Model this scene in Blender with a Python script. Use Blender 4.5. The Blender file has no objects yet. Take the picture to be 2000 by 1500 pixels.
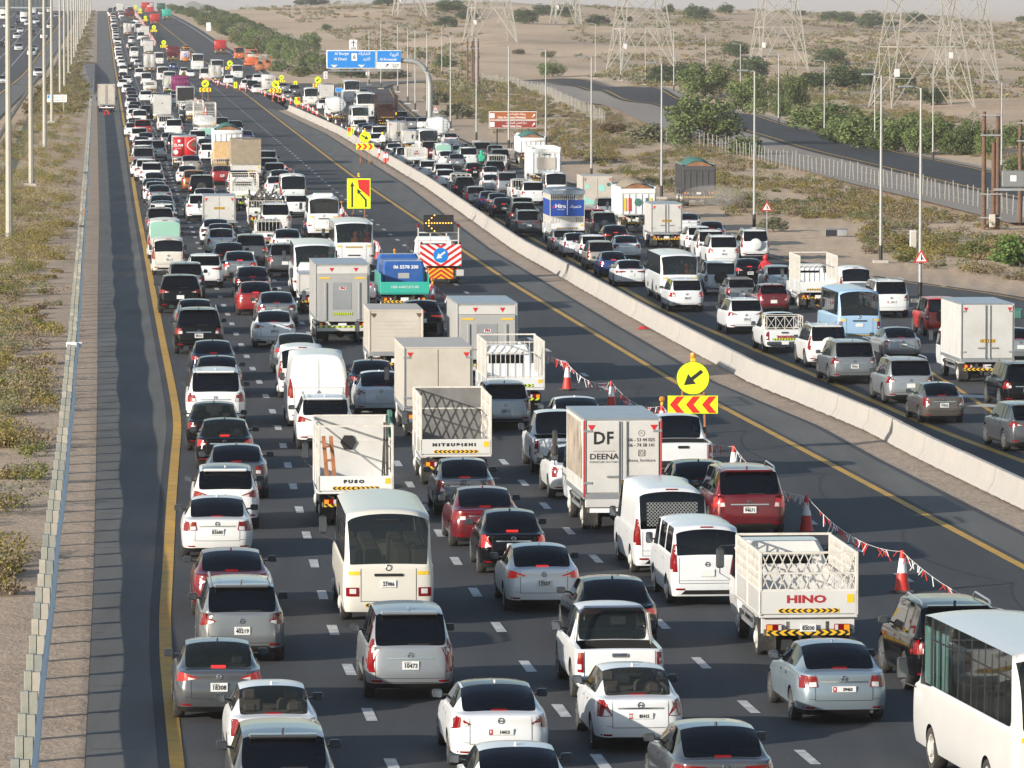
import bpy, bmesh, math, random
import numpy as np
from mathutils import Vector, Matrix
from mathutils.bvhtree import BVHTree
R = math.radians
random.seed(7)
S = bpy.context.scene
C = S.collection

# ---------------------------------------------------------------- camera, sky, sun, exposure
F, CH = 11111.1, 14.0            # focal length in photo pixels (200 mm), camera height
PITCH = math.atan(750 / F)
cd = bpy.data.cameras.new('camera'); cam = bpy.data.objects.new('camera', cd); C.objects.link(cam)
cd.sensor_width = 36; cd.lens = 200; cd.clip_start = 1; cd.clip_end = 90000
cam.location = (0, 0, CH); cam.rotation_euler = (math.pi / 2 - PITCH, 0, 0)
S.camera = cam
SUN_EL, SUN_STR = 15.5, 5.0
SHX, SHY = 0.80, 0.60            # shadows fall to the right and away from the camera
w = bpy.data.worlds.new('World'); S.world = w; w.use_nodes = True
nt = w.node_tree
sky = nt.nodes.new('ShaderNodeTexSky'); sky.sky_type = 'NISHITA'; sky.sun_disc = False
sky.sun_elevation = R(SUN_EL); sky.sun_rotation = math.atan2(-SHX, -SHY) % (2 * math.pi)
sky.air_density = 1.0; sky.dust_density = 0.8; sky.ozone_density = 1.2
bg = nt.nodes['Background']; bg.inputs[1].default_value = 0.125
nt.links.new(sky.outputs[0], bg.inputs[0])
sd = bpy.data.lights.new('sun', 'SUN'); sd.energy = SUN_STR; sd.angle = R(0.6); sd.color = (1.0, 0.93, 0.83)
sun = bpy.data.objects.new('sun', sd); C.objects.link(sun)
_e = R(SUN_EL)
sun.rotation_euler = Vector((SHX * math.cos(_e), SHY * math.cos(_e), -math.sin(_e))).to_track_quat('-Z', 'Y').to_euler()
sun.location = (-200, -150, 120)
vs = S.view_settings; vs.view_transform = 'Standard'; vs.look = 'None'; vs.gamma = 1; vs.exposure = 0.46
vs.use_curve_mapping = False
try:
    S.cycles.max_bounces = 6; S.cycles.diffuse_bounces = 2; S.cycles.glossy_bounces = 3; S.cycles.transmission_bounces = 4
    S.cycles.transparent_max_bounces = 8; S.cycles.volume_bounces = 1; S.cycles.caustics_reflective = False
    S.cycles.caustics_refractive = False; S.cycles.sample_clamp_indirect = 6
except Exception: pass

# ---------------------------------------------------------------- materials
MATS = {}
def mat(name, col, rough=0.6, metal=0.0, spec=0.5, coat=0.0, var=0.0, vs=3.0, bump=0.0, bs=20.0, emit=0.0, alpha=1.0,
        dirt=None, ds=1.5, dk=0.5, ecol=None, sheet=False):
    if name in MATS: return MATS[name]
    m = bpy.data.materials.new(name); m.use_nodes = True; MATS[name] = m
    n = m.node_tree.nodes; l = m.node_tree.links; b = n['Principled BSDF']
    I = b.inputs
    I['Base Color'].default_value = (*col, 1); I['Roughness'].default_value = rough; I['Metallic'].default_value = metal
    I['Specular IOR Level'].default_value = spec; I['Coat Weight'].default_value = coat; I['Coat Roughness'].default_value = 0.06
    I['Alpha'].default_value = alpha
    if emit:
        I['Emission Color'].default_value = (*(ecol or col), 1); I['Emission Strength'].default_value = emit
    src = None
    if var or bump or dirt:
        tc = n.new('ShaderNodeTexCoord')
        co = tc.outputs['Object']
    if var:
        t = n.new('ShaderNodeTexNoise'); t.inputs['Scale'].default_value = vs; t.inputs['Detail'].default_value = 5
        t.inputs['Roughness'].default_value = 0.62
        l.new(co, t.inputs['Vector'])
        r = n.new('ShaderNodeMapRange'); r.inputs[1].default_value = 0.3; r.inputs[2].default_value = 0.7
        r.inputs[3].default_value = 1 - var; r.inputs[4].default_value = 1 + var
        l.new(t.outputs[0], r.inputs[0])
        mx = n.new('ShaderNodeVectorMath'); mx.operation = 'SCALE'; mx.inputs[0].default_value = col
        l.new(r.outputs[0], mx.inputs['Scale']); src = mx.outputs[0]
    if dirt:
        t = n.new('ShaderNodeTexNoise'); t.inputs['Scale'].default_value = ds; t.inputs['Detail'].default_value = 6
        t.inputs['Roughness'].default_value = 0.7
        l.new(co, t.inputs['Vector'])
        r = n.new('ShaderNodeMapRange'); r.inputs[1].default_value = 0.42; r.inputs[2].default_value = 0.75
        r.inputs[3].default_value = 0; r.inputs[4].default_value = dk
        l.new(t.outputs[0], r.inputs[0])
        mx = n.new('ShaderNodeMixRGB'); mx.inputs[1].default_value = (*col, 1); mx.inputs[2].default_value = (*dirt, 1)
        if src: l.new(src, mx.inputs[1])
        l.new(r.outputs[0], mx.inputs[0]); src = mx.outputs[0]
    if src: l.new(src, I['Base Color'])
    if bump:
        t = n.new('ShaderNodeTexNoise'); t.inputs['Scale'].default_value = bs; t.inputs['Detail'].default_value = 4
        l.new(co, t.inputs['Vector'])
        bp = n.new('ShaderNodeBump'); bp.inputs['Strength'].default_value = bump; bp.inputs['Distance'].default_value = 0.02
        l.new(t.outputs[0], bp.inputs['Height']); l.new(bp.outputs[0], I['Normal'])
    return m

DUST = (0.36, 0.30, 0.24)
def paint(name, col, metal=0.0, rough=0.32, dk=0.14):
    return mat('paint_' + name, col, .12 if max(col) < .06 else (.2 if max(col) < .3 else rough), metal, 0.18 if max(col) < .06 else 0.5, 0.06 if max(col) < .06 else 0.5, dirt=DUST, ds=1.1, dk=dk * (.03 if max(col) < .06 else (.5 if max(col) < .3 else 1)))
for nm, c, me in [('white', (0.75, 0.76, 0.76), 0), ('pearl', (0.74, 0.735, 0.71), 0), ('cream', (0.66, 0.63, 0.555), 0), ('offwhite', (0.64, 0.63, 0.605), 0),
                  ('silver', (0.37, 0.385, 0.405), .55), ('lightgrey', (0.24, 0.25, 0.265), .5), ('bluesilver', (0.30, 0.37, 0.42), .5), ('champagne', (0.45, 0.41, 0.35), .5),
                  ('grey', (0.11, 0.115, 0.125), .45), ('midgrey', (0.22, 0.225, 0.235), .5), ('brown', (0.14, 0.12, 0.105), .4), ('black', (0.004, 0.0045, 0.006), .1),
                  ('navy', (0.009, 0.014, 0.034), .3), ('blue', (0.02, 0.06, 0.22), .35), ('red', (0.30, 0.012, 0.015), .1),
                  ('maroon', (0.15, 0.008, 0.016), .3), ('brightred', (0.50, 0.016, 0.014), 0), ('orange', (0.62, 0.12, 0.02), 0), ('copper', (0.40, 0.12, 0.03), .4),
                  ('skyblue', (0.33, 0.50, 0.68), 0), ('teal', (0.03, 0.42, 0.33), 0), ('royal', (0.015, 0.09, 0.33), 0), ('purple', (0.22, 0.02, 0.12), 0),
                  ('green', (0.06, 0.30, 0.09), 0), ('darkgreen', (0.02, 0.10, 0.07), 0), ('tan', (0.40, 0.31, 0.20), 0), ('wood', (0.48, 0.29, 0.12), 0),
                  ('dumpgrey', (0.25, 0.255, 0.26), 0), ('darkbrown', (0.05, 0.025, 0.022), 0)]:
    paint(nm, c, me)
mat('glass', (0.002, 0.0025, 0.004), 0.03, spec=0.42, alpha=0.95)
mat('glass_clear', (0.015, 0.02, 0.02), 0.03, spec=0.4, alpha=0.58)
mat('glass_bus', (0.012, 0.016, 0.018), 0.05, spec=0.4, alpha=0.74)
mat('glass_green', (0.28, 0.50, 0.40), 0.1, spec=0.5)
mat('black_plastic', (0.012, 0.012, 0.013), 0.5, dirt=DUST, ds=2, dk=0.05)
mat('well', (0.008, 0.008, 0.008), 0.9)
mat('tyre', (0.022, 0.021, 0.020), 0.85, dirt=(0.14, 0.12, 0.10), ds=3, dk=0.5)
mat('rim', (0.42, 0.43, 0.44), 0.35, 0.8)
mat('rim_white', (0.55, 0.54, 0.50), 0.6, dirt=DUST, dk=0.5)
mat('rim_dark', (0.10, 0.10, 0.105), 0.35, 0.7)
mat('lens_red', (0.19, 0.003, 0.005), 0.15, spec=0.5, coat=0.3, emit=0.004, ecol=(1, 0.02, 0.02))
mat('lens_lit', (0.26, 0.004, 0.005), 0.15, spec=0.5, coat=0.3, emit=0.16, ecol=(1, 0.03, 0.02))
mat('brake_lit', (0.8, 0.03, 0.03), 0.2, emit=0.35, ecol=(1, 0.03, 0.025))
mat('lens_clear', (0.60, 0.58, 0.57), 0.12, spec=0.6, coat=0.5)
mat('lens_amber', (0.80, 0.28, 0.02), 0.2, coat=0.5, emit=0.15)
mat('amber_lit', (0.9, 0.4, 0.04), 0.2, emit=2.5, ecol=(1, 0.42, 0.06))
mat('chrome', (0.60, 0.61, 0.63), 0.16, 0.95)
mat('steel', (0.40, 0.41, 0.42), 0.45, 0.6, var=.12)
mat('galv', (0.33, 0.36, 0.41), 0.42, 0.55, var=.10, vs=6)
mat('chassis', (0.025, 0.024, 0.023), 0.75, dirt=DUST, ds=2.5, dk=0.4)
mat('plate', (0.74, 0.74, 0.71), 0.45)
mat('plate_red', (0.50, 0.03, 0.05), 0.5)
mat('ink', (0.015, 0.015, 0.016), 0.6)
mat('ink_red', (0.36, 0.02, 0.025), 0.6)
mat('ink_white', (0.80, 0.80, 0.79), 0.6)
mat('seat', (0.045, 0.042, 0.04), 0.8)
mat('seat_tan', (0.17, 0.145, 0.115), 0.8)
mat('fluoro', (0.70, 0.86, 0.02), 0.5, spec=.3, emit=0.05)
mat('chev_yellow', (0.82, 0.52, 0.02), 0.45)
mat('chev_red', (0.62, 0.025, 0.02), 0.45)
mat('sign_red', (0.58, 0.02, 0.02), 0.45)
mat('sign_blue', (0.008, 0.21, 0.62), 0.45)
mat('sign_white', (0.80, 0.80, 0.80), 0.45)
mat('sign_brown', (0.34, 0.10, 0.025), 0.45)
mat('sign_maroon', (0.25, 0.04, 0.025), 0.45)
mat('rust_post', (0.38, 0.15, 0.06), 0.7, var=.25, vs=6)
mat('sandbag', (0.36, 0.24, 0.13), 0.9, var=.3, vs=5)
mat('cone_red', (0.62, 0.035, 0.02), 0.5, var=.1)
mat('cone_white', (0.78, 0.77, 0.76), 0.4)
mat('rubber', (0.02, 0.02, 0.02), 0.8, dirt=DUST, dk=.4)
mat('concrete_pole', (0.40, 0.38, 0.32), 0.75, var=.10, vs=1.2)
mat('steel_pole', (0.33, 0.34, 0.335), 0.5, 0.2, var=.06)
mat('lattice', (0.42, 0.40, 0.35), 0.6, 0.2)
mat('wood_pole', (0.13, 0.075, 0.05), 0.85, var=.25, vs=4)
mat('pale_wood', (0.60, 0.40, 0.20), 0.8, var=.15, vs=3)
mat('canvas', (0.30, 0.25, 0.18), 0.9, var=.15, vs=2.5, bump=.6, bs=3)
mat('tarp_green', (0.05, 0.16, 0.13), 0.8, var=.2, vs=3, bump=.8, bs=3)
mat('tarp_grey', (0.16, 0.21, 0.26), 0.7, var=.15, vs=2, bump=.7, bs=2)
mat('soil', (0.26, 0.13, 0.07), 0.95, var=.3, vs=4)
mat('scrap', (0.10, 0.09, 0.085), 0.7, .3, var=.5, vs=5)
mat('mirror_pane', (.13, .15, .17), .12, .7)
mat('mirror_back', (0.03, 0.03, 0.032), 0.35, coat=.4)
mat('skin', (0.30, 0.17, 0.11), 0.6)
mat('cloth_red', (0.52, 0.02, 0.03), 0.8)
mat('cloth_green', (0.03, 0.42, 0.25), 0.8)
mat('cloth_dark', (0.02, 0.022, 0.03), 0.85)
mat('cloth_orange', (0.75, 0.20, 0.03), 0.8)
mat('fence_post', (0.33, 0.31, 0.27), 0.8, var=.2)
mat('post_timber', (0.25, 0.265, 0.235), 0.8, var=.22, vs=1.3, dirt=(0.36, 0.31, 0.22), ds=.6, dk=.8, bump=.3, bs=15)
mat('kerb_paint', (0.70, 0.69, 0.66), 0.7)
mat('alu', (0.52, 0.53, 0.54), 0.38, 0.7, var=.08, vs=1.5)
mat('curtain', (0.30, 0.24, 0.19), 0.9, var=.3, vs=8)
mat('aqua', (0.30, 0.62, 0.55), 0.8)

# ---------------------------------------------------------------- mesh builder
class MB:
    def __init__(s): s.v = []; s.f = []; s.m = []
    def add(s, vs, fs, m=0):
        o = len(s.v); s.v += [tuple(p) for p in vs]; s.f += [tuple(i + o for i in f) for f in fs]; s.m += [m] * len(fs); return s
    def box(s, x0, x1, y0, y1, z0, z1, b=0.0, m=0):
        if x0 > x1: x0, x1 = x1, x0
        if y0 > y1: y0, y1 = y1, y0
        if z0 > z1: z0, z1 = z1, z0
        b = min(b, (x1 - x0) * .45, (y1 - y0) * .45, (z1 - z0) * .45)
        if b <= 0:
            return s.add([(x0, y0, z0), (x1, y0, z0), (x1, y1, z0), (x0, y1, z0), (x0, y0, z1), (x1, y0, z1), (x1, y1, z1), (x0, y1, z1)],
                         [(0, 3, 2, 1), (4, 5, 6, 7), (0, 1, 5, 4), (1, 2, 6, 5), (2, 3, 7, 6), (3, 0, 4, 7)], m)
        V = []; idx = {}
        for i, (X, sx) in enumerate(((x0, 1), (x1, -1))):
            for j, (Y, sy) in enumerate(((y0, 1), (y1, -1))):
                for k, (Z, sz) in enumerate(((z0, 1), (z1, -1))):
                    for a in range(3):
                        p = [X + sx * b, Y + sy * b, Z + sz * b]; p[a] = (X, Y, Z)[a]
                        idx[i, j, k, a] = len(V); V.append(p)
        g = lambda i, j, k, a: idx[i, j, k, a]
        Fc = [(g(0,0,0,0), g(0,0,1,0), g(0,1,1,0), g(0,1,0,0)), (g(1,0,0,0), g(1,1,0,0), g(1,1,1,0), g(1,0,1,0)),
              (g(0,0,0,1), g(1,0,0,1), g(1,0,1,1), g(0,0,1,1)), (g(0,1,0,1), g(0,1,1,1), g(1,1,1,1), g(1,1,0,1)),
              (g(0,0,0,2), g(0,1,0,2), g(1,1,0,2), g(1,0,0,2)), (g(0,0,1,2), g(1,0,1,2), g(1,1,1,2), g(0,1,1,2))]
        for a in (0, 1):
            for c in (0, 1):
                Fc += [(g(0,a,c,1), g(0,a,c,2), g(1,a,c,2), g(1,a,c,1)), (g(a,0,c,0), g(a,0,c,2), g(a,1,c,2), g(a,1,c,0)), (g(a,c,0,0), g(a,c,0,1), g(a,c,1,1), g(a,c,1,0))]
                for e in (0, 1): Fc.append((g(a,c,e,0), g(a,c,e,1), g(a,c,e,2)))
        return s.add(V, Fc, m)
    def bar(s, a, b, w, h=None, m=0):
        a = Vector(a); b = Vector(b); d = (b - a)
        if d.length < 1e-6: return s
        d.normalize(); h = h or w
        up = Vector((0, 0, 1)) if abs(d.z) < .9 else Vector((0, 1, 0))
        sx = d.cross(up).normalized() * (w / 2); sz = sx.cross(d).normalized() * (h / 2)
        V = [p + q for p in (a, b) for q in (-sx - sz, sx - sz, sx + sz, -sx + sz)]
        return s.add(V, [(0, 3, 2, 1), (4, 5, 6, 7), (0, 1, 5, 4), (1, 2, 6, 5), (2, 3, 7, 6), (3, 0, 4, 7)], m)
    def tube(s, pts, r, n=6, m=0, cap=True):
        pts = [Vector(p) for p in pts]; rs = r if isinstance(r, (list, tuple)) else [r] * len(pts); V = []; Fc = []
        for i, p in enumerate(pts):
            d = (pts[min(i + 1, len(pts) - 1)] - pts[max(i - 1, 0)]).normalized()
            up = Vector((0, 0, 1)) if abs(d.z) < .9 else Vector((0, 1, 0))
            sx = d.cross(up).normalized(); sz = sx.cross(d)
            for k in range(n):
                a = 2 * math.pi * k / n; V.append(p + (sx * math.cos(a) + sz * math.sin(a)) * rs[i])
        for i in range(len(pts) - 1):
            for k in range(n): Fc.append((i * n + k, i * n + (k + 1) % n, (i + 1) * n + (k + 1) % n, (i + 1) * n + k))
        if cap: Fc += [tuple(range(n - 1, -1, -1)), tuple((len(pts) - 1) * n + k for k in range(n))]
        return s.add(V, Fc, m)
    def lathe(s, prof, c=(0, 0, 0), axis='z', n=20, m=0, ms=None):
        V = []; Fc = []; mm = []
        for (r, h) in prof:
            for k in range(n):
                a = 2 * math.pi * k / n; p = (r * math.cos(a), r * math.sin(a), h)
                if axis == 'x': p = (p[2], p[0], p[1])
                if axis == 'y': p = (p[1], p[2], p[0])
                V.append((p[0] + c[0], p[1] + c[1], p[2] + c[2]))
        for i in range(len(prof) - 1):
            for k in range(n):
                Fc.append((i * n + k, i * n + (k + 1) % n, (i + 1) * n + (k + 1) % n, (i + 1) * n + k))
        return s.add(V, Fc, m)
    def poly(s, pts, m=0): return s.add(pts, [tuple(range(len(pts)))], m)
    def prism(s, pts2, y0, y1, m=0, plane='xz'):
        n = len(pts2)
        def q(p, t): return (p[0], t, p[1]) if plane == 'xz' else ((t, p[0], p[1]) if plane == 'yz' else (p[0], p[1], t))
        return s.add([q(p, y0) for p in pts2] + [q(p, y1) for p in pts2],
                     [tuple(range(n)), tuple(range(2 * n - 1, n - 1, -1))] + [(i, i + n, (i + 1) % n + n, (i + 1) % n) for i in range(n)], m)
    def mesh(s, name, smooth=False, fix=True):
        me = bpy.data.meshes.new(name); me.from_pydata(s.v, [], s.f)
        if any(s.m): me.polygons.foreach_set('material_index', s.m)
        if fix and len(s.f) < 60000:
            b = bmesh.new(); b.from_mesh(me); bmesh.ops.recalc_face_normals(b, faces=b.faces); b.to_mesh(me); b.free()
        if smooth:
            me.polygons.foreach_set('use_smooth', [True] * len(me.polygons))
            try: me.set_sharp_from_angle(angle=R(38))
            except Exception: pass
        me.update(); return me

def mat_of(m): return m if not isinstance(m, str) else MATS[m]
def put(name, me, mats, parent=None, loc=(0, 0, 0), rot=(0, 0, 0)):
    if isinstance(me, MB): me = me.mesh(name)
    o = bpy.data.objects.new(name, me); C.objects.link(o)
    if not isinstance(mats, (list, tuple)): mats = [mats]
    if not me.materials:
        for x in mats: me.materials.append(mat_of(x))
    o.parent = parent; o.location = loc; o.rotation_euler = rot
    return o
def tag(o, label=None, cat=None, group=None, kind=None):
    if label: o['label'] = label
    if cat: o['category'] = cat
    if group: o['group'] = group
    if kind: o['kind'] = kind
    return o
def empty(name, loc=(0, 0, 0), rz=0.0):
    o = bpy.data.objects.new(name, None); C.objects.link(o); o.location = loc; o.rotation_euler = (0, 0, rz); o.empty_display_size = .3
    return o

# ---------------------------------------------------------------- terrain and pixel -> ground
def sstep(a, b, x):
    t = np.clip((x - a) / (b - a), 0, 1); return t * t * (3 - 2 * t)
DIRK = 0.0735
_bp = [(2000,995),(1795,895),(1675,832),(1462,745),(1262,635),(1000,485),(825,360),(725,300),(660,260),(557,213)]   # foot of the concrete barrier in the photo
_by = np.array([70.] + [F * CH / y for x, y in _bp] + [6000.]); _bx = [(x - 1000) * CH / y for x, y in _bp]
_bx = np.array([_bx[0] + .094 * (_by[1] - 70)] + _bx + [_bx[-1] - .0735 * (6000 - _by[-2])])
def BARX(Y): return np.interp(Y, _by, _bx)
def G(X, Y):
    X = np.asarray(X, float); Y = np.asarray(Y, float)
    u = X + DIRK * Y
    K = 10.2 + (1.8 - 6.0 * np.clip(X / 185, 0, 1.5)) * sstep(30, 90, u)
    z = K * sstep(1000, 1930, Y) - 24 * sstep(1960, 3300, Y)
    z = z - 1.2 * (1 - sstep(430, 720, Y)) * sstep(.2, .5, X - BARX(Y))
    a = sstep(52, 95, u) * sstep(420, 800, Y) * (1 - .85 * sstep(2300, 3500, Y))
    z = z + a * (1.0 * np.sin(X * .043 + Y * .0071 + 1) * np.sin(Y * .0173 - X * .011) + .55 * np.sin(X * .091 - Y * .031) + .35 * np.sin(Y * .061 + X * .05 + 2))
    b = sstep(-33, -60, u) * 0
    return z + b
_ts = np.geomspace(80, 6000, 2600)
def P(x, y, dz=0.0):
    v = (750 - y) / F; d = np.array([(x - 1000) / F, math.cos(PITCH) + v * math.sin(PITCH), -math.sin(PITCH) + v * math.cos(PITCH)])
    X = d[0] * _ts; Y = d[1] * _ts; Z = CH + d[2] * _ts; h = Z - dz - G(X, Y)
    k = np.argmax(h < 0)
    if h[k] >= 0: k = len(_ts) - 1
    if k == 0: k = 1
    a = h[k - 1] / max(h[k - 1] - h[k], 1e-9); t = _ts[k - 1] + a * (_ts[k] - _ts[k - 1])
    q = d * t
    return Vector((q[0], q[1], float(CH + q[2])))
def AT(x, y, Y):
    """point seen at photo pixel (x, y) at the known distance Y"""
    v = (750 - y) / F; dy = math.cos(PITCH) + v * math.sin(PITCH); t = Y / dy
    return Vector(((x - 1000) / F * t, Y, CH + (-math.sin(PITCH) + v * math.cos(PITCH)) * t))
def gz(X, Y): return float(G(X, Y))
class Line:
    def __init__(s, px, sm=6):
        pts = sorted([P(*p) for p in px], key=lambda p: p.y)
        s.y = np.array([p.y for p in pts]); s.x = np.array([p.x for p in pts])
        k0 = (s.x[1] - s.x[0]) / (s.y[1] - s.y[0])
        s.y = np.insert(s.y, 0, 70.0); s.x = np.insert(s.x, 0, s.x[0] + k0 * (70 - s.y[1]))
        k1 = (s.x[-1] - s.x[-2]) / (s.y[-1] - s.y[-2])
        s.y = np.append(s.y, 4000.); s.x = np.append(s.x, s.x[-1] + k1 * (4000 - s.y[-2]))
        ys = np.unique(np.concatenate([np.geomspace(70, 4000, 500)]))
        xs = np.interp(ys, s.y, s.x)
        for _ in range(sm): xs[1:-1] = (xs[:-2] + 2 * xs[1:-1] + xs[2:]) / 4
        s.ys, s.xs = ys, xs
    def __call__(s, y): return np.interp(y, s.ys, s.xs)
    def shift(s, d):
        import copy
        c = copy.copy(s); c.xs = s.xs + d; return c
# ================================================================ THE SETTING
LY = Line([(346,1497),(336,1400),(324,1287),(322,1200),(327,1125),(335,975),(341,900),(347,837),(345,807),(335,750),(317,662),(300,575),(282,475),(272,425),(263,372),(250,287),(237,207),(229,155),(220,95),(212,42),(209,24)])
D1 = Line([(765,1490),(714,1380),(675,1292),(645,1215),(625,1145),(610,1085),(595,1030),(582,985),(571,942),(561,904),(552,867),(544,837),(535,808),(510,754),(487,707),(466,663),(449,624),(427,572),(392,490),(371,437),(350,386),(334,344),(323,310),(273,177),(263,148),(244,90),(233,52)])
D2 = Line([(1175,1490),(1090,1379),(1021,1290),(964,1213),(920,1145),(885,1086),(854,1034),(824,982),(799,944),(776,905),(717,809),(684,755),(614,665),(586,626),(563,590),(532,544),(523,529),(427,380),(412,352),(392,317),(357,257),(337,219),(313,174),(280,110),(252,50)])
D3 = Line([(1590,1490),(1462,1382),(1366,1292),(1159,1087),(1108,1035),(1064,987),(1025,946),(988,907),(850,760),(700,605),(600,490),(500,372),(440,300),(385,232),(340,165),(300,105),(262,48)])
D5 = Line([(1800,1150),(1703,1090),(1610,1040),(1545,990),(1415,910),(1267,814),(1185,760),(1110,712),(1020,651),(901,564),(796,484),(707,415),(650,369),(575,303),(500,239),(430,180),(380,135),(330,90),(285,48)])
OY = Line([(2000,1108),(1500,842),(1325,750),(1000,554),(685,341),(550,238),(473,178),(425,138),(370,92),(310,45)])
BL = BARX
SHL = Line([(166,1495),(175,1300),(182,1162),(184,1100),(189,875),(191,750),(192,550),(195,425),(192,280),(190,200),(190,100),(191,40)], 60)  # asphalt edge left
GR = Line([(52,1490),(72,1330),(92,1150),(112,1000),(128,850),(142,690),(154,540),(163,425),(170,330),(178,210),(184,110),(188,40)], 80)       # foot of the left guard rail
def D4(y): return (D3(y) + D5(y)) / 2
def far_right(y):       # right edge of the far roadway
    return np.interp(y, [600, 760, 900, 1150, 1500, 1900, 4000], [OY(600) + 3, OY(760) + 3.2, OY(900) + 9, OY(1150) + 10, OY(1500) + 9, OY(1900) + 8, OY(4000) + 8])

def ysamples(y0, y1, k=0.012):
    n = max(2, int(math.log(y1 / y0) / k)); return np.geomspace(y0, y1, n)
def ribbon(name, fl, fr, y0, y1, m, dz, seg=3, k=0.012, kind='structure', parent=None, label=None, cat=None):
    ys = ysamples(y0, y1, k); mb = MB(); V = []; Fc = []
    for y in ys:
        a, b = float(fl(y)), float(fr(y))
        for s in range(seg + 1):
            x = a + (b - a) * s / seg; V.append((x, y, gz(x, y) + dz))
    for i in range(len(ys) - 1):
        for s in range(seg):
            q = i * (seg + 1) + s; Fc.append((q, q + 1, q + seg + 2, q + seg + 1))
    mb.add(V, Fc); o = put(name, mb.mesh(name, fix=False), m, parent); tag(o, label, cat, kind=kind); return o

def asphalt(name, col, s1=.12):
    m = mat(name, col, 0.85, spec=0.25)
    n = m.node_tree.nodes; l = m.node_tree.links; b = n['Principled BSDF']
    tc = n.new('ShaderNodeTexCoord'); mp = n.new('ShaderNodeMapping'); mp.inputs['Scale'].default_value = (1.4, 0.045, 1); mp.inputs['Rotation'].default_value = (0, 0, -DIRK)
    l.new(tc.outputs['Object'], mp.inputs[0])
    t1 = n.new('ShaderNodeTexNoise'); t1.inputs['Scale'].default_value = 1.0; t1.inputs['Detail'].default_value = 5; l.new(mp.outputs[0], t1.inputs[0])
    t2 = n.new('ShaderNodeTexNoise'); t2.inputs['Scale'].default_value = 14; t2.inputs['Detail'].default_value = 3; l.new(tc.outputs['Object'], t2.inputs[0])
    t3 = n.new('ShaderNodeTexNoise'); t3.inputs['Scale'].default_value = .13; t3.inputs['Detail'].default_value = 3; l.new(tc.outputs['Object'], t3.inputs[0])
    t4 = n.new('ShaderNodeTexVoronoi'); t4.inputs['Scale'].default_value = 2.2; l.new(tc.outputs['Object'], t4.inputs[0])
    def rng(src, a, b_, c, d):
        r = n.new('ShaderNodeMapRange'); r.inputs[1].default_value = a; r.inputs[2].default_value = b_; r.inputs[3].default_value = c; r.inputs[4].default_value = d
        l.new(src, r.inputs[0]); return r.outputs[0]
    def mul(a, b_):
        q = n.new('ShaderNodeMath'); q.operation = 'MULTIPLY'; l.new(a, q.inputs[0]); l.new(b_, q.inputs[1]); return q.outputs[0]
    f = mul(mul(rng(t1.outputs[0], .3, .7, 1 - s1, 1 + s1), rng(t2.outputs[0], .3, .7, .88, 1.12)), rng(t3.outputs[0], .35, .65, .93, 1.07))
    v = n.new('ShaderNodeVectorMath'); v.operation = 'SCALE'; v.inputs[0].default_value = col; l.new(f, v.inputs['Scale'])
    sp = rng(t4.outputs['Distance'], .03, .05, .0, 1.0)         # scattered pale grit
    gate = rng(t3.outputs[0], .5, .62, 1.0, 0.0)
    mx = n.new('ShaderNodeMixRGB'); mx.inputs[2].default_value = (.3, .28, .25, 1); l.new(v.outputs[0], mx.inputs[1])
    iv = n.new('ShaderNodeMath'); iv.operation = 'SUBTRACT'; iv.inputs[0].default_value = 1; l.new(sp, iv.inputs[1]); ga = n.new('ShaderNodeMath'); ga.operation = 'SUBTRACT'; ga.inputs[0].default_value = 1; l.new(gate, ga.inputs[1])
    l.new(mul(iv.outputs[0], ga.outputs[0]), mx.inputs[0]); l.new(mx.outputs[0], b.inputs['Base Color'])
    bp = n.new('ShaderNodeBump'); bp.inputs['Strength'].default_value = .25; bp.inputs['Distance'].default_value = .01
    l.new(t2.outputs[0], bp.inputs['Height']); l.new(bp.outputs[0], b.inputs['Normal']); return m
asphalt('asphalt_lane', (0.064, 0.065, 0.067)); asphalt('asphalt_shoulder', (0.135, 0.132, 0.122)); asphalt('asphalt_new', (0.045, 0.046, 0.048)); asphalt('asphalt_old', (0.16, 0.152, 0.142))
asphalt('asphalt_right', (0.070, 0.070, 0.071))

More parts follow.
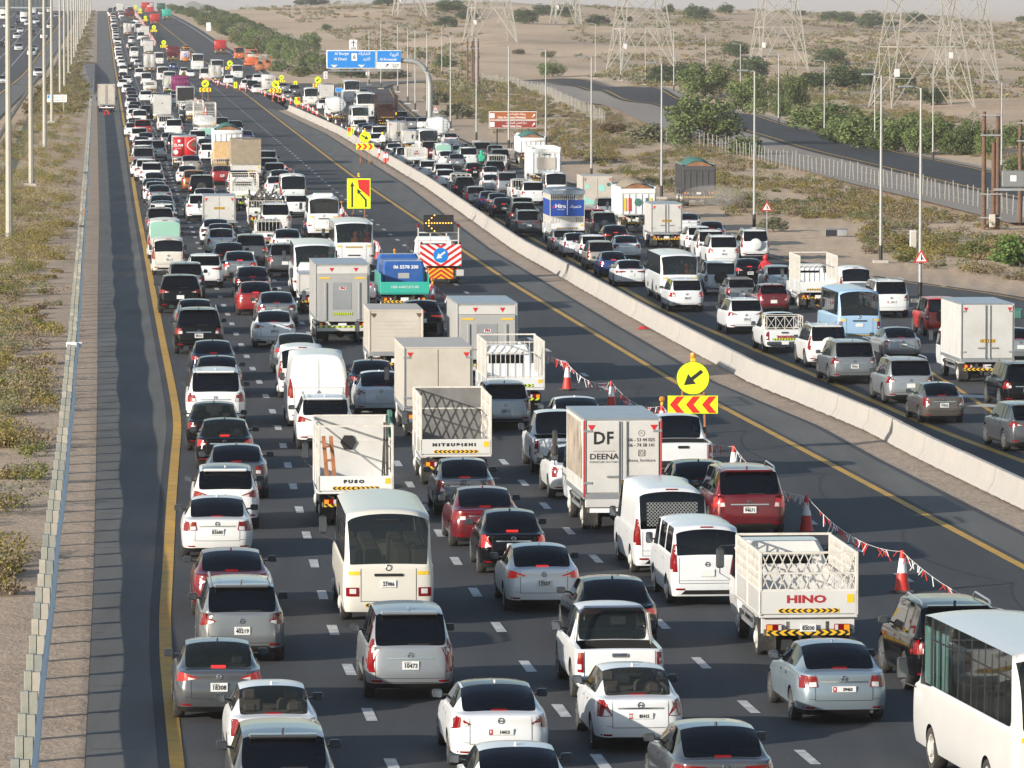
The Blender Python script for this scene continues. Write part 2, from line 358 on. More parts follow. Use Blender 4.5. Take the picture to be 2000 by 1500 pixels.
def ground_mat():
    m = mat('desert', (0.4, 0.3, 0.22), 0.95, spec=0.1); n = m.node_tree.nodes; l = m.node_tree.links; b = n['Principled BSDF']
    tc = n.new('ShaderNodeTexCoord'); co = tc.outputs['Object']
    def noi(s, d=5, r=.6):
        t = n.new('ShaderNodeTexNoise'); t.inputs['Scale'].default_value = s; t.inputs['Detail'].default_value = d; t.inputs['Roughness'].default_value = r; l.new(co, t.inputs[0]); return t.outputs[0]
    def ramp(src, st):
        r = n.new('ShaderNodeValToRGB'); e = r.color_ramp.elements
        e[0].position, e[0].color = st[0][0], (*st[0][1], 1); e[1].position, e[1].color = st[-1][0], (*st[-1][1], 1)
        for p, c in st[1:-1]:
            q = e.new(p); q.color = (*c, 1)
        l.new(src, r.inputs[0]); return r.outputs[0]
    base = ramp(noi(.022, 6, .65), [(.28, (.45, .315, .20)), (.45, (.56, .41, .275)), (.6, (.62, .465, .32)), (.75, (.48, .365, .255))])
    fine = noi(1.6, 6, .7); grit = noi(9, 4, .7)
    def mulc(c, src, a, b_):
        r = n.new('ShaderNodeMapRange'); r.inputs[1].default_value = .3; r.inputs[2].default_value = .7; r.inputs[3].default_value = a; r.inputs[4].default_value = b_; l.new(src, r.inputs[0])
        v = n.new('ShaderNodeVectorMath'); v.operation = 'SCALE'; l.new(c, v.inputs[0]); l.new(r.outputs[0], v.inputs['Scale']); return v.outputs[0]
    c = mulc(mulc(base, fine, .80, 1.16), grit, .82, 1.16)
    gm = n.new('ShaderNodeAttribute'); gm.attribute_name = 'gravel'
    mx = n.new('ShaderNodeMixRGB'); l.new(gm.outputs['Fac'], mx.inputs[0]); l.new(c, mx.inputs[1])
    l.new(mulc(mulc(ramp(noi(.35, 5), [(.3, (.38, .295, .225)), (.7, (.46, .365, .285))]), fine, .85, 1.12), grit, .7, 1.3), mx.inputs[2])
    l.new(mx.outputs[0], b.inputs['Base Color'])
    bp = n.new('ShaderNodeBump'); bp.inputs['Strength'].default_value = .9; bp.inputs['Distance'].default_value = .08
    ad = n.new('ShaderNodeMath'); ad.inputs[1].default_value = 1; l.new(fine, ad.inputs[0])
    ml = n.new('ShaderNodeMath'); ml.operation = 'MULTIPLY_ADD'; ml.inputs[1].default_value = .4; l.new(grit, ml.inputs[0]); l.new(ad.outputs[0], ml.inputs[2])
    l.new(ml.outputs[0], bp.inputs['Height']); l.new(bp.outputs[0], b.inputs['Normal'])
ground_mat()

# right carriageway lines (pixel traces)
RY1 = Line([(2000,912),(1812,842),(1607,750),(1497,702),(1265,600),(1114,514),(1022,464),(935,414),(792,337),(740,302),(690,268),(640,238),(590,206),(520,172),(440,132)])
RE = Line([(2060,592),(1960,572),(1800,553),(1640,527),(1500,495),(1400,465),(1280,412),(1130,362),(1000,315),(930,284),(880,261),(834,238),(800,212),(782,195),(772,180),(766,168),(764,160)])
RYB = Line([(1955,817),(1867,757),(1775,702),(1690,650),(1600,598),(1500,545)])      # yellow line inside the right carriageway
def underroad(X, Y):
    u = (X > SHL(Y) - .05) & (X < np.where(Y < 730, BL(Y) - .9, far_right(Y) - .3))
    r = (X > BL(Y) + .3) & (X < RE(Y) - .3) & (Y < 940)
    return u | r

# ---- ground: one sheet to the horizon
def make_ground():
    ys = np.concatenate([np.geomspace(72, 3600, 420), np.geomspace(3800, 45000, 24)])
    an = np.concatenate([np.linspace(-1.6, -.30, 10), np.linspace(-.26, -.11, 24), np.linspace(-.1075, .1075, 260), np.linspace(.11, .26, 24), np.linspace(.30, 1.6, 10)])
    A, Yg = np.meshgrid(an, ys); X = A * (Yg + 8); Z = G(X, Yg)
    Z = np.where(Yg > 3400, np.minimum(Z, -12 + 0 * Z) , Z)
    Z = np.where(underroad(X, Yg), Z - np.where(Yg < 980, .03, .14), Z - .012)
    u = X + DIRK * Yg
    rr = np.random.RandomState(3); Z += np.where((~underroad(X, Yg)) & (u > 38), rr.normal(0, .02, Z.shape), 0)
    n, k = X.shape; V = np.stack([X, Yg, Z], -1).reshape(-1, 3)
    i = np.arange(n - 1)[:, None] * k + np.arange(k - 1)[None, :]
    Fq = np.stack([i, i + 1, i + k + 1, i + k], -1).reshape(-1, 4)
    me = bpy.data.meshes.new('desert_ground'); me.vertices.add(len(V)); me.vertices.foreach_set('co', V.ravel()); me.loops.add(Fq.size); me.loops.foreach_set('vertex_index', Fq.ravel())
    me.polygons.add(len(Fq)); me.polygons.foreach_set('loop_start', np.arange(0, Fq.size, 4)); me.polygons.foreach_set('loop_total', np.full(len(Fq), 4))
    me.polygons.foreach_set('use_smooth', np.ones(len(Fq), bool)); me.update(calc_edges=True)
    g = np.clip(1 - np.abs(X - GR(Yg)) / 3.2, 0, 1) * (X < SHL(Yg) + 1)
    g = np.maximum(g, np.clip(1.6 - np.abs(X - BL(Yg) + .7) / 1.0, 0, 1)); g = np.maximum(g, np.clip(1 - (X - RE(Yg)) / 5.0, 0, 1) * (X > RE(Yg) - 1) * (Yg < 950) * .8)
    at = me.attributes.new('gravel', 'FLOAT', 'POINT'); at.data.foreach_set('value', g.ravel().astype(np.float32))
    o = put('desert_ground', me, 'desert'); tag(o, kind='structure')
make_ground()
YF = 2250
ribbon('main_road', SHL, lambda y: np.where(y < 730, BL(y) - 1.25, far_right(y)), 74, YF, 'asphalt_lane', 0.0, seg=8)
ribbon('road_shoulder', lambda y: SHL(y) + .02, lambda y: LY(y) - .35, 74, YF, 'asphalt_shoulder', 0.004, seg=3)
ribbon('road_shoulder', lambda y: OY(y) + .30, lambda y: BL(y) - 1.45, 74, 735, 'asphalt_shoulder', 0.004, seg=3)
ribbon('right_carriageway', lambda y: BL(y) + .45, RE, 74, 960, 'asphalt_right', 0.0, seg=6)
mat('line_yellow', (0.60, 0.33, 0.035), 0.7, var=.13, vs=2.5, dirt=(.2, .17, .13), ds=1.2, dk=.6); mat('line_white', (0.55, 0.55, 0.53), 0.7, var=.2, vs=3, dirt=(.16, .15, .14), ds=2.2, dk=.7)
ribbon('edge_line', lambda y: LY(y) - .135, lambda y: LY(y) + .135, 74, YF, 'line_yellow', 0.009, seg=1)
ribbon('edge_line', lambda y: OY(y) - .12, lambda y: OY(y) + .12, 74, 1800, 'line_yellow', 0.009, seg=1)
ribbon('edge_line', lambda y: RY1(y) + .30, lambda y: RY1(y) + .62, 150, 900, 'line_yellow', 0.009, seg=1)
ribbon('edge_line', lambda y: RYB(y) - .10, lambda y: RYB(y) + .10, 160, 300, 'line_yellow', 0.009, seg=1)
ribbon('edge_line', lambda y: RE(y) - .75, lambda y: RE(y) - .55, 260, 900, 'line_yellow', 0.009, seg=1)
ribbon('edge_line', lambda y: far_right(y) - 1.6, lambda y: far_right(y) - 1.35, 900, 2000, 'line_white', 0.012, seg=1)
def dashes(name, fn, y0, y1, per=7.5, ln=2.0, wd=.16, ph=0., dz=.009):
    mb = MB(); y = y0 + ph
    while y < y1:
        a, b = y, y + ln; xa, xb = float(fn(a)), float(fn(b)); rag = random.uniform(-.01, .01)
        mb.poly([(xa - wd / 2, a, gz(xa, a) + dz), (xa + wd / 2 + rag, a, gz(xa, a) + dz), (xb + wd / 2, b, gz(xb, b) + dz), (xb - wd / 2 + rag, b, gz(xb, b) + dz)])
        y += per
    tag(put(name, mb.mesh(name, fix=False), 'line_white'), kind='structure')
dashes('lane_line', D1, 80, 1700, wd=.22, ph=.0); dashes('lane_line', D2, 80, 1700, wd=.22, ph=.6); dashes('lane_line', D3, 80, 1500, wd=.2, ph=1.2)
dashes('lane_line', D4, 200, 1200, wd=.2, ph=3); dashes('lane_line', D5, 95, 1100, wd=.2, ph=4.0)
dashes('lane_line', lambda y: RY1(y) + 3.7, 330, 880, wd=.16, ph=0, dz=.009); dashes('lane_line', lambda y: RY1(y) + 7.5, 360, 880, wd=.16, ph=3)
# chevron arrows painted on the right carriageway
mb = MB()
for (cx, cy) in ((1905, 776), (1950, 795), (1985, 815)):
    c = P(cx, cy); z = c.z + .012
    mb.poly([(c.x - 1.2, c.y + .3, z), (c.x + .9, c.y - .9, z), (c.x + 1.5, c.y - .2, z), (c.x - .4, c.y + 1.6, z)])
tag(put('road_arrow', mb.mesh('road_arrow', fix=False), 'line_white'), kind='structure')
# thin dark transverse lines laid across the left shoulder
mb = MB()
for y in list(np.arange(96, 240, 4.9)):
    a = float(SHL(y)) + .1; b = float(LY(y)) - .6 - random.random() * 1.2
    mb.poly([(a, y, .0085), (b, y + .12, .0085), (b, y + .16, .0085), (a, y + .05, .0085)])
mat('crossline_dark', (.075, .075, .072), .9); tag(put('shoulder_crossline', mb.mesh('j', fix=False), 'crossline_dark'), kind='structure')

# ---- exit ramp and the road winding through the scrub
def path_ribbon(name, pts, w, m, dz, lines=None):
    pts = [Vector((p.x, p.y, 0)) for p in pts]; res = []
    for i in range(len(pts) - 1):
        for k in range(10):
            t = k / 10; p0 = pts[max(i - 1, 0)]; p1 = pts[i]; p2 = pts[i + 1]; p3 = pts[min(i + 2, len(pts) - 1)]
            res.append(.5 * ((2 * p1) + (-p0 + p2) * t + (2 * p0 - 5 * p1 + 4 * p2 - p3) * t * t + (-p0 + 3 * p1 - 3 * p2 + p3) * t ** 3))
    res.append(pts[-1])
    def strip(nm, off0, off1, m, dz, seg):
        V = []; Fc = []
        for i, p in enumerate(res):
            d = (res[min(i + 1, len(res) - 1)] - res[max(i - 1, 0)]).normalized(); nrm = Vector((d.y, -d.x, 0)); zc = gz(p.x, p.y)
            for s in range(seg + 1):
                q = p + nrm * (off0 + (off1 - off0) * s / seg); V.append((q.x, q.y, max(gz(q.x, q.y), zc - .3) + dz))
        for i in range(len(res) - 1):
            for s in range(seg):
                a = i * (seg + 1) + s; Fc.append((a, a + 1, a + seg + 2, a + seg + 1))
        mb = MB(); mb.add(V, Fc); tag(put(nm, mb.mesh(nm, fix=False), m), kind='structure')
    strip(name, -w / 2, w / 2, m, dz, 4)
    if lines:
        for o in lines: strip('edge_line', o - .1, o + .1, 'line_yellow', dz + .03, 1)
    return res
mat('shoulder_gravel', (.27, .23, .19), .95, var=.15, vs=1, bump=.5, bs=6)
RAMP = [P(1052, 158), P(1120, 164), P(1180, 173), P(1260, 192), P(1350, 214), P(1450, 242), P(1600, 282), P(1750, 319), P(1900, 354), P(2080, 392), P(2300, 440)]
path_ribbon('ramp_verge', [Vector((p.x - 3.0, p.y, 0)) for p in RAMP], 17, 'shoulder_gravel', .20)
path_ribbon('ramp_road', RAMP, 8.6, 'asphalt_new', .26, lines=(-3.6, 3.5))
EX = [P(690, 172), P(715, 165), P(760, 161.5), P(850, 160), P(950, 158.5), P(1052, 158)]
path_ribbon('exit_ramp', EX, 10, 'asphalt_shoulder', .10, lines=(-4.0, 4.4))

# ---- oncoming carriageway on the far left
LL = Line([(42, 150), (70, 115), (100, 72), (118, 45), (130, 22)])
ribbon('oncoming_carriageway', lambda y: LL(y) - 26, lambda y: LL(y) + 3.6, 380, 2100, 'asphalt_lane', 0.06, seg=6)
ribbon('edge_line', lambda y: LL(y) - .15, lambda y: LL(y) + .15, 380, 2100, 'line_yellow', 0.075, seg=1)
for k in range(1, 6): ribbon('lane_line', lambda y, k=k: LL(y) - 3.9 * k - .09, lambda y, k=k: LL(y) - 3.9 * k + .09, 380, 1900, 'line_white', 0.075, seg=1)
ribbon('road_shoulder', lambda y: LL(y) + .4, lambda y: LL(y) + 3.4, 380, 2100, 'asphalt_old', 0.066, seg=2)
# lay-by beside the shoulder
q = [P(163, 122), P(186, 122), P(184, 185), P(158, 162)]
tag(put('lay_by', MB().poly([(a.x, a.y, a.z + .03) for a in q]).mesh('lay_by', fix=False), 'asphalt_old'), kind='structure')

# ---- haze: the dusty air between camera and horizon
def haze():
    m = bpy.data.materials.new('haze'); m.use_nodes = True; n = m.node_tree.nodes; n.remove(n['Principled BSDF'])
    v = n.new('ShaderNodeVolumePrincipled'); v.inputs['Color'].default_value = (.60, .60, .62, 1); v.inputs['Density'].default_value = 0.00012; v.inputs['Anisotropy'].default_value = 0.0
    m.node_tree.links.new(v.outputs[0], n['Material Output'].inputs['Volume'])
    mb = MB(); mb.box(-73000, 73000, -40, 45500, -27, 75)
    tag(put('haze', mb.mesh('haze'), m), 'pale dusty haze over the whole desert', 'haze', kind='stuff')
haze()

# ================================================================ VEHICLES: shared builders
def ev_mesh(me, mods):
    """mesh with modifiers applied"""
    o = bpy.data.objects.new('tmp', me); C.objects.link(o)
    for f in mods: f(o)
    dg = bpy.context.evaluated_depsgraph_get(); dg.update()
    r = bpy.data.meshes.new_from_object(o.evaluated_get(dg), depsgraph=dg)
    bpy.data.objects.remove(o); return r
def split(me, keyf, n):
    """split polygons of a mesh into n meshes by key(poly)"""
    co = np.empty(len(me.vertices) * 3); me.vertices.foreach_get('co', co); co = co.reshape(-1, 3)
    out = [([], {}, []) for _ in range(n)]
    for p in me.polygons:
        k = keyf(p)
        if k is None: continue
        fl, mp, vl = out[k]; f = []
        for v in p.vertices:
            if v not in mp: mp[v] = len(vl); vl.append(tuple(co[v]))
            f.append(mp[v])
        fl.append(f)
    res = []
    for fl, mp, vl in out:
        m = bpy.data.meshes.new('part'); m.from_pydata(vl, [], fl); m.polygons.foreach_set('use_smooth', [True] * len(fl))
        m.set_sharp_from_angle(angle=R(50)); m.update(); res.append(m)
    return res
XS = [0, .46, .76, .93, 1.0]
def cage(sp):
    """closed quad cage of a car, van or bus body: rows along the length, columns across, levels up the side"""
    rows = sp['rows']; n = len(rows); W = sp['W'] / 2; lv = sp['lv']; K = len(lv); zb = sp['zb']
    yr0, yf0 = rows[0]['y'], rows[-1]['y']; rcr = sp.get('rc', .16); fcr = sp.get('fc', .3); bow = sp.get('bow', .05)
    V = []; idx = {}
    sidey = [r['y'] for r in rows]; sidey[1] = max(sidey[1], yr0 + max(l_[2] for l_ in lv) + rcr + .06)
    for i_ in range(2, n - 1): sidey[i_] = max(sidey[i_], sidey[i_ - 1] + .05)
    cols = [-4, -3, -2, -1, 0, 1, 2, 3, 4]
    def ad(key, p): idx[key] = len(V); V.append(p)
    def wy(y):    # plan width along the length
        t = (y - yr0) / (yf0 - yr0); return 1 - sp.get('tr', .05) * max(0, 1 - t / .22) ** 2 - sp.get('tf', .07) * max(0, (t - .75) / .25) ** 2
    for k in range(K):
        f, wf, ro, fo = lv[k]
        for i, r in enumerate(rows):
            for j in cols:
                if not (i in (0, n - 1) or abs(j) == 4): continue
                s = 1 if j > 0 else -1; a = XS[abs(j)]; zt = r['zb']
                z = zb + (zt - zb) * f; hw = W * wf * wy(r['y'])
                if i == 0:
                    y = yr0 + ro + bow * a * a + (rcr if abs(j) == 4 else (rcr * .22 if abs(j) == 3 else 0)); x = s * a * hw * (1 if abs(j) < 3 else (.965 if abs(j) == 3 else .99))
                elif i == n - 1:
                    y = yf0 - fo - .12 * a * a - (fcr if abs(j) == 4 else (fcr * .3 if abs(j) == 3 else 0)); x = s * a * hw
                else:
                    y = sidey[i]; x = s * hw
                ad(('r', k, i, j), (x, y, z))
    for part in ('t', 'b'):
        for i in range(1, n - 1):
            r = rows[i]
            for j in (-3, -2, -1, 0, 1, 2, 3):
                s = 1 if j > 0 else -1; a = XS[abs(j)]; hw = W * wy(r['y'])
                if part == 'b': ad((part, i, j), (s * a * hw * lv[0][1], sidey[i], zb + .01)); continue
                tw = lv[-1][1]
                if r.get('zr') is None:
                    x = s * a * hw * tw; z = r['zb'] + sp.get('crown', .03) * (1 - a * a)
                    if abs(j) == 3: x = s * .95 * hw * tw
                    if abs(j) == 2 and 'w2' in r: x = s * r['w2'] * W
                    if abs(j) == 1 and 'w2' in r: x = s * r['w2'] * W * .55
                    y = r['y'] - (r.get('bw', 0) * (a * a - .3) if abs(j) <= 2 else r.get('bw', 0) * .4)
                else:
                    wr = r.get('wr', .76) * W; y = r['y']
                    if abs(j) == 3: x, z = s * (.965 * hw * tw), r['zb'] + .02
                    elif abs(j) == 2: x, z = s * wr, r['zr'] - sp.get('re', .055)
                    elif abs(j) == 1: x, z = s * wr * .62, r['zr']
                    else: x, z = 0, r['zr'] + sp.get('rcw', .012)
                    if abs(j) == 3 and 'y3' in r: y = r['y3']
                ad((part, i, j), (x, y, z))
    def nd(part, i, j):
        if i in (0, n - 1) or abs(j) == 4: return idx['r', (K - 1 if part == 't' else 0), i, j]
        return idx[part, i, j]
    Fc = []; M = []
    gr, gs, gw, bp = sp.get('gr', []), sp.get('gs', []), sp.get('gw', []), sp.get('bp', [])
    for i in range(n - 1):
        for j in cols[:-1]:
            f = (nd('t', i, j), nd('t', i, j + 1), nd('t', i + 1, j + 1), nd('t', i + 1, j)); m = 0
            if j in (-3, 2):
                if i in gs: m = 2
                elif i in bp: m = 4
            elif j in (-2, -1, 0, 1):
                if i in gr: m = 1
                elif i in gw: m = 3
            Fc.append(f); M.append(m)
            Fc.append((nd('b', i, j), nd('b', i + 1, j), nd('b', i + 1, j + 1), nd('b', i, j + 1))); M.append(5)
    per = [(0, j) for j in cols] + [(i, 4) for i in range(1, n)] + [(n - 1, j) for j in reversed(cols[:-1])] + [(i, -4) for i in range(n - 2, 0, -1)]
    blk = sp.get('blk', 0)
    for k in range(K - 1):
        for a in range(len(per)):
            p, q = per[a], per[(a + 1) % len(per)]
            Fc.append((idx['r', k, p[0], p[1]], idx['r', k, q[0], q[1]], idx['r', k + 1, q[0], q[1]], idx['r', k + 1, p[0], p[1]])); M.append(4 if k < blk else 0)
    me = bpy.data.meshes.new('cage'); me.from_pydata(V, [], Fc); me.polygons.foreach_set('material_index', M); me.polygons.foreach_set('use_smooth', [True] * len(Fc))
    bm = bmesh.new(); bm.from_mesh(me); bmesh.ops.recalc_face_normals(bm, faces=bm.faces)
    cl = bm.edges.layers.float.new('crease_edge'); cz = sp.get('crease', .35)
    for e in bm.edges:
        ms = {f.material_index for f in e.link_faces}
        if len(ms) > 1 and 5 in ms: e[cl] = .5
        elif len(ms) > 1: e[cl] = sp.get('wc', .75)
    tk = set(idx['r', K - 1, p[0], p[1]] for p in per)
    sk = set(idx['r', 3, p[0], p[1]] for p in per)
    for e in bm.edges:
        if e.verts[0].index in sk and e.verts[1].index in sk: e[cl] = .45
    for e in bm.edges:
        if e.verts[0].index in tk and e.verts[1].index in tk and e[cl] < cz: e[cl] = cz
    vl = bm.verts.layers.float.new('crease_vert'); vc = sp.get('vc', .3)
    for v in bm.verts:
        ng = sum(1 for f in v.link_faces if f.material_index in (1, 2, 3))
        if ng == 1: v[vl] = vc
    bm.to_mesh(me); bm.free()
    return me
def islands(me):
    """the separate pieces of a mesh as meshes of their own"""
    par = list(range(len(me.vertices)))
    def fd(a):
        while par[a] != a: par[a] = par[par[a]]; a = par[a]
        return a
    for p in me.polygons:
        v = p.vertices
        for q in v[1:]: par[fd(q)] = fd(v[0])
    ids = {}
    for p in me.polygons: ids.setdefault(fd(p.vertices[0]), len(ids))
    return split(me, lambda p: ids[fd(p.vertices[0])], len(ids))
def trim_parts(me):
    out = []
    for m in islands(me):
        z = [v.co.z for v in m.vertices]; out.append(['window_pillar' if min(z) > .75 else 'black_trim', m, 'black_plastic', []])
    return out
BODYC = {}
def build_body(sp):
    key = repr(sorted((k, v) for k, v in sp.items()))
    if key in BODYC:
        ms, bv = BODYC[key]; return [m.copy() for m in ms], bv
    me = cage(sp); axles = sp['axles']; rw = sp['rw']; W = sp['W'] / 2
    for nm in ('paint_white', 'slot_rear', 'slot_side', 'slot_front', 'black_plastic', 'well'): me.materials.append(mat(nm, (.1, .1, .1)))
    for tr in range(5):
        cut = MB(); e = tr * .0037
        for ay in axles:
            for s in (-1, 1): cut.lathe([(0.001, s * (W - .34 - e)), (rw + .055 + e, s * (W - .34 - e)), (rw + .055 + e, s * (W + .3)), (.001, s * (W + .3))], (0, ay + e * .7, rw + e * .3), 'x', 24 + 2 * tr)
        if sp.get('bed'):
            x, y0, y1, z0, z1 = sp['bed']; cut.box(-x, x, y0, y1, z0, z1)
        cm = cut.mesh('cut'); b = bmesh.new(); b.from_mesh(cm); bmesh.ops.remove_doubles(b, verts=b.verts, dist=.002); bmesh.ops.recalc_face_normals(b, faces=b.faces); b.to_mesh(cm); b.free()
        cm.materials.append(mat('slot_cut', (.1, .1, .1))); co = bpy.data.objects.new('cut', cm); C.objects.link(co)
        def mods(o):
            m = o.modifiers.new('s', 'SUBSURF'); m.levels = m.render_levels = 2
            if tr < 4:
                m = o.modifiers.new('b', 'BOOLEAN'); m.operation = 'DIFFERENCE'; m.object = co; m.solver = 'EXACT'
                try: m.material_mode = 'TRANSFER'
                except Exception: pass
        r = ev_mesh(me, [mods]); bpy.data.objects.remove(co)
        if len(r.polygons) > 1500: break
    bv = BVHTree.FromPolygons([v.co[:] for v in r.vertices], [p.vertices[:] for p in r.polygons])
    names = [m.name for m in r.materials]
    def pk(p):
        nm = names[min(p.material_index, len(names) - 1)]
        if nm == 'slot_side': return 2 if p.center.x < 0 else 3
        return {'slot_rear': 1, 'slot_front': 4, 'black_plastic': 5, 'well': 6, 'slot_cut': 6}.get(nm, 0)
    ms = split(r, pk, 7); BODYC[key] = ([m.copy() for m in ms], bv)
    return ms, bv
def decal(bv, polys, ang=0.0, off=.008, step=.07, side=None, oy=-6.0):
    """flat outlines (a, z) laid onto the body: seen from behind, turned by ang about the vertical"""
    d = Vector((math.sin(ang), math.cos(ang), 0)); h = Vector((math.cos(ang), -math.sin(ang), 0)); o = MB()
    for pl in polys:
        bm = bmesh.new(); bm.faces.new([bm.verts.new((p[0], 0, p[1])) for p in pl])
        xs = [p[0] for p in pl]; zs = [p[1] for p in pl]
        for lo, hi, ax in ((min(xs), max(xs), 0), (min(zs), max(zs), 2)):
            nn = int((hi - lo) / step)
            for q in range(1, nn + 1):
                c = [0, 0, 0]; c[ax] = lo + (hi - lo) * q / (nn + 1); no = [0, 0, 0]; no[ax] = 1
                bmesh.ops.bisect_plane(bm, geom=bm.verts[:] + bm.edges[:] + bm.faces[:], plane_co=c, plane_no=no)
        bm.verts.ensure_lookup_table(); bm.verts.index_update(); V = []
        for v in bm.verts:
            st = h * v.co.x + Vector((0, 0, v.co.z)) + d * oy
            hit = bv.ray_cast(st, d, 20)
            p = hit[0] if hit[0] else st + d * 6
            if not hit[0]:
                nn = bv.find_nearest(p); p = nn[0] if nn[0] else p
            V.append(p - d * off)
        o.add(V, [tuple(v.index for v in f.verts) for f in bm.faces]); bm.free()
    return o
def mir(pl): return [(-a, z) for a, z in reversed(pl)]
def rect(x0, x1, z0, z1): return [(x0, z0), (x1, z0), (x1, z1), (x0, z1)]

FONTC = {}
def text_mb(txt, size, sx=1.0, bold=0.0):
    """lettering as a flat mesh in the xz plane, centred"""
    key = (txt, round(size, 3), sx, bold)
    if key in FONTC: return FONTC[key]
    cu = bpy.data.curves.new('t', 'FONT'); cu.body = txt; cu.size = size; cu.align_x = 'CENTER'; cu.align_y = 'CENTER'; cu.resolution_u = 2; cu.offset = bold
    o = bpy.data.objects.new('t', cu); C.objects.link(o); dg = bpy.context.evaluated_depsgraph_get(); dg.update()
    me = bpy.data.meshes.new_from_object(o.evaluated_get(dg), depsgraph=dg); mb = MB()
    mb.v = [(v.co.x * sx, 0, v.co.y) for v in me.vertices]; mb.f = [tuple(p.vertices) for p in me.polygons]; mb.m = [0] * len(mb.f)
    bpy.data.objects.remove(o); bpy.data.curves.remove(cu); bpy.data.meshes.remove(me); FONTC[key] = mb; return mb
def text_at(txt, size, c, sx=1.0, bold=0.0, rot=0.0):
    """lettering facing backwards (-y), rot about z"""
    t = text_mb(txt, size, sx, bold); r = MB(); ca, sa = math.cos(rot), math.sin(rot)
    r.add([(c[0] + x * ca - y * sa, c[1] + x * sa + y * ca, c[2] + z) for x, y, z in t.v], t.f); return r

# ---- a template is a list of [name, mesh, material, children]; 'PAINT' follows the vehicle
def T(name, mb, m, ch=(), smooth=False):
    me = mb.mesh(name, smooth) if isinstance(mb, MB) else mb
    return [name, me, m, list(ch)]
def wheel_parts(rw, tw, x, y, style='rim', n=24):
    """tyre and rim of one wheel whose outer face is at x"""
    s = 1 if x > 0 else -1; t = MB(); rr = rw * .66
    t.lathe([(rr, x - s * tw), (rw * .93, x - s * tw), (rw, x - s * tw * .82), (rw, x - s * tw * .18), (rw * .94, x), (rr, x - s * .01)], (0, y, rw), 'x', n)
    r = MB(); r.lathe([(rr, x - s * tw), (rr, x - s * .012), (rr * .92, x - s * .02), (rr * .88, x - s * .09), (.02, x - s * .09)], (0, y, rw), 'x', n)
    k = 5 if style != 'rim_white' else 8
    if style == 'rim_white': r.lathe([(rr * .6, x - s * .02), (rr * .55, x + s * .03), (rr * .2, x + s * .05), (.01, x + s * .05)], (0, y, rw), 'x', 12)
    else:
        for q in range(k):
            a = 2 * math.pi * q / k + .3; ca, sa = math.cos(a), math.sin(a)
            r.bar((x - s * .03, y + ca * .03, rw + sa * .03), (x - s * .03, y + ca * rr * .95, rw + sa * rr * .95), .07, .03)
        r.lathe([(rr * .25, x - s * .05), (rr * .22, x - s * .015), (.01, x - s * .012)], (0, y, rw), 'x', 10)
    tm = T('tyre', t, 'tyre', smooth=True); rm = T('rim', r, style)
    return ['wheel', None, None, [tm, rm]]
def mirror(x, y, z, s, w=.20, h=.15):
    b = MB(); b.box(x, x + s * w, y - .04, y + .07, z - h / 2, z + h / 2, .03); b.bar((x - s * .14, y + .05, z - .05), (x + s * .03, y + .04, z - .03), .05, .04)
    g = MB().poly([(x + s * .015, y - .043, z - h * .4), (x + s * (w - .015), y - .043, z - h * .4), (x + s * (w - .015), y - .043, z + h * .4), (x + s * .015, y - .043, z + h * .4)])
    return b, g
def plate_part(y, z, num=None, red=None, w=.34, h=.16, x=0):
    ch = []
    if num:
        ch.append(T('plate_number', text_at(num, h * .72, (x + (w * .14 if red else 0), y - .016, z - h * .06), .9, .004), 'ink'))
        if red:
            ch.append(T('plate_code', MB().box(x - w / 2 + .006, x - w / 2 + w * .17, y - .0155, y - .012, z - h / 2 + .008, z + h / 2 - .008), 'plate_red', [T('code_number', text_at(red, h * .6, (x - w / 2 + w * .09, y - .018, z), .9, .003), 'ink_white')]))
        else: ch.append(T('plate_caption', text_at('DUBAI', h * .26, (x - w * .2, y - .016, z + h * .32)), 'ink'))
    return T('license_plate', MB().box(x - w / 2, x + w / 2, y - .012, y + .01, z - h / 2, z + h / 2, .004), 'plate', ch)

def rear_y(bv, x, z):
    h = bv.ray_cast(Vector((x, -6, z)), Vector((0, 1, 0)), 20); return h[0].y if h[0] else 0

# ---- passenger cars
def sedan_spec(L=4.6, W=1.78, H=1.46, ro=1.0, wb=2.68, deck=.98, y2=.52, yr=1.35, yf=2.45, yc=3.30, hood=.86, wr=.70, rw=.32, fast=0):
    z = lambda a: a
    rows = [dict(y=0, zb=deck - .02), dict(y=.22, zb=deck), dict(y=y2, zb=deck + .005, w2=.74, bw=.10), dict(y=(y2 + yr) / 2 + .02, zb=deck, zr=deck + (H - deck) * .60 + .055, wr=(.74 + wr) / 2 + .01),
            dict(y=yr, zb=deck - .005, zr=H - .01, wr=wr), dict(y=yr + .42, zb=deck - .02, zr=H, wr=wr + .005), dict(y=yr + .52, zb=deck - .022, zr=H + .004, wr=wr + .005),
            dict(y=yf, zb=deck - .05, zr=H - .03, wr=wr), dict(y=(yf + yc) / 2, zb=deck - .06, zr=(H + hood) / 2 + .10, wr=.75), dict(y=yc, zb=hood + .03, w2=.76, bw=.25), dict(y=(yc + L) / 2, zb=hood - .02), dict(y=L, zb=hood - .16)]
    return dict(rows=rows, W=W, zb=.20, lv=[(0, .90, .16, .22), (.14, .965, .05, .08), (.36, .995, 0, 0), (.60, 1, .015, .03), (.82, .975, .05, .12), (1, .925, .045, .34)],
                gr=[2, 3], gs=[3, 4, 6, 7], gw=[7, 8], bp=[5], axles=(ro, ro + wb), rw=rw, rc=.20, fc=.35, L=L, ro=ro, H=H, deck=deck, blk=1)
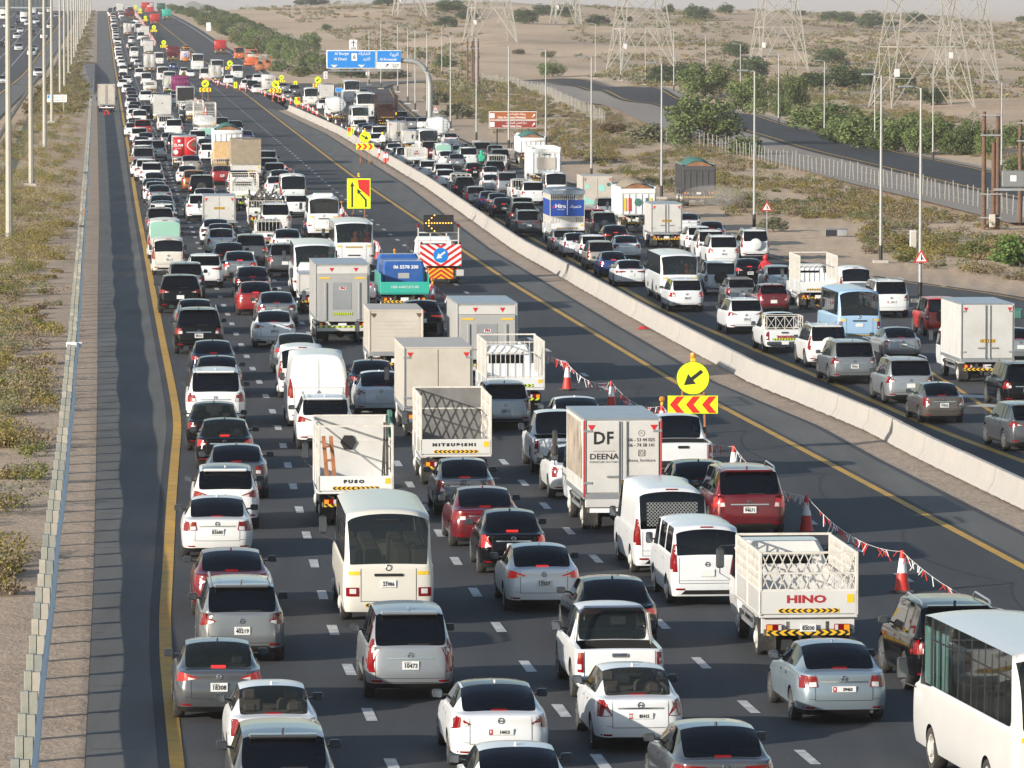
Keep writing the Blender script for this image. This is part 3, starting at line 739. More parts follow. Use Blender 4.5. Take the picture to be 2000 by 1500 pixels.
def suv_spec(L=4.5, W=1.84, H=1.69, ro=.9, wb=2.67, belt=1.08, rake=.36, yf=2.75, yc=3.45, hood=1.02, wr=.74, rw=.36, zb=.23, boxy=0, wrb=.78):
    rows = [dict(y=0, zb=belt - .02), dict(y=.09, zb=belt, w2=wrb, bw=.03), dict(y=.09 + rake * .5, zb=belt, zr=belt + (H - belt) * .56 + .055, wr=(wrb + wr) / 2 + .015, y3=.25), dict(y=.09 + rake, zb=belt, zr=H - .035, wr=wr, y3=.34),
            dict(y=.75 + rake * .5, zb=belt - .01, zr=H - .005, wr=wr + .01), dict(y=.86 + rake * .5, zb=belt - .012, zr=H, wr=wr + .01), dict(y=1.62, zb=belt - .03, zr=H + .004, wr=wr + .01), dict(y=1.73, zb=belt - .032, zr=H + .004, wr=wr + .01),
            dict(y=yf, zb=belt - .05, zr=H - .04, wr=wr), dict(y=(yf + yc) / 2, zb=belt - .04, zr=(H + hood) / 2 + .1, wr=.78), dict(y=yc, zb=hood + .03, w2=.8, bw=.2), dict(y=(yc + L) / 2, zb=hood), dict(y=L, zb=hood - .16)]
    return dict(rows=rows, W=W, zb=zb, lv=[(0, .92, .14, .2), (.14, .97, .03, .06), (.34, .995, 0, 0), (.58, 1, .02, .02), (.82, .985, .04, .08), (1, .95, .055, .22)],
                gr=[1, 2], gs=[3, 5, 7, 8], gw=[8, 9], bp=[4, 6], axles=(ro, ro + wb), rw=rw, rc=.17 - .05 * boxy, fc=.3, L=L, ro=ro, H=H, deck=belt, re=.05 - .012 * boxy, blk=1 if not boxy else 0, bow=.05 - .025 * boxy)
def van_spec(L=4.7, W=1.70, H=1.88, ro=1.05, wb=2.57, belt=1.18, hood=1.02, wr=.86, rw=.33, glass=True, nwin=2, rglass=True, yc=None, zb=.25, rake=.13, noz=.45):
    yc = yc or L - noz; yf = yc - .62
    side = np.linspace(.32, yf - .75, nwin + 1); rows = [dict(y=0, zb=belt - .02), dict(y=.05, zb=belt, w2=.84, bw=.02), dict(y=.05 + rake * .5, zb=belt, zr=belt + (H - belt) * .62 + .05, wr=.855, y3=.16), dict(y=.05 + rake, zb=belt, zr=H - .10, wr=wr - .01, y3=.2), dict(y=.05 + rake + .12, zb=belt, zr=H - .02, wr=wr - .03, y3=.26)]
    gs = []
    for q in range(nwin):
        i0 = len(rows); rows.append(dict(y=side[q] + (.1 if q == 0 else .05), zb=belt, zr=H, wr=wr)); rows.append(dict(y=side[q + 1] - .05, zb=belt, zr=H, wr=wr))
        if glass: gs.append(i0)
    i0 = len(rows); rows += [dict(y=yf - .62, zb=belt - .03, zr=H, wr=wr), dict(y=yf, zb=belt - .06, zr=H - .03, wr=wr - .01), dict(y=(yf + yc) / 2, zb=belt - .08, zr=(H + hood) / 2 + .15, wr=.86), dict(y=yc, zb=hood, w2=.84, bw=.1), dict(y=yc + noz * .55, zb=hood - .08), dict(y=L, zb=hood - .22)]
    gs += [i0, i0 + 1]
    return dict(rows=rows, W=W, zb=zb, lv=[(0, .95, .07, .12), (.14, .98, .015, .03), (.34, 1, 0, 0), (.58, 1, .01, .01), (.82, .995, .015, .03), (1, .985, .02, .10)], gr=[1, 2] if rglass else [], gs=gs, gw=[i0 + 1, i0 + 2], bp=[],
                axles=(ro, ro + wb), rw=rw, rc=.065, fc=.25, L=L, ro=ro, H=H, deck=belt, vc=.8, re=.07, rcw=.03, tr=.02, tf=.05, bow=.02, blk=0, crease=.2, wc=.92)

LIGHTS = {   # tail lamp outlines for a car of half width 1: list of (material, outline in half-widths / metres above the deck)
 'wedge': [('L', [(.60, -.16), (.98, -.27), (.99, -.03), (.90, -.01)]), ('lens_clear', [(.66, -.185), (.80, -.225), (.80, -.14), (.67, -.15)])],
 'slim': [('L', [(.46, -.13), (.98, -.21), (.99, -.03), (.80, -.02)]), ('lens_clear', [(.52, -.14), (.70, -.165), (.70, -.10)])],
 'block': [('L', [(.56, -.26), (.98, -.29), (.99, -.04), (.60, -.05)]), ('lens_clear', [(.60, -.25), (.76, -.262), (.76, -.17), (.605, -.16)])],
 'tri': [('L', [(.62, -.30), (.985, -.33), (.985, -.02), (.80, -.01)]), ('lens_clear', [(.65, -.29), (.84, -.305), (.80, -.17)])],
 'vert': [('L', [(.80, -.50), (.93, -.50), (.985, -.28), (.985, .02), (.88, .18), (.80, .16), (.86, -.10)]), ('lens_clear', [(.81, -.08), (.87, -.12), (.86, .02), (.80, .02)])],
 'tall': [('L', [(.84, -.36), (.985, -.36), (.985, .30), (.90, .30), (.86, 0)])],
 'mid': [('L', [(.64, -.28), (.98, -.31), (.985, -.06), (.70, -.07)]), ('lens_clear', [(.66, -.27), (.78, -.28), (.78, -.18), (.68, -.17)])],
 'bar': [('L', [(.36, -.13), (.98, -.20), (.99, -.05), (.38, -.08)])],
 'square': [('L', [(.80, -.34), (.985, -.34), (.985, -.05), (.80, -.05)]), ('lens_clear', [(.82, -.22), (.97, -.22), (.97, -.15), (.82, -.15)])],
}
def car_template(kind, light='wedge', lit=0, num=None, red=None, spare=0, rails=0, clear=0, badge=1, dark_roof=0, exh=0, chrome=0, mesh=0, **kw):
    sp = {'sedan': sedan_spec, 'suv': suv_spec, 'van': van_spec}[kind](**kw)
    ms, bv = build_body(sp); W = sp['W'] / 2; dk = sp['deck']; H = sp['H']; ro = sp['ro']; L = sp['L']
    parts = []
    dec = []; box = kind != 'sedan'
    # seams: boot lid / tailgate, doors
    tz = dk - (.52 if not box else .62); sw = W * (.62 if not box else .78)
    seam = [rect(-sw, -sw + .010, tz, dk - .03), rect(sw - .010, sw, tz, dk - .03), rect(-sw, sw, tz - .006, tz + .004)]
    dec.append(T('boot_seam', decal(bv, seam, step=.12, off=.005), 'ink'))
    sd = MB(); door_y = [sp['axles'][0] + .55, sp['axles'][0] + 1.25, sp['axles'][1] - .45] if kind != 'van' else [sp['axles'][0] + .5, sp['axles'][1] - .55, sp['axles'][1] + .35]
    for s in (-1, 1):
        for yy in door_y:
            q = [rect(yy - .005, yy + .005, .36, dk - .04)] if s > 0 else [rect(-yy - .005, -yy + .005, .36, dk - .04)]
            d_ = decal(bv, q, ang=-s * math.pi / 2, step=.15, off=.004, oy=-4); sd.add(d_.v, d_.f)
    dec.append(T('door_seam', sd, 'ink'))
    for s in (-1, 1):
        for yy in door_y[:2]:
            q = rect(yy + .06, yy + .22, dk - .17, dk - .13); q = [q] if s > 0 else [mir(q)]
            d_ = decal(bv, q, ang=-s * math.pi / 2, step=.2, off=.03, oy=-4); dec.append(T('door_handle', d_, 'PAINT'))
    parts.append(['body', ms[0], 'PAINT', dec])
    parts.append(['rear_window', ms[1], 'glass_clear' if clear else 'glass', []])
    if not len(ms[1].polygons): parts.pop()
    else:
        bz = (H - .07) if box else dk + .05
        if kind == 'van': bz = H - .04
        w_ = .16; hit = bv.ray_cast(Vector((0, -6, bz)), Vector((0, 1, 0)), 20); by = hit[0].y if hit[0] else .3
        parts.append(T('brake_light', MB().box(-w_ * .9, w_ * .9, by - .03, by + .02, bz - .018, bz + .018, .006), 'brake_lit' if lit else 'lens_red'))
    for m_ in (ms[2], ms[3]):
        if len(m_.polygons): parts.append(['side_window', m_, 'glass_clear' if clear == 2 else 'glass', []])
    parts.append(['windshield', ms[4], 'glass', []])
    parts += trim_parts(ms[5])
    if len(ms[6].polygons): parts.append(['underbody', ms[6], 'well', []])
    # tail lamps
    for s in (-1, 1):
        mains = MB(); subs = []
        for mt, pl in LIGHTS[light]:
            q = [(a * W * .985, z + dk) for a, z in pl]; q = q if s > 0 else mir(q)
            d_ = decal(bv, [q], ang=0, off=.012 if mt == 'L' else .017, step=.05)
            if mt == 'L':
                mains.add(d_.v, d_.f)
                zz = [z + dk for a, z in pl]; za, zc = min(zz) + .02, max(zz) - .03        # the part wrapping round the corner
                q2 = rect(sp['rc'] * .2, .26, za + .04, zc); q2 = q2 if s > 0 else mir(q2)
                d2 = decal(bv, [q2], ang=-s * math.pi / 2, off=.011, step=.06, oy=-4); subs.append(T('side_lens', d2, 'lens_lit' if lit else 'lens_red'))
            else: subs.append(T('reverse_lamp', d_, mt))
        parts.append(T('tail_light', mains, 'lens_lit' if lit else 'lens_red', subs))
    if kind == 'suv':
        wr_ = sp['rows'][3]['wr'] * W; ys_ = sp['rows'][3]['y']
        parts.append(T('roof_spoiler', MB().box(-wr_ * .86, wr_ * .86, ys_ - .17, ys_ + .12, H - .085, H - .02, .03), 'PAINT')); parts.append(T('rear_wiper', decal(bv, [rect(-.06, .40, dk + .05, dk + .068)], off=.02, step=.2), 'ink'))
    if kind != 'van': dec.append(T('boot_seam', decal(bv, [rect(-W * .97, -sw, tz + .02, tz + .028), rect(sw, W * .97, tz + .02, tz + .028)], off=.005, step=.12), 'ink'))
    else: dec.append(T('boot_seam', decal(bv, [rect(-W * .9, W * .9, .62, .628)] + ([rect(-.006, .006, .5, H - .15), rect(-W * .8, W * .8, 1.32, 1.33)] if not len(ms[1].polygons) else []), off=.005, step=.15), 'ink'))
    # plate, badge, bumper reflectors
    pz = dk - (.30 if not box else .36); py = rear_y(bv, 0, pz) - .012
    if kind == 'van': pz = dk - .38; py = rear_y(bv, 0, pz) - .012
    parts.append(plate_part(py, pz, num, red, w=.46 if red else .33, h=.115 if red else .17))
    if chrome: parts.append(T('chrome_strip', decal(bv, [rect(-W * .5, W * .5, pz + .125, pz + .155)], off=.015, step=.1), 'chrome'))
    if badge:
        bzz = pz + .20; byy = rear_y(bv, 0, bzz)
        b = MB(); b.lathe([(.052, byy - .02), (.06, byy - .012), (.042, byy - .012)], (0, 0, bzz), 'y', 14); b.box(-.05, .05, byy - .02, byy - .01, bzz - .008, bzz + .008)
        parts.append(T('badge', b, 'chrome'))
    for s in (-1, 1):
        q = rect(W * .62, W * .86, .40 if box else .34, .445 if box else .375); q = q if s > 0 else mir(q)
        parts.append(T('reflector', decal(bv, [q], off=.01, step=.1), 'lens_red'))
    lo = .40 if box else .32
    parts.append(T('bumper_insert', decal(bv, [[(-W * .72, sp['zb'] + .05), (W * .72, sp['zb'] + .05), (W * .60, lo), (-W * .60, lo)]], off=.007, step=.12), 'black_plastic'))
    if exh: parts.append(T('exhaust_pipe', MB().tube([(W * .6, -.02 + .1, .27), (W * .6, .4, .27)], .035, 10), 'chrome'))
    # front lamps and grille
    fz = sp['rows'][-1]['zb'] - .1
    for s in (-1, 1):
        q = rect(W * .56, W * .92, fz - .10, fz + .03); q = mir(q) if s > 0 else q
        parts.append(T('headlight', decal(bv, [q], ang=math.pi, off=.01, step=.08, oy=-9), 'lens_clear'))
    parts.append(T('grille', decal(bv, [rect(-W * .5, W * .5, fz - .22, fz - .02)], ang=math.pi, off=.008, step=.1, oy=-9), 'black_plastic'))
    # mirrors
    my = sp['rows'][-4]['y'] + (.05 if kind != 'van' else .25)
    for s in (-1, 1):
        b, g = mirror(s * (W - .04), my - .15, dk + .07, s, *( (.2, .15) if kind != 'van' else (.16, .26)))
        parts.append(T('mirror', b, 'mirror_back', [T('mirror_glass', g, 'mirror_pane')], smooth=True))
    # roof furniture
    if rails:
        for s in (-1, 1):
            x = s * W * .70; parts.append(T('roof_rail', MB().tube([(x, .55, H - .02), (x, .7, H + .045), (x, 2.3, H + .05), (x, 2.5, H - .03)], .022, 6), 'alu' if rails == 1 else 'black_plastic', smooth=True))
    if kind != 'van':
        an = MB(); ay = sp['rows'][4]['y'] + .22 if not box else .75; an.box(-.02, .02, ay - .07, ay + .07, H - .01, H + .05, .015); parts.append(T('antenna', an, 'PAINT'))
    if spare:
        sy = rear_y(bv, 0, dk - .12) - .02; sw_ = MB(); sw_.lathe([(.02, sy - .22), (.26, sy - .215), (.345, sy - .19), (.36, sy - .1), (.34, sy)], (.0, 0, dk - .14), 'y', 26)
        parts.append(T('spare_wheel', sw_, 'PAINT' if spare == 1 else 'tyre', smooth=True))
    if dark_roof:
        yy0, yy1 = (sp['rows'][4]['y'] if not box else sp['rows'][3]['y'] + .1), sp['rows'][7]['y'] - .05
        rm = MB(); V = []; nx, ny = 8, 8
        for i in range(ny + 1):
            for j in range(nx + 1):
                x = (-1 + 2 * j / nx) * W * .66; y = yy0 + (yy1 - yy0) * i / ny; h_ = bv.ray_cast(Vector((x, y, 5)), Vector((0, 0, -1)), 10); V.append((x, y, (h_[0].z if h_[0] else H) + .006))
        rm.add(V, [(i * (nx + 1) + j, i * (nx + 1) + j + 1, (i + 1) * (nx + 1) + j + 1, (i + 1) * (nx + 1) + j) for i in range(ny) for j in range(nx)])
        parts.append(T('roof_panel', rm, 'paint_black', smooth=True))
    # seats seen through the glass
    if clear:
        st = MB(); cy = sp['axles'][0] + .55
        for x in (-.38, .38):
            st.box(x - .25, x + .25, cy + .75, cy + .92, .45, 1.12, .06); st.box(x - .13, x + .13, cy + .73, cy + .83, 1.10, 1.30, .05)
        st.box(-.62, .62, cy - .1, cy + .08, .5, 1.0, .06)
        for x in (-.4, .4): st.box(x - .12, x + .12, cy - .12, cy - .02, .98, 1.14, .04)
        st.box(-.7, .7, sp['axles'][1] - .75, sp['axles'][1] - .35, .5, .92, .05)
        parts.append(T('seat', st, 'seat_tan' if clear == 2 else 'seat'))
    rs = 'rim' if kind != 'van' else 'rim_white'
    for ay in sp['axles']:
        for s in (-1, 1): parts.append(wheel_parts(sp['rw'], .21, s * (W - .015), ay, rs))
    if mesh:
        st = []; x0, x1, z0, z1 = -W * .66, W * .66, dk + .10, H - .34
        for i in range(-14, 15):
            for k in (-1, 1):
                a, b = (i * .085 - k * (z1 - z0) / 2, z0), (i * .085 + k * (z1 - z0) / 2, z1)
                t0, t1 = sorted(((x0 - a[0]) / (b[0] - a[0]), (x1 - a[0]) / (b[0] - a[0]))); t0, t1 = max(t0, 0), min(t1, 1)
                if t1 - t0 > .05:
                    p, q = [(a[0] + (b[0] - a[0]) * t, a[1] + (b[1] - a[1]) * t) for t in (t0, t1)]; st.append([(p[0] - .007, p[1]), (p[0] + .007, p[1]), (q[0] + .007, q[1]), (q[0] - .007, q[1])])
        parts.append(T('window_bars', decal(bv, st, off=.009, step=.3), 'box_grey'))
    return dict(parts=parts, ro=ro, L=L, W=sp['W'], H=H)

def shift_tpl(t):
    """put the origin under the rear axle"""
    done = set()
    def rec(p):
        if p[1] is not None and p[1].name not in done:
            done.add(p[1].name); me = p[1]; n = len(me.vertices)
            if n:
                co = np.empty(n * 3); me.vertices.foreach_get('co', co); co[1::3] -= t['ro']; me.vertices.foreach_set('co', co); me.update()
        for c in p[3]: rec(c)
    for p in t['parts']: rec(p)
    return t
SKIP = ('plate_number', 'plate_code', 'plate_caption', 'code_number', 'door_seam', 'boot_seam', 'side_seam')
STUFF = ('door_seam', 'boot_seam', 'side_seam', 'plate_number', 'lettering', 'cage_side', 'cage_tail', 'lattice', 'seat', 'print', 'cargo_scrap', 'ribs', 'panel_line', 'tassels', 'brackets', 'window_bars')
MLISTS = {}
def merge(ps, skip=True):
    V, Fc, M, names, sm = [], [], [], [], []
    def rec(p):
        if p[1] is not None and not (skip and p[0] in SKIP):
            me = p[1]; o = len(V); n = len(me.vertices); co = np.empty(n * 3); me.vertices.foreach_get('co', co); V.extend(map(tuple, co.reshape(-1, 3)))
            if p[2] not in names: names.append(p[2])
            k = names.index(p[2])
            for q in me.polygons: Fc.append(tuple(i + o for i in q.vertices)); M.append(k); sm.append(q.use_smooth)
        for c in p[3]: rec(c)
    for p in ps: rec(p)
    me = bpy.data.meshes.new('vehicle'); me.from_pydata(V, [], Fc); me.polygons.foreach_set('material_index', M); me.polygons.foreach_set('use_smooth', sm)
    me.set_sharp_from_angle(angle=R(45)); me.update()
    for nm in names: me.materials.append(MATS['paint_white'] if nm == 'PAINT' else mat_of(nm))
    MLISTS[me.name] = names; return me
def lod(t):
    """all parts joined into one mesh (for vehicles too small in the photo to show their parts)"""
    if 'lod' not in t: t['lod'] = merge(t['parts'])
    return t['lod']
KEEP = ('wheel', 'tail_light', 'license_plate', 'rear_window', 'side_window', 'windshield')
def mid(t):
    """larger parts only, their small pieces merged into them"""
    if 'mid' not in t:
        big, small = [], [t['parts'][0]]
        for p in t['parts'][1:]:
            ok = p[0] in KEEP
            if not ok and p[1] is not None and len(p[1].vertices):
                co = np.empty(len(p[1].vertices) * 3); p[1].vertices.foreach_get('co', co); co = co.reshape(-1, 3); e = np.sort(co.max(0) - co.min(0)); ok = e[1] > .45 and p[0] not in ('underbody', 'black_trim', 'bumper_insert', 'seat')
            (big if ok else small).append(p)
        t['mid'] = [[t['parts'][0][0], merge(small), 'MULTI', []]] + [[p[0], merge([p]), 'MULTI', []] for p in big]
    return t['mid']
def spawn(t, name, loc, rz, col='white', label=None, cat='car', group=None, far=0, sc=1.0, rx=0.0):
    """far: 0 all parts and sub-parts, 1 main parts, 2 one mesh"""
    pm = MATS['paint_' + col]
    def slots(q, m):
        me = q.data
        if m == 'MULTI':
            for i, nm in enumerate(MLISTS[me.name]):
                if nm == 'PAINT': q.material_slots[i].link = 'OBJECT'; q.material_slots[i].material = pm
        else:
            if not me.materials: me.materials.append(MATS['paint_white'] if m == 'PAINT' else mat_of(m))
            if m == 'PAINT': q.material_slots[0].link = 'OBJECT'; q.material_slots[0].material = pm
    if far == 2:
        o = bpy.data.objects.new(name, lod(t)); C.objects.link(o); slots(o, 'MULTI')
    else:
        o = empty(name)
        def rec(p, par):
            nm, me, m, ch = p
            q = bpy.data.objects.new(nm, me); C.objects.link(q); q.parent = par
            if me is not None: slots(q, m)
            if nm in STUFF: q['kind'] = 'stuff'
            for c in ch: rec(c, q)
        for p in (mid(t) if far == 1 else t['parts']): rec(p, o)
    o.location = loc; o.rotation_euler = (rx, 0, rz); o.scale = (sc, sc, sc)
    tag(o, label, cat, group); return o

# ================================================================ TRUCKS AND BUSES
def pattern_mat(name, c1, c2, n, kx, kz, mirror=True, axis='XZ', tri=True):
    """printed chevrons or stripes on a flat board (generated coordinates)"""
    m = mat(name, c1, .45); nn = m.node_tree.nodes; l = m.node_tree.links; b = nn['Principled BSDF']
    tc = nn.new('ShaderNodeTexCoord'); sp = nn.new('ShaderNodeSeparateXYZ'); l.new(tc.outputs['Generated'], sp.inputs[0])
    def mth(op, a, b_=None, **k):
        q = nn.new('ShaderNodeMath'); q.operation = op
        for i, v in enumerate((a, b_)):
            if v is None: continue
            if isinstance(v, (int, float)): q.inputs[i].default_value = v
            else: l.new(v, q.inputs[i])
        return q.outputs[0]
    x = mth('SUBTRACT', sp.outputs['X'], .5); z = mth('SUBTRACT', sp.outputs['Z'], .5)
    if mirror: x = mth('ABSOLUTE', x)
    if tri: z = mth('ABSOLUTE', z)
    v = mth('FRACT', mth('MULTIPLY', mth('ADD', mth('MULTIPLY', x, kx), mth('MULTIPLY', z, kz)), n))
    g = mth('GREATER_THAN', v, .5); mx = nn.new('ShaderNodeMixRGB'); mx.inputs[1].default_value = (*c1, 1); mx.inputs[2].default_value = (*c2, 1)
    l.new(g, mx.inputs[0]); l.new(mx.outputs[0], b.inputs['Base Color']); return m
pattern_mat('tape_amber', (.80, .46, .02), (.02, .02, .02), 10, 1, .10); pattern_mat('tape_fluoro', (.66, .80, .03), (.03, .03, .02), 9, 1, .10)
pattern_mat('tape_redyellow', (.80, .45, .02), (.50, .015, .015), 2.4, 1.6, 1.0, tri=False); pattern_mat('tma_board', (.82, .82, .82), (.62, .02, .02), 3.4, 1.3, -1.0, tri=False)
mat('box_white', (.58, .57, .545), .5, dirt=(.34, .30, .25), ds=.9, dk=.35); mat('box_cream', (.53, .49, .425), .55, dirt=(.32, .26, .2), ds=.8, dk=.4)
mat('box_grey', (.40, .40, .39), .5, .1, dirt=(.3, .28, .25), ds=.9, dk=.4); mat('zlam_red', (.52, .012, .016), .45)
mat('cage_white', (.66, .63, .57), .6, dirt=(.30, .22, .15), ds=3, dk=.5)
def loft(levels, c=.06):
    mb = MB(); V = []; n = 8
    for (z, x, y0, y1) in levels:
        V += [(-x + c, y0, z), (x - c, y0, z), (x, y0 + c, z), (x, y1 - c, z), (x - c, y1, z), (-x + c, y1, z), (-x, y1 - c, z), (-x, y0 + c, z)]
    Fc = [tuple(range(7, -1, -1)), tuple(range((len(levels) - 1) * 8, len(levels) * 8))]
    for i in range(len(levels) - 1):
        for k in range(8): Fc.append((i * 8 + k, i * 8 + (k + 1) % 8, (i + 1) * 8 + (k + 1) % 8, (i + 1) * 8 + k))
    mb.add(V, Fc); return mb
def q4(x0, x1, y, z0, z1): return MB().poly([(x0, y, z0), (x1, y, z0), (x1, y, z1), (x0, y, z1)])
def chassis(L, W, ro, wb, rw=.38, cabL=1.65, cabH=2.15, num=None, red=None, tape='tape_amber', bump=True, lights=True, zf=.98, tandem=0, cabcol='PAINT', bumpz=.62):
    """frame, axles, wheels, cab and tail furniture; y = 0 is the rear end of the load body"""
    ps = []; y1 = L - cabL; w2 = W / 2
    cb = loft([(.48, .95 * w2, y1 + .02, L - .08), (.75, w2 * .98, y1, L), (1.25, w2 * .98, y1, L - .02), (cabH - .25, w2 * .92, y1 + .02, L - .38), (cabH, w2 * .80, y1 + .15, L - .6)], .09)
    xx = w2 * .98
    cab = T('cab', cb, cabcol, [T('cab_rear_window', q4(-w2 * .62, w2 * .62, y1 - .004, 1.35, cabH - .32), 'glass')], smooth=True)
    for s in (-1, 1):
        cab[3].append(T('cab_side_window', MB().poly([(s * (xx + .004), y1 + .45, 1.28), (s * (xx + .004), L - .16, 1.28), (s * (w2 * .925 + .01), L - .46, cabH - .27), (s * (w2 * .925 + .01), y1 + .5, cabH - .27)]), 'glass'))
        cab[3].append(T('door_seam', MB().box(s * xx - .003, s * xx + .006, y1 + .38, y1 + .395, .8, 1.9), 'ink'))
    cab[3].append(T('windshield', MB().poly([(-w2 * .85, L - .03 + .012, 1.3), (w2 * .85, L - .03 + .012, 1.3), (w2 * .8, L - .36 + .012, cabH - .28), (-w2 * .8, L - .36 + .012, cabH - .28)]), 'glass'))
    for s in (-1, 1):
        cab[3].append(T('headlight', MB().box(s * w2 * .55, s * w2 * .9, L - .01, L + .02, .78, .95, .01), 'lens_clear'))
        mbm = MB(); mx = s * (w2 + .2); mbm.tube([(s * w2 * .95, L - .25, 1.15), (mx, L - .12, 1.3), (mx, L - .12, 1.9), (s * w2 * .9, L - .35, 1.95)], .014, 5); mbm.box(mx - .09, mx + .09, L - .2, L - .1, 1.42, 1.85, .03)
        ps.append(T('mirror', mbm, 'mirror_back', [T('mirror_glass', q4(mx - .075, mx + .075, L - .203, 1.45, 1.82), 'mirror_pane')]))
    ps.insert(0, cab)
    f = MB()
    for s in (-1, 1): f.box(s * .36, s * .44, .12, L - .3, zf - .32, zf - .12)
    for yy in np.linspace(.3, L - 1.2, 5): f.box(-.36, .36, yy, yy + .08, zf - .30, zf - .14)
    f.tube([(-w2 + .3, ro, rw), (w2 - .3, ro, rw)], .07, 8); f.lathe([(.01, -.2), (.17, -.1), (.2, 0), (.17, .1), (.01, .2)], (0, ro, rw), 'y', 12)
    ps.append(T('chassis_frame', f, 'chassis'))
    ax = [(ro, 2)] + ([(ro + 1.3, 2)] if tandem else []) + [(ro + wb, 1)] + ([(ro + wb - 1.7, 1)] if tandem > 1 else [])
    for ay, n in ax:
        for s in (-1, 1):
            w = wheel_parts(rw, .22, s * (w2 - .05), ay, 'rim_white', 22)
            if n == 2:
                t2 = MB(); x = s * (w2 - .33); t2.lathe([(rw * .6, x - s * .22), (rw * .95, x - s * .22), (rw, x - s * .18), (rw, x - s * .03), (rw * .94, x), (rw * .6, x)], (0, ay, rw), 'x', 20); w[3].append(T('inner_tyre', t2, 'tyre'))
            ps.append(w)
    for s in (-1, 1):
        if lights:
            lx = s * (w2 - .28); tl = T('tail_light', MB().box(lx - .17, lx + .17, .03, .09, zf - .34, zf - .2, .015), 'lens_red', [T('indicator_lens', MB().box(lx + s * .04, lx + s * .155, .02, .032, zf - .325, zf - .215), 'lens_amber'), T('reverse_lamp', MB().box(lx - s * .155, lx - s * .09, .02, .032, zf - .325, zf - .215), 'lens_clear')]); ps.append(tl)
        fl = MB(); fl.box(s * (w2 - .42), s * (w2 - .03), ro - rw - .12, ro - rw - .09, .14, zf - .2); ps.append(T('mud_flap', fl, 'rubber'))
        sg = MB(); sg.box(s * (w2 - .08), s * (w2 - .04), ro + rw + .25 + 1.3 * (tandem > 0), ro + wb - rw - .35, .50, .60); sg.box(s * (w2 - .08), s * (w2 - .04), ro + rw + .25 + 1.3 * (tandem > 0), ro + wb - rw - .35, .72, .80)
        for yy in (ro + rw + .35 + 1.3 * (tandem > 0), ro + wb - rw - .5): sg.box(s * (w2 - .085), s * (w2 - .10), yy, yy + .06, .5, zf)
        if ro + wb - rw - .35 > ro + rw + .3 + 1.3 * (tandem > 0): ps.append(T('side_guard', sg, 'steel'))
    tk = MB(); tk.box(w2 - .55, w2 - .12, ro + rw + .4 + 1.3 * (tandem > 0), ro + rw + 1.1 + 1.3 * (tandem > 0), .48, .9, .08); ps.append(T('fuel_tank', tk, 'chassis'))
    if bump:
        b = MB(); b.box(-w2 + .06, w2 - .06, .05, .15, bumpz - .09, bumpz + .05, .015)
        ps.append(T('rear_bumper', b, 'chassis', [T('chevron_tape', MB().box(-w2 + .12, w2 - .12, .038, .049, bumpz - .08, bumpz + .04), tape)]))
        for s in (-1, 1): ps.append(T('bumper_arm', MB().box(s * .38, s * .46, .1, .5, bumpz - .02, zf - .15), 'chassis'))
    ps.append(plate_part(.04, zf - .28, num, red))
    return ps
def tri_mark(x, y, z, r=.10, m='sign_red', down=True):
    k = -1 if down else 1
    return T('reflective_triangle', MB().poly([(x - r, y, z - k * r * .6), (x + r, y, z - k * r * .6), (x, y, z + k * r)]), m)
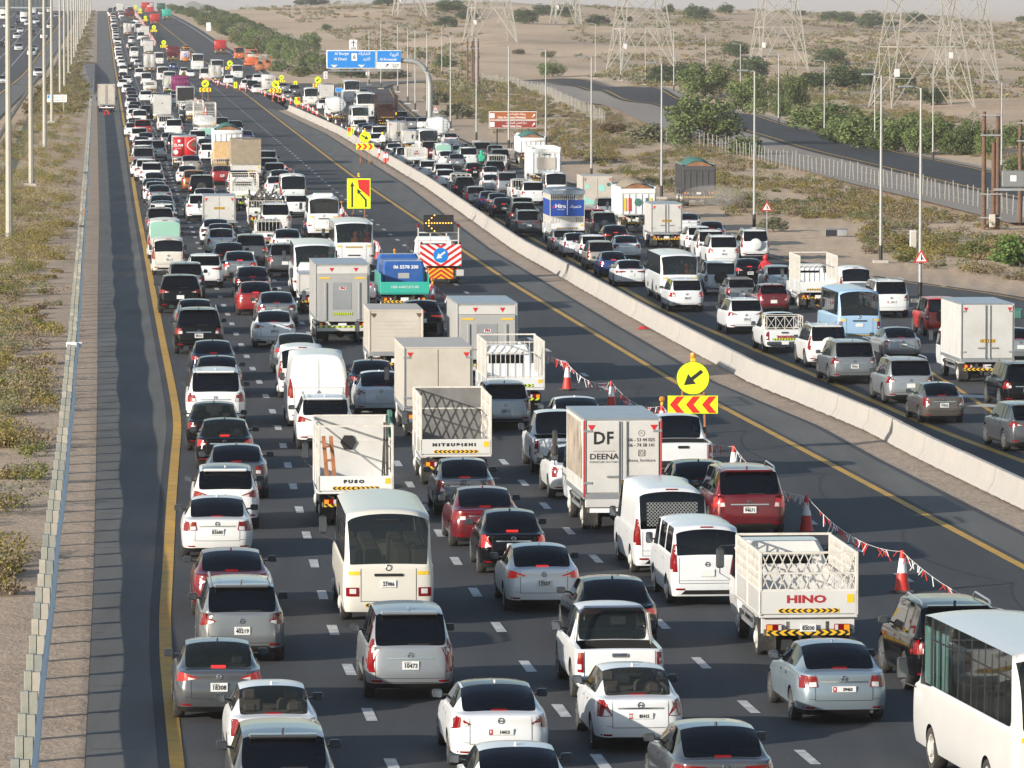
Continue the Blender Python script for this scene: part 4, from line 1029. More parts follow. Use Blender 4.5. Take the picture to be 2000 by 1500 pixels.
def box_truck(L=6.2, W=2.1, h=2.25, ro=1.35, wb=3.4, zf=.98, body='box_white', doors='bars', num=None, red=None, tape='tape_amber', art=None, cabH=2.15, lowz=None, **kw):
    w2 = W / 2; y1 = L - 1.75; ps = chassis(L, W * .96, ro, wb, num=num, red=red, tape=tape, zf=zf, cabH=cabH, **kw)
    z0, z1 = zf, zf + h
    ribs = MB()
    for s in (-1, 1):
        for yy in np.arange(.4, y1 - .1, .42): ribs.box(s * (w2 + .0005), s * (w2 + .008), yy, yy + .02, z0 + .12, z1 - .1)
    bx = MB(); bx.box(-w2, w2, 0, y1, z0, z1, .03)
    b = T('cargo_box', bx, body, [T('panel_line', ribs, 'box_grey')])
    rf = MB(); rf.box(-w2 - .012, w2 + .012, -.012, y1 + .012, z1 - .05, z1 + .012, .012); b[3].append(T('roof_trim', rf, 'alu' if body != 'box_cream' else 'box_cream'))
    sk = MB(); sk.box(-w2 - .01, w2 + .01, -.02, y1 + .01, z0 - .10, z0 + .05, .01); b[3].append(T('floor_rail', sk, 'alu'))
    for s in (-1, 1): b[3].append(T('corner_post', MB().box(s * (w2 - .055), s * (w2 + .01), -.022, .04, z0, z1, .01), 'alu' if doors != 'roller' else body))
    ps.insert(0, b)
    if doors in ('bars', 'two'):
        for s in (-1, 1):
            d = T('cargo_door', MB().box(s * .008, s * (w2 - .06), -.035, -.004, z0 + .07, z1 - .08, .008), body if art is None else art)
            if doors == 'bars':
                for fx in ((.10,) if s < 0 else (.10,)):
                    d[3].append(T('lock_rod', MB().tube([(s * fx, -.06, z0 + .03), (s * fx, -.06, z1 - .05)], .016, 6), 'steel'))
                d[3].append(T('door_handle', MB().bar((s * .12, -.065, z0 + .5), (s * .42, -.065, z0 + .5), .025, .05), 'steel'))
            for zz in (z0 + .3, z1 - .35): d[3].append(T('hinge', MB().box(s * (w2 - .22), s * (w2 + .012), -.05, -.036, zz, zz + .06), 'steel'))
            ps.append(d); ps.append(tri_mark(s * (w2 - .2), -.045, z1 - .22))
            ps.append(T('door_gasket', MB().box(s * (w2 - .075), s * (w2 - .058), -.037, -.02, z0 + .06, z1 - .07), 'ink'))
        ps.append(T('door_gasket', MB().box(-.008, .008, -.034, -.01, z0 + .07, z1 - .08), 'ink'))
        if tape: ps.append(T('chevron_tape', MB().box(-.32, .32, -.042, -.037, z0 + .72, z0 + .86), tape))
    elif doors == 'roller':
        for k in range(9):
            zz = z0 + .06 + k * (h - .35) / 9; ps.append(T('shutter_slat', MB().box(-w2 + .12, w2 - .12, -.012 + .004 * (k % 2), .0, zz, zz + (h - .35) / 9 - .008), body))
        for s in (-1, 1): ps.append(tri_mark(s * (w2 - .16), -.03, z1 - .18, .1, 'wood_pole'))
    elif doors == 'lift':
        ps.append(T('lift_platform', MB().box(-w2 + .08, w2 - .08, -.12, -.02, z0 - .15, z1 - .42, .015), 'box_grey', [T('platform_panel', MB().box(-.42, .36, -.13, -.121, z0 + .35, z1 - .75, .004), 'alu'), T('chevron_tape', MB().box(-.40, .40, -.136, -.131, z0 + .12, z0 + .22), 'tape_fluoro'), T('logo_sticker', MB().box(-.12, .12, -.137, -.131, z1 - 1.05, z1 - .93), 'sign_white', [T('lettering', text_at('FM', .12, (0, -.14, z1 - .99), 1.2, .01), 'ink_red')])]))
        for s in (-1, 1): ps.append(T('lift_rail', MB().box(s * w2 * .58, s * w2 * .66, -.16, -.121, z0 - .1, z1 - .75, .01), 'alu')); ps.append(T('yellow_sticker', MB().box(s * w2 * .45, s * w2 * .86, -.135, -.131, z1 - .60, z1 - .54), 'chev_yellow'))
        ps.append(T('header_panel', MB().box(-w2 + .07, w2 - .07, -.03, -.004, z1 - .40, z1 - .1, .006), 'box_white')); ps.append(tri_mark(-w2 * .4, -.04, z1 - .22)); ps.append(tri_mark(w2 * .5, -.04, z1 - .22))
        ps.append(T('lift_tail', MB().box(-w2 + .04, w2 - .04, -.32, -.14, .55, .78, .02), 'box_white', [T('chevron_tape', MB().box(-w2 + .1, w2 - .1, -.334, -.321, .70, .77), 'tape_fluoro')]))
    elif doors == 'plain':
        ps.append(T('rear_panel', MB().box(-w2 + .06, w2 - .06, -.02, -.004, z0 + .05, z1 - .06, .006), body)); ps.append(T('small_vent', MB().box(-.06, .06, -.03, -.021, (z0 + z1) / 2 + .1, (z0 + z1) / 2 + .2), 'ink'))
    return dict(parts=ps, ro=ro, L=L, W=W, H=z1)
def cage_truck(L=5.6, W=2.0, ro=1.3, wb=3.2, zf=.95, drop=.42, ch=1.05, name=None, ncol='ink_red', num=None, red=None, lat='cross', tape='tape_amber', tarp=None, empty_tail=False, board=None, lit=0, mesh='cage_white', panel=None, load=None, **kw):
    w2 = W / 2; y1 = L - 1.75; ps = chassis(L, W * .96, ro, wb, num=num, red=red, tape=tape, zf=zf, **kw); z0 = zf; zd = z0 + drop; zt = zd + ch
    bed = MB(); bed.box(-w2, w2, 0, y1, z0 - .06, z0 + .02, .01)
    ps.insert(0, T('load_bed', bed, 'PAINT'))
    ps.append(T('headboard', MB().box(-w2 + .02, w2 - .02, y1 - .05, y1 - .01, z0 + .02, zd + (ch * .2 if not panel else ch), .008), 'PAINT' if not panel else panel))
    tg = T('tailgate', MB().box(-w2, w2, -.03, .03, z0 + .02, zd, .01), 'PAINT')
    if name: tg[3].append(T('lettering', text_at(name, .11 if ncol == 'ink' else .22, (-.05, -.034, z0 + drop * .64), 1.5, .010), ncol))
    tg[3].append(T('chevron_tape', MB().box(-w2 * .62, w2 * .62, -.037, -.031, z0 + .05, z0 + .14), tape)); tg[3].append(T('sticker', MB().box(w2 * .78, w2 * .92, -.036, -.031, z0 + drop * .5, z0 + drop * .85), 'chev_yellow'))
    ps.append(tg)
    for s in (-1, 1): ps.append(T('side_board', MB().box(s * (w2 - .03), s * w2, .035, y1 - .06, z0 + .02, zd, .01), 'PAINT'))
    for s in (-1, 1):
        for yy in (.0, y1 * .5, y1 - .04): ps.append(T('stake', MB().box(s * (w2 - .055), s * (w2 + .012), yy - .03, yy + .03, z0, zt, .008), mesh))
    def panel_(a, b, nrm):          # lattice between two foot points
        m = MB(); a = Vector(a); b = Vector(b); ln = (b - a).length; up = Vector((0, 0, ch))
        for f in ((0.02, .45, .98) if lat != 'bars' else (.03, .97)): m.bar(a + up * f, b + up * f, .035, .035)
        if lat == 'cross':
            n = max(2, int(ln / .5))
            for i in range(n):
                p = a + (b - a) * (i / n); q = a + (b - a) * ((i + 1) / n)
                m.bar(p, p + up, .03); m.bar(p + up * .02, q + up * .45, .022); m.bar(p + up * .45, q + up * .02, .022); m.bar(p + up * .45, q + up * .98, .018); m.bar(p + up * .98, q + up * .45, .018)
        elif lat == 'diamond':
            n = max(3, int(ln / .17))
            for i in range(n + 1):
                p = a + (b - a) * (i / n)
                for k in (-1, 1):
                    for (f0, f1) in ((0, .5), (.5, 1)):
                        j = i + k
                        if 0 <= j <= n: m.bar(p + up * f0, a + (b - a) * (j / n) + up * f1, .022)
        elif lat == 'grid':
            n = max(4, int(ln / .13))
            for i in range(n + 1): m.bar(a + (b - a) * (i / n), a + (b - a) * (i / n) + up, .018)
            for f in (.2, .35, .6, .75): m.bar(a + up * f, b + up * f, .018)
        else:
            n = max(4, int(ln / .16))
            for i in range(n + 1): m.bar(a + (b - a) * (i / n), a + (b - a) * (i / n) + up, .024)
        return m
    for s in (-1, 1): ps.append(T('cage_side', panel_((s * (w2 - .02), .02, zd), (s * (w2 - .02), y1 - .05, zd), s), mesh))
    if not empty_tail: ps.append(T('cage_tail', panel_((-w2 + .03, 0, zd), (w2 - .03, 0, zd), 0), mesh))
    ps.append(T('top_rail', MB().bar((-w2, y1 - .04, zt), (w2, y1 - .04, zt), .05).bar((-w2, y1 - .04, zd + ch * .5), (w2, y1 - .04, zd + ch * .5), .04), mesh))
    if board:       # printed sheets on tail and sides
        bm_, lz = board; ps.append(T('banner', MB().box(-w2 + .02, w2 - .02, -.03, -.022, zd + ch * .22, zd + ch * .72), bm_))
        for s in (-1, 1): ps.append(T('banner', MB().box(s * (w2 + .014), s * (w2 + .02), .06, y1 - .1, zd + ch * .22, zd + ch * .72), bm_))
    if tarp:
        tm = MB(); V = []; nx, ny = 8, 10
        for i in range(ny + 1):
            for j in range(nx + 1): V.append((-w2 - .02 + (W + .04) * j / nx, -.03 + (y1 + .03) * i / ny, zt + .03 + .10 * math.sin(math.pi * j / nx) + .03 * math.sin(i * 2.1 + j)))
        tm.add(V, [(i * (nx + 1) + j, i * (nx + 1) + j + 1, (i + 1) * (nx + 1) + j + 1, (i + 1) * (nx + 1) + j) for i in range(ny) for j in range(nx)])
        dz = .22 if tarp != 'canvas' else ch * .95
        tm.box(-w2 - .02, w2 + .02, -.045, -.033, zt - dz, zt + .06)
        for s in (-1, 1): tm.box(s * (w2 + .02), s * (w2 + .03), -.03, y1, zt - dz, zt + .06)
        ps.append(T('tarpaulin', tm, tarp))
    if load:
        m = MB(); rr = random.Random(5)
        for _ in range(70):
            a = (rr.uniform(-w2 + .1, w2 - .1), rr.uniform(.2, y1 - .3), z0 + rr.uniform(.1, 1.0)); m.bar(a, (a[0] + rr.uniform(-.6, .6), a[1] + rr.uniform(-.5, .5), a[2] + rr.uniform(.0, .8)), rr.uniform(.03, .12))
        ps.append(T('cargo_scrap', m, load))
    return dict(parts=ps, ro=ro, L=L, W=W, H=zt)
def dump_truck(L=8.2, W=2.45, ro=1.25, wb=4.6, zf=1.25, h=1.75, tarp=None, body='PAINT', tailpaint=None, **kw):
    w2 = W / 2; y1 = L - 2.0; ps = chassis(L, W * .97, ro, wb, rw=.5, cabL=1.9, cabH=2.9, zf=zf, tandem=1, bumpz=.7, **kw); z0, z1 = zf, zf + h
    m = MB(); m.box(-w2, w2, .06, y1, z0 - .05, z0 + .08); ps.insert(0, T('dump_floor', m, body))
    for s in (-1, 1):
        sd = MB(); sd.box(s * (w2 - .05), s * w2, .06, y1, z0 + .082, z1, .012)
        ps.append(T('dump_side', sd, body)); sp_ = MB(); sp_.box(s * (w2 - .1), s * (w2 + .05), .04, y1 + .02, z1, z1 + .1, .02); ps.append(T('top_rail', sp_, body))
        for yy in np.arange(.3, y1, .62): ps.append(T('side_rib', MB().box(s * w2, s * (w2 + .06), yy, yy + .1, z0, z1, .012), body))
    ps.append(T('front_board', MB().box(-w2 + .06, w2 - .06, y1 - .06, y1 - .01, z0 + .08, z1 + .1, .01), body))
    tg = T('tailgate', MB().box(-w2 + .02, w2 - .02, -.02, .05, z0, z1 - .02, .012), body if not tailpaint else tailpaint)
    ps.append(tg)
    for x in np.linspace(-w2 + .12, w2 - .12, 6): ps.append(T('tail_rib', MB().box(x - .05, x + .05, -.07, -.022, z0 + .06, z1 - .38, .012), body))
    ps.append(T('tail_top_beam', MB().box(-w2 + .03, w2 - .03, -.08, -.022, z1 - .36, z1 - .05, .015), body))
    if tarp:
        V = []; nx, ny = 10, 12; rr = random.Random(3)
        for i in range(ny + 1):
            for j in range(nx + 1): V.append(((-w2 + .06) + (W - .12) * j / nx, .05 + (y1 - .1) * i / ny, z1 - .1 + (.62 * math.sin(math.pi * j / nx)) * (1 if i else .75) + rr.uniform(-.03, .03)))
        t = MB(); t.add(V, [(i * (nx + 1) + j, i * (nx + 1) + j + 1, (i + 1) * (nx + 1) + j + 1, (i + 1) * (nx + 1) + j) for i in range(ny) for j in range(nx)])
        ps.append(T('tarpaulin', t, tarp, smooth=True)); so = MB(); V = [(-w2 + .06, .05, z1 - .12)] + [((-w2 + .06) + (W - .12) * j / nx, .04, z1 - .1 + .40 * math.sin(math.pi * j / nx)) for j in range(nx + 1)] + [(w2 - .06, .05, z1 - .12)]; so.poly(V); ps.append(T('soil_load', so, 'soil'))
    return dict(parts=ps, ro=ro, L=L, W=W, H=z1)
def tanker_truck(L=9.5, W=2.4, ro=1.4, wb=5.2):
    w2 = W / 2; zf = 1.2; ps = chassis(L, W * .96, ro, wb, rw=.5, cabL=1.9, cabH=2.8, zf=zf, tandem=1); y1 = L - 2.2; t = MB(); V = []; n = 20
    prof = [(.0, .02), (.0, .75), (.06, .95), (.2, 1), (y1 - .2, 1), (y1 - .05, .9), (y1, .5), (y1, .02)]
    for (y, k) in prof:
        for i in range(n):
            a = 2 * math.pi * i / n; V.append((math.cos(a) * w2 * .95 * k, y, zf + .95 + math.sin(a) * .9 * k))
    t.add(V, [(a * n + i, a * n + (i + 1) % n, (a + 1) * n + (i + 1) % n, (a + 1) * n + i) for a in range(len(prof) - 1) for i in range(n)])
    ps.insert(0, T('tank', t, 'PAINT', smooth=True)); ld = MB()
    for x in (-.2, .2): ld.tube([(x + .5, -.08, .7), (x + .5, -.08, 3.2)], .02, 5)
    for z in np.arange(.8, 3.2, .3): ld.bar((.3, -.08, z), (.7, -.08, z), .03)
    ps.append(T('ladder', ld, 'steel')); rl = MB()
    for s in (-1, 1): rl.tube([(s * .5, .2, 3.05), (s * .5, .2, 3.45), (s * .5, y1 - .4, 3.45), (s * .5, y1 - .4, 3.05)], .02, 5)
    ps.append(T('catwalk_rail', rl, 'steel')); return dict(parts=ps, ro=ro, L=L, W=W, H=3.1)
def arrow_shape(cx, cz, s, ang, y, thick=.24):
    """block arrow outline pointing along ang (0 = right) in the xz plane"""
    pts = [(-1, -thick * .5), (.1, -thick * .5), (.1, -.55), (1, 0), (.1, .55), (.1, thick * .5), (-1, thick * .5)]
    ca, sa = math.cos(ang), math.sin(ang)
    return MB().poly([(cx + (x * ca - z * sa) * s, y, cz + (x * sa + z * ca) * s) for x, z in pts])
def disc(cx, cz, r, y0, y1, n=28):
    return MB().prism([(cx + r * math.cos(2 * math.pi * i / n), cz + r * math.sin(2 * math.pi * i / n)) for i in range(n)], y0, y1)
def tma_truck():
    L, W, ro, wb, zf = 6.4, 2.1, 1.3, 3.6, .98; w2 = W / 2; ps = chassis(L, W * .97, ro, wb, zf=zf, bump=False); y1 = L - 1.75
    ps.insert(0, T('load_bed', MB().box(-w2, w2, 0, y1, zf - .06, zf + .06, .01), 'PAINT'))
    for s in (-1, 1): ps.append(T('side_board', MB().box(s * (w2 - .03), s * w2, .02, y1, zf + .065, zf + .45, .01), 'PAINT'))
    ps.append(T('striped_board', MB().box(-w2 + .03, w2 - .03, -.16, -.12, .92, 1.98, .005), 'tma_board', [T('blue_disc', disc(0, 1.45, .37, -.175, -.161), 'sign_blue', [T('arrow', arrow_shape(0, 1.45, .27, R(218), -.18, .3), 'ink_white')])]))
    ps.append(T('impact_panel', MB().box(-.62, .62, -.42, -.1, .28, .82, .02), 'tape_redyellow'))
    for s in (-1, 1):
        ps.append(T('guard_arm', MB().box(s * .66, s * (w2 + .1), -.32, -.12, .42, .74, .03), 'box_white')); ps.append(T('mast', MB().box(s * (w2 - .08), s * (w2 - .02), 1.6, 1.66, zf, 2.75), 'box_white')); ps.append(T('beacon', MB().lathe([(.07, 2.75), (.07, 2.88), (.03, 2.94), (.001, 2.94)], (s * (w2 - .05), 1.63, 0), 'z', 10), 'lens_red'))
        ps.append(T('beacon', MB().lathe([(.06, 1.98), (.06, 2.08), (.03, 2.12), (.001, 2.12)], (s * (w2 - .1), -.14, 0), 'z', 10), 'lens_red'))
    ps.append(T('rack_frame', MB().bar((-w2 + .05, 1.63, 2.5), (w2 - .05, 1.63, 2.5), .06).bar((-w2 + .05, 1.63, 2.1), (w2 - .05, 1.63, 2.1), .06).bar((-.4, 1.63, 1), (-.4, 1.63, 2.7), .06).bar((.4, 1.63, 1), (.4, 1.63, 2.7), .06), 'box_white'))
    ab = T('arrow_board', MB().box(-.75, .75, 1.45, 1.58, 2.55, 3.38, .015), 'ink'); lm = MB()
    pos = [(-.62 + .14 * i, 2.97) for i in range(10)] + [(-.62 + .14 * k, 2.97 + s * .13 * k) for k in (1, 2, 3) for s in (-1, 1)]
    for i, (x, z) in enumerate(pos): ab[3].append(T('amber_lamp', MB().lathe([(.035, 1.449), (.03, 1.43), (.001, 1.425)], (x, 0, z), 'y', 8), 'amber_lit'))
    ps.append(ab); return dict(parts=ps, ro=ro, L=L, W=W, H=3.3)
def dropside_teal():
    L, W, ro, wb, zf = 6.4, 2.15, 1.4, 3.6, .98; w2 = W / 2; ps = chassis(L, W * .96, ro, wb, zf=zf, cabH=2.5, cabcol='paint_royal'); y1 = L - 1.75
    ps.insert(0, T('load_bed', MB().box(-w2, w2, 0, y1, zf - .06, zf + .04, .01), 'paint_teal'))
    ps.append(T('tailgate', MB().box(-w2 - .02, w2 + .02, -.04, .02, zf, zf + .5, .012), 'paint_teal', [T('lettering', text_at('TEEB AGRICULTURE', .14, (0, -.046, zf + .27)), 'ink_white')]))
    for s in (-1, 1): ps.append(T('side_board', MB().box(s * (w2 - .02), s * (w2 + .02), .03, y1 - .05, zf + .045, zf + .85, .01), 'paint_teal'))
    cb = loft([(zf + .05, w2 * .86, .8, y1 - .1), (zf + 1.15, w2 * .86, .8, y1 - .1), (zf + 1.38, w2 * .80, .9, y1 - .2)], .08)
    ps.append(T('blue_canopy', cb, 'paint_royal', [T('lettering', text_at('06 5578 200', .20, (.1, .79, zf + 1.12), 1.1, .006), 'ink_white'), T('vent_window', q4(-.25, .25, .795, zf + .62, zf + .86), 'box_grey')]))
    return dict(parts=ps, ro=ro, L=L, W=W, H=2.4)
def pickup(rack=None, roll=0, num=None, red=None, lit=0, name=None, old=0, tape=0, load=0):
    L, W, H, ro, wb, belt = 5.2, 1.80, 1.78, 1.15, 3.05, 1.08
    rows = [dict(y=0, zb=belt - .02), dict(y=.14, zb=belt), dict(y=1.45, zb=belt), dict(y=1.58, zb=belt, w2=.76, bw=0), dict(y=1.64, zb=belt, zr=H - .32, wr=.79, y3=1.62), dict(y=1.78, zb=belt, zr=H - .02, wr=.74, y3=1.72), dict(y=2.38, zb=belt - .01, zr=H, wr=.75), dict(y=2.5, zb=belt - .01, zr=H, wr=.75), dict(y=3.1, zb=belt - .03, zr=H - .04, wr=.74), dict(y=3.5, zb=belt - .03, zr=(H + 1.0) / 2 + .12, wr=.77), dict(y=3.85, zb=1.02, w2=.8, bw=.2), dict(y=4.5, zb=1.0), dict(y=L, zb=.86)]
    sp = dict(rows=rows, W=W, zb=.32, lv=[(0, .93, .06, .15), (.14, .975, .02, .05), (.34, 1, .05, 0), (.58, 1, .05, .02), (.82, 1, .05, .05), (1, .97, .06, .18)], gr=[3, 4], gs=[5, 7, 8], gw=[8, 9], bp=[6], axles=(ro, ro + wb), rw=.38, rc=.09, fc=.3, L=L, ro=ro, H=H, deck=belt, bed=(W / 2 - .13, .16, 1.50, .72, 1.6), blk=0, bow=.0, crease=.7, tr=.01)
    ms, bv = build_body(sp); w2 = W / 2; ps = [['body', ms[0], 'PAINT', []], ['rear_window', ms[1], 'glass_clear' if roll else 'glass', []]]
    for m_ in (ms[2], ms[3]): ps.append(['side_window', m_, 'glass', []])
    ps += [['windshield', ms[4], 'glass', []], ['underbody', ms[6], 'well', []]]
    ps += trim_parts(ms[5])
    for s in (-1, 1):
        q = rect(w2 * .82, w2 * .985, .62, 1.02); q = q if s > 0 else mir(q); q2 = rect(w2 * .86, w2 * .95, .68, .78); q2 = q2 if s > 0 else mir(q2); ps.append(T('tail_light', decal(bv, [q], off=.02, step=.06), 'lens_lit' if lit else 'lens_red', [T('reverse_lamp', decal(bv, [q2], off=.027, step=.1), 'lens_clear')]))
        b, g = mirror(s * (w2 - .02), 3.35, belt + .12, s, .2, .2); ps.append(T('mirror', b, 'mirror_back', [T('mirror_glass', g, 'mirror_pane')], smooth=True))
        ps.append(T('headlight', decal(bv, [mir(rect(w2 * .55, w2 * .92, .72, .86)) if s > 0 else rect(w2 * .55, w2 * .92, .72, .86)], ang=math.pi, off=.01, oy=-9), 'lens_clear'))
    sm = [rect(-w2 * .80, -w2 * .80 + .012, .56, 1.04), rect(w2 * .80 - .012, w2 * .80, .56, 1.04), rect(-w2 * .8, w2 * .8, .55, .562)]
    ps[0][3].append(T('boot_seam', decal(bv, sm, off=.006, step=.2), 'ink'))
    for yy, s in ((2.45, -1), (2.45, 1), (3.3, -1), (3.3, 1)):
        q = rect(yy - .006, yy + .006, .45, belt - .04); q = q if s > 0 else mir(q); ps[0][3].append(T('door_seam', decal(bv, [q], ang=-s * math.pi / 2, off=.004, step=.2, oy=-4), 'ink'))
    ps.append(T('tailgate_handle', MB().box(-.16, .16, .015, .05, .92, 1.0, .02), 'chrome' if not old else 'black_plastic'))
    ps.append(T('rear_bumper', MB().box(-w2 + .06, w2 - .06, -.12, .06, .40, .56, .03), 'chrome' if not old else 'black_plastic')); ps.append(plate_part(-.11, .50, num, red, w=.42 if red else .33, h=.12 if red else .15))
    if name: ps.append(T('lettering', text_at(name, .16, (.05, .02, .76), 1.3, .01), 'ink_red'))
    if tape: ps.append(T('chevron_tape', MB().box(-w2 * .62, w2 * .62, .005, .03, .62, .70), 'tape_amber' if tape == 1 else 'tape_fluoro'))
    if roll:
        for x, r_ in ((0, .032),): ps.append(T('roll_bar', MB().tube([(-w2 + .13, 1.40, belt - .05), (-w2 + .20, 1.46, H - .12), (-w2 + .32, 1.48, H - .01), (w2 - .32, 1.48, H - .01), (w2 - .20, 1.46, H - .12), (w2 - .13, 1.40, belt - .05)], .035, 8), 'chrome', smooth=True))
    if rack:
        m = MB(); zt = belt + .62
        for s in (-1, 1):
            for yy in (.1, .8, 1.45): m.bar((s * (w2 - .08), yy, belt - .03), (s * (w2 - .08), yy, zt), .04)
            for zz in (belt + .02, belt + .3, zt): m.bar((s * (w2 - .08), .1, zz), (s * (w2 - .08), 1.45, zz), .03)
        for zz in (belt + .02, zt): m.bar((-w2 + .08, .1, zz), (w2 - .08, .1, zz), .03); m.bar((-w2 + .08, 1.45, zz), (w2 - .08, 1.45, zz), .03)
        if rack == 'cross':
            n = 4
            for i in range(n):
                a = -w2 + .08 + (W - .16) * i / n; b = -w2 + .08 + (W - .16) * (i + 1) / n
                m.bar((a, .1, belt + .02), (b, .1, zt), .022); m.bar((b, .1, belt + .02), (a, .1, zt), .022); m.bar((a, .1, belt), (a, .1, zt), .025)
        else:
            for i in range(9): a = -w2 + .08 + (W - .16) * i / 8; m.bar((a, 1.45, belt), (a, 1.45, zt + .1), .025)
        ps.append(T('lattice', m, 'cage_white'))
    for ay in sp['axles']:
        for s in (-1, 1): ps.append(wheel_parts(.38, .24, s * (w2 - .02), ay, 'rim'))
    return dict(parts=ps, ro=ro, L=L, W=W, H=H)
def bus(L=7.0, W=2.08, H=2.62, ro=1.75, wb=3.95, belt=1.38, nwin=5, zb=.34, rw=.40, lamps='coaster', num=None, glassm='glass_bus', rake=.16, roofpod=0, rear='glass', curtain=0, noz=.35, lit=0, flat=0):
    sp = van_spec(L=L, W=W, H=H, ro=ro, wb=wb, belt=belt, hood=belt - .06, wr=.90 + .03 * flat, rw=rw, nwin=nwin, rake=rake, zb=zb, noz=noz); sp['re'] = .12 - .05 * flat; sp['wc'] = 1.0 if flat else .9; sp['vc'] = 1.0 if flat else .75
    sp['bp'] = [i for i in range(min(sp['gs']), max(sp['gs'])) if i not in sp['gs']]
    ms, bv = build_body(sp); w2 = W / 2; ps = [['body', ms[0], 'PAINT', []], ['rear_window', ms[1], glassm, []]]
    if len(ms[5].polygons):
        ym = [(sp['rows'][i]['y'] + sp['rows'][i + 1]['y']) / 2 for i in sp['bp']]
        for m_ in split(ms[5], lambda p: 2 * int(np.argmin([abs(p.center.y - q) for q in ym])) + (p.center.x > 0), 2 * len(ym)):
            if len(m_.polygons): ps.append(['window_pillar', m_, 'black_plastic', []])
    for i, m_ in enumerate((ms[2], ms[3])):
        pl = MB(); 
        ps.append(['side_window', m_, glassm, []])
    ps += [['windshield', ms[4], 'glass', []], ['underbody', ms[6], 'well', []]]
    # thin bars dividing the side panes
    wb_ = MB()
    gsr = [i for i in sp['gs']][:nwin]
    for s in (-1, 1):
        for i in gsr:
            ya, yb = sp['rows'][i]['y'], sp['rows'][i + 1]['y']
            for yy in ((ya + yb) / 2,):
                a = rect(yy - .018, yy + .018, belt + .05, H - .2); a = a if s > 0 else mir(a); d_ = decal(bv, [a], ang=-s * math.pi / 2, off=.008, step=.3, oy=-4); wb_.add(d_.v, d_.f)
            a = rect(ya + .02, yb - .02, H - .48, H - .455); a = a if s > 0 else mir(a); d_ = decal(bv, [a], ang=-s * math.pi / 2, off=.008, step=.4, oy=-4); wb_.add(d_.v, d_.f)
    ps.append(T('window_bars', wb_, 'black_plastic'))
    sm = [rect(-w2 * .60, -w2 * .60 + .012, zb + .25, belt - .06), rect(w2 * .60 - .012, w2 * .60, zb + .25, belt - .06), rect(-w2 * .6, w2 * .6, zb + .24, zb + .252)]
    ps[0][3].append(T('boot_seam', decal(bv, sm, off=.005, step=.2), 'ink'))
    for s in (-1, 1):
        if lamps == 'coaster':
            q = rect(w2 * .64, w2 * .985, .70, .90); sub = rect(w2 * .70, w2 * .84, .76, .87)
        elif lamps == 'round': q = rect(w2 * .78, w2 * .92, .80, 1.15); sub = rect(w2 * .81, w2 * .89, .84, .93)
        else: q = rect(w2 * .74, w2 * .96, .74, .84); sub = rect(w2 * .76, w2 * .82, .755, .825)
        f_ = (lambda z: z) if s > 0 else mir
        ps.append(T('tail_light', decal(bv, [f_(q)], off=.012, step=.08), 'lens_lit' if lit else 'lens_red', [T('reverse_lamp', decal(bv, [f_(sub)], off=.018, step=.1), 'lens_clear')]))
        ps.append(T('yellow_sticker', decal(bv, [f_(rect(w2 * .62, w2 * .86, belt - .20, belt - .12))], off=.008, step=.2), 'chev_yellow'))
        ps.append(T('headlight', decal(bv, [rect(w2 * .6, w2 * .9, .65, .85) if s < 0 else mir(rect(w2 * .6, w2 * .9, .65, .85))], ang=math.pi, off=.01, oy=-12), 'lens_clear'))
        mx = s * (w2 + .18); m = MB(); m.tube([(s * w2 * .92, L - .5, 1.35), (mx, L - .25, 1.45), (mx, L - .25, 1.9)], .016, 5); m.box(mx - .09, mx + .09, L - .32, L - .2, 1.5, 1.9, .035); ps.append(T('mirror', m, 'mirror_back', [T('mirror_glass', q4(mx - .075, mx + .075, L - .323, 1.53, 1.87), 'mirror_pane')]))
    ps.append(T('chevron_tape', decal(bv, [rect(-w2 * .42, w2 * .42, belt - .24, belt - .17)] if flat else [rect(-w2 * .5, w2 * .6, zb + .12, zb + .20)], off=.01, step=.2), 'tape_amber'))
    pz = .98 if not flat else .62; ps.append(plate_part(rear_y(bv, 0, pz) - .012, pz, num)); ps.append(T('tail_handle', MB().box(-.32, .32, rear_y(bv, 0, pz + .2) - .03, rear_y(bv, 0, pz + .2) + .02, pz + .17, pz + .23, .01), 'black_plastic'))
    if not flat:
        y_ = rear_y(bv, 0, pz + .36); b = MB(); b.lathe([(.062, y_ - .02), (.075, y_ - .012), (.05, y_ - .012)], (0, 0, pz + .36), 'y', 16); ps.append(T('badge', b, 'chrome')); ps.append(T('brake_light', MB().box(-.26, .26, rear_y(bv, 0, H - .22) - .03, rear_y(bv, 0, H - .22) + .03, H - .24, H - .2, .01), 'black_plastic'))
    if roofpod: ps.append(T('roof_unit', MB().box(-.6, .6, 1.0, 2.4, H - .05, H + .17, .06), 'PAINT'))
    if curtain: ps.append(T('curtain', MB().box(-w2 * .8, w2 * .8, rake + .12, rake + .15, belt, H - .12), 'curtain'))
    st = MB(); rr = random.Random(L)
    for yy in np.arange(.6, L - 1.6, .85):
        for x in (-.72, -.32, .36, .74):
            if abs(x) < w2 - .2: st.box(x - .18, x + .18, yy, yy + .12, .8, belt + .32, .05)
    ps.append(T('seat', st, 'seat_tan' if lamps == 'coaster' else 'seat'))
    if flat:        # passengers seen through the back window
        cols = ['cloth_red', 'cloth_green', 'cloth_dark', 'cloth_orange', 'seat_tan']
        for k, x in enumerate((-.7, -.36, .1, .42, .74)):
            if abs(x) < w2 - .15:
                pm = MB(); pm.lathe([(.001, belt - .3), (.2, belt - .25), (.23, belt + .12), (.15, belt + .25), (.06, belt + .29), (.06, belt + .33), (.10, belt + .38), (.115, belt + .48), (.09, belt + .56), (.001, belt + .6)], (x, .55 + .13 * (k % 2), 0), 'z', 10); ps.append(T('passenger', pm, cols[(k + int(L * 7)) % 5], smooth=True))
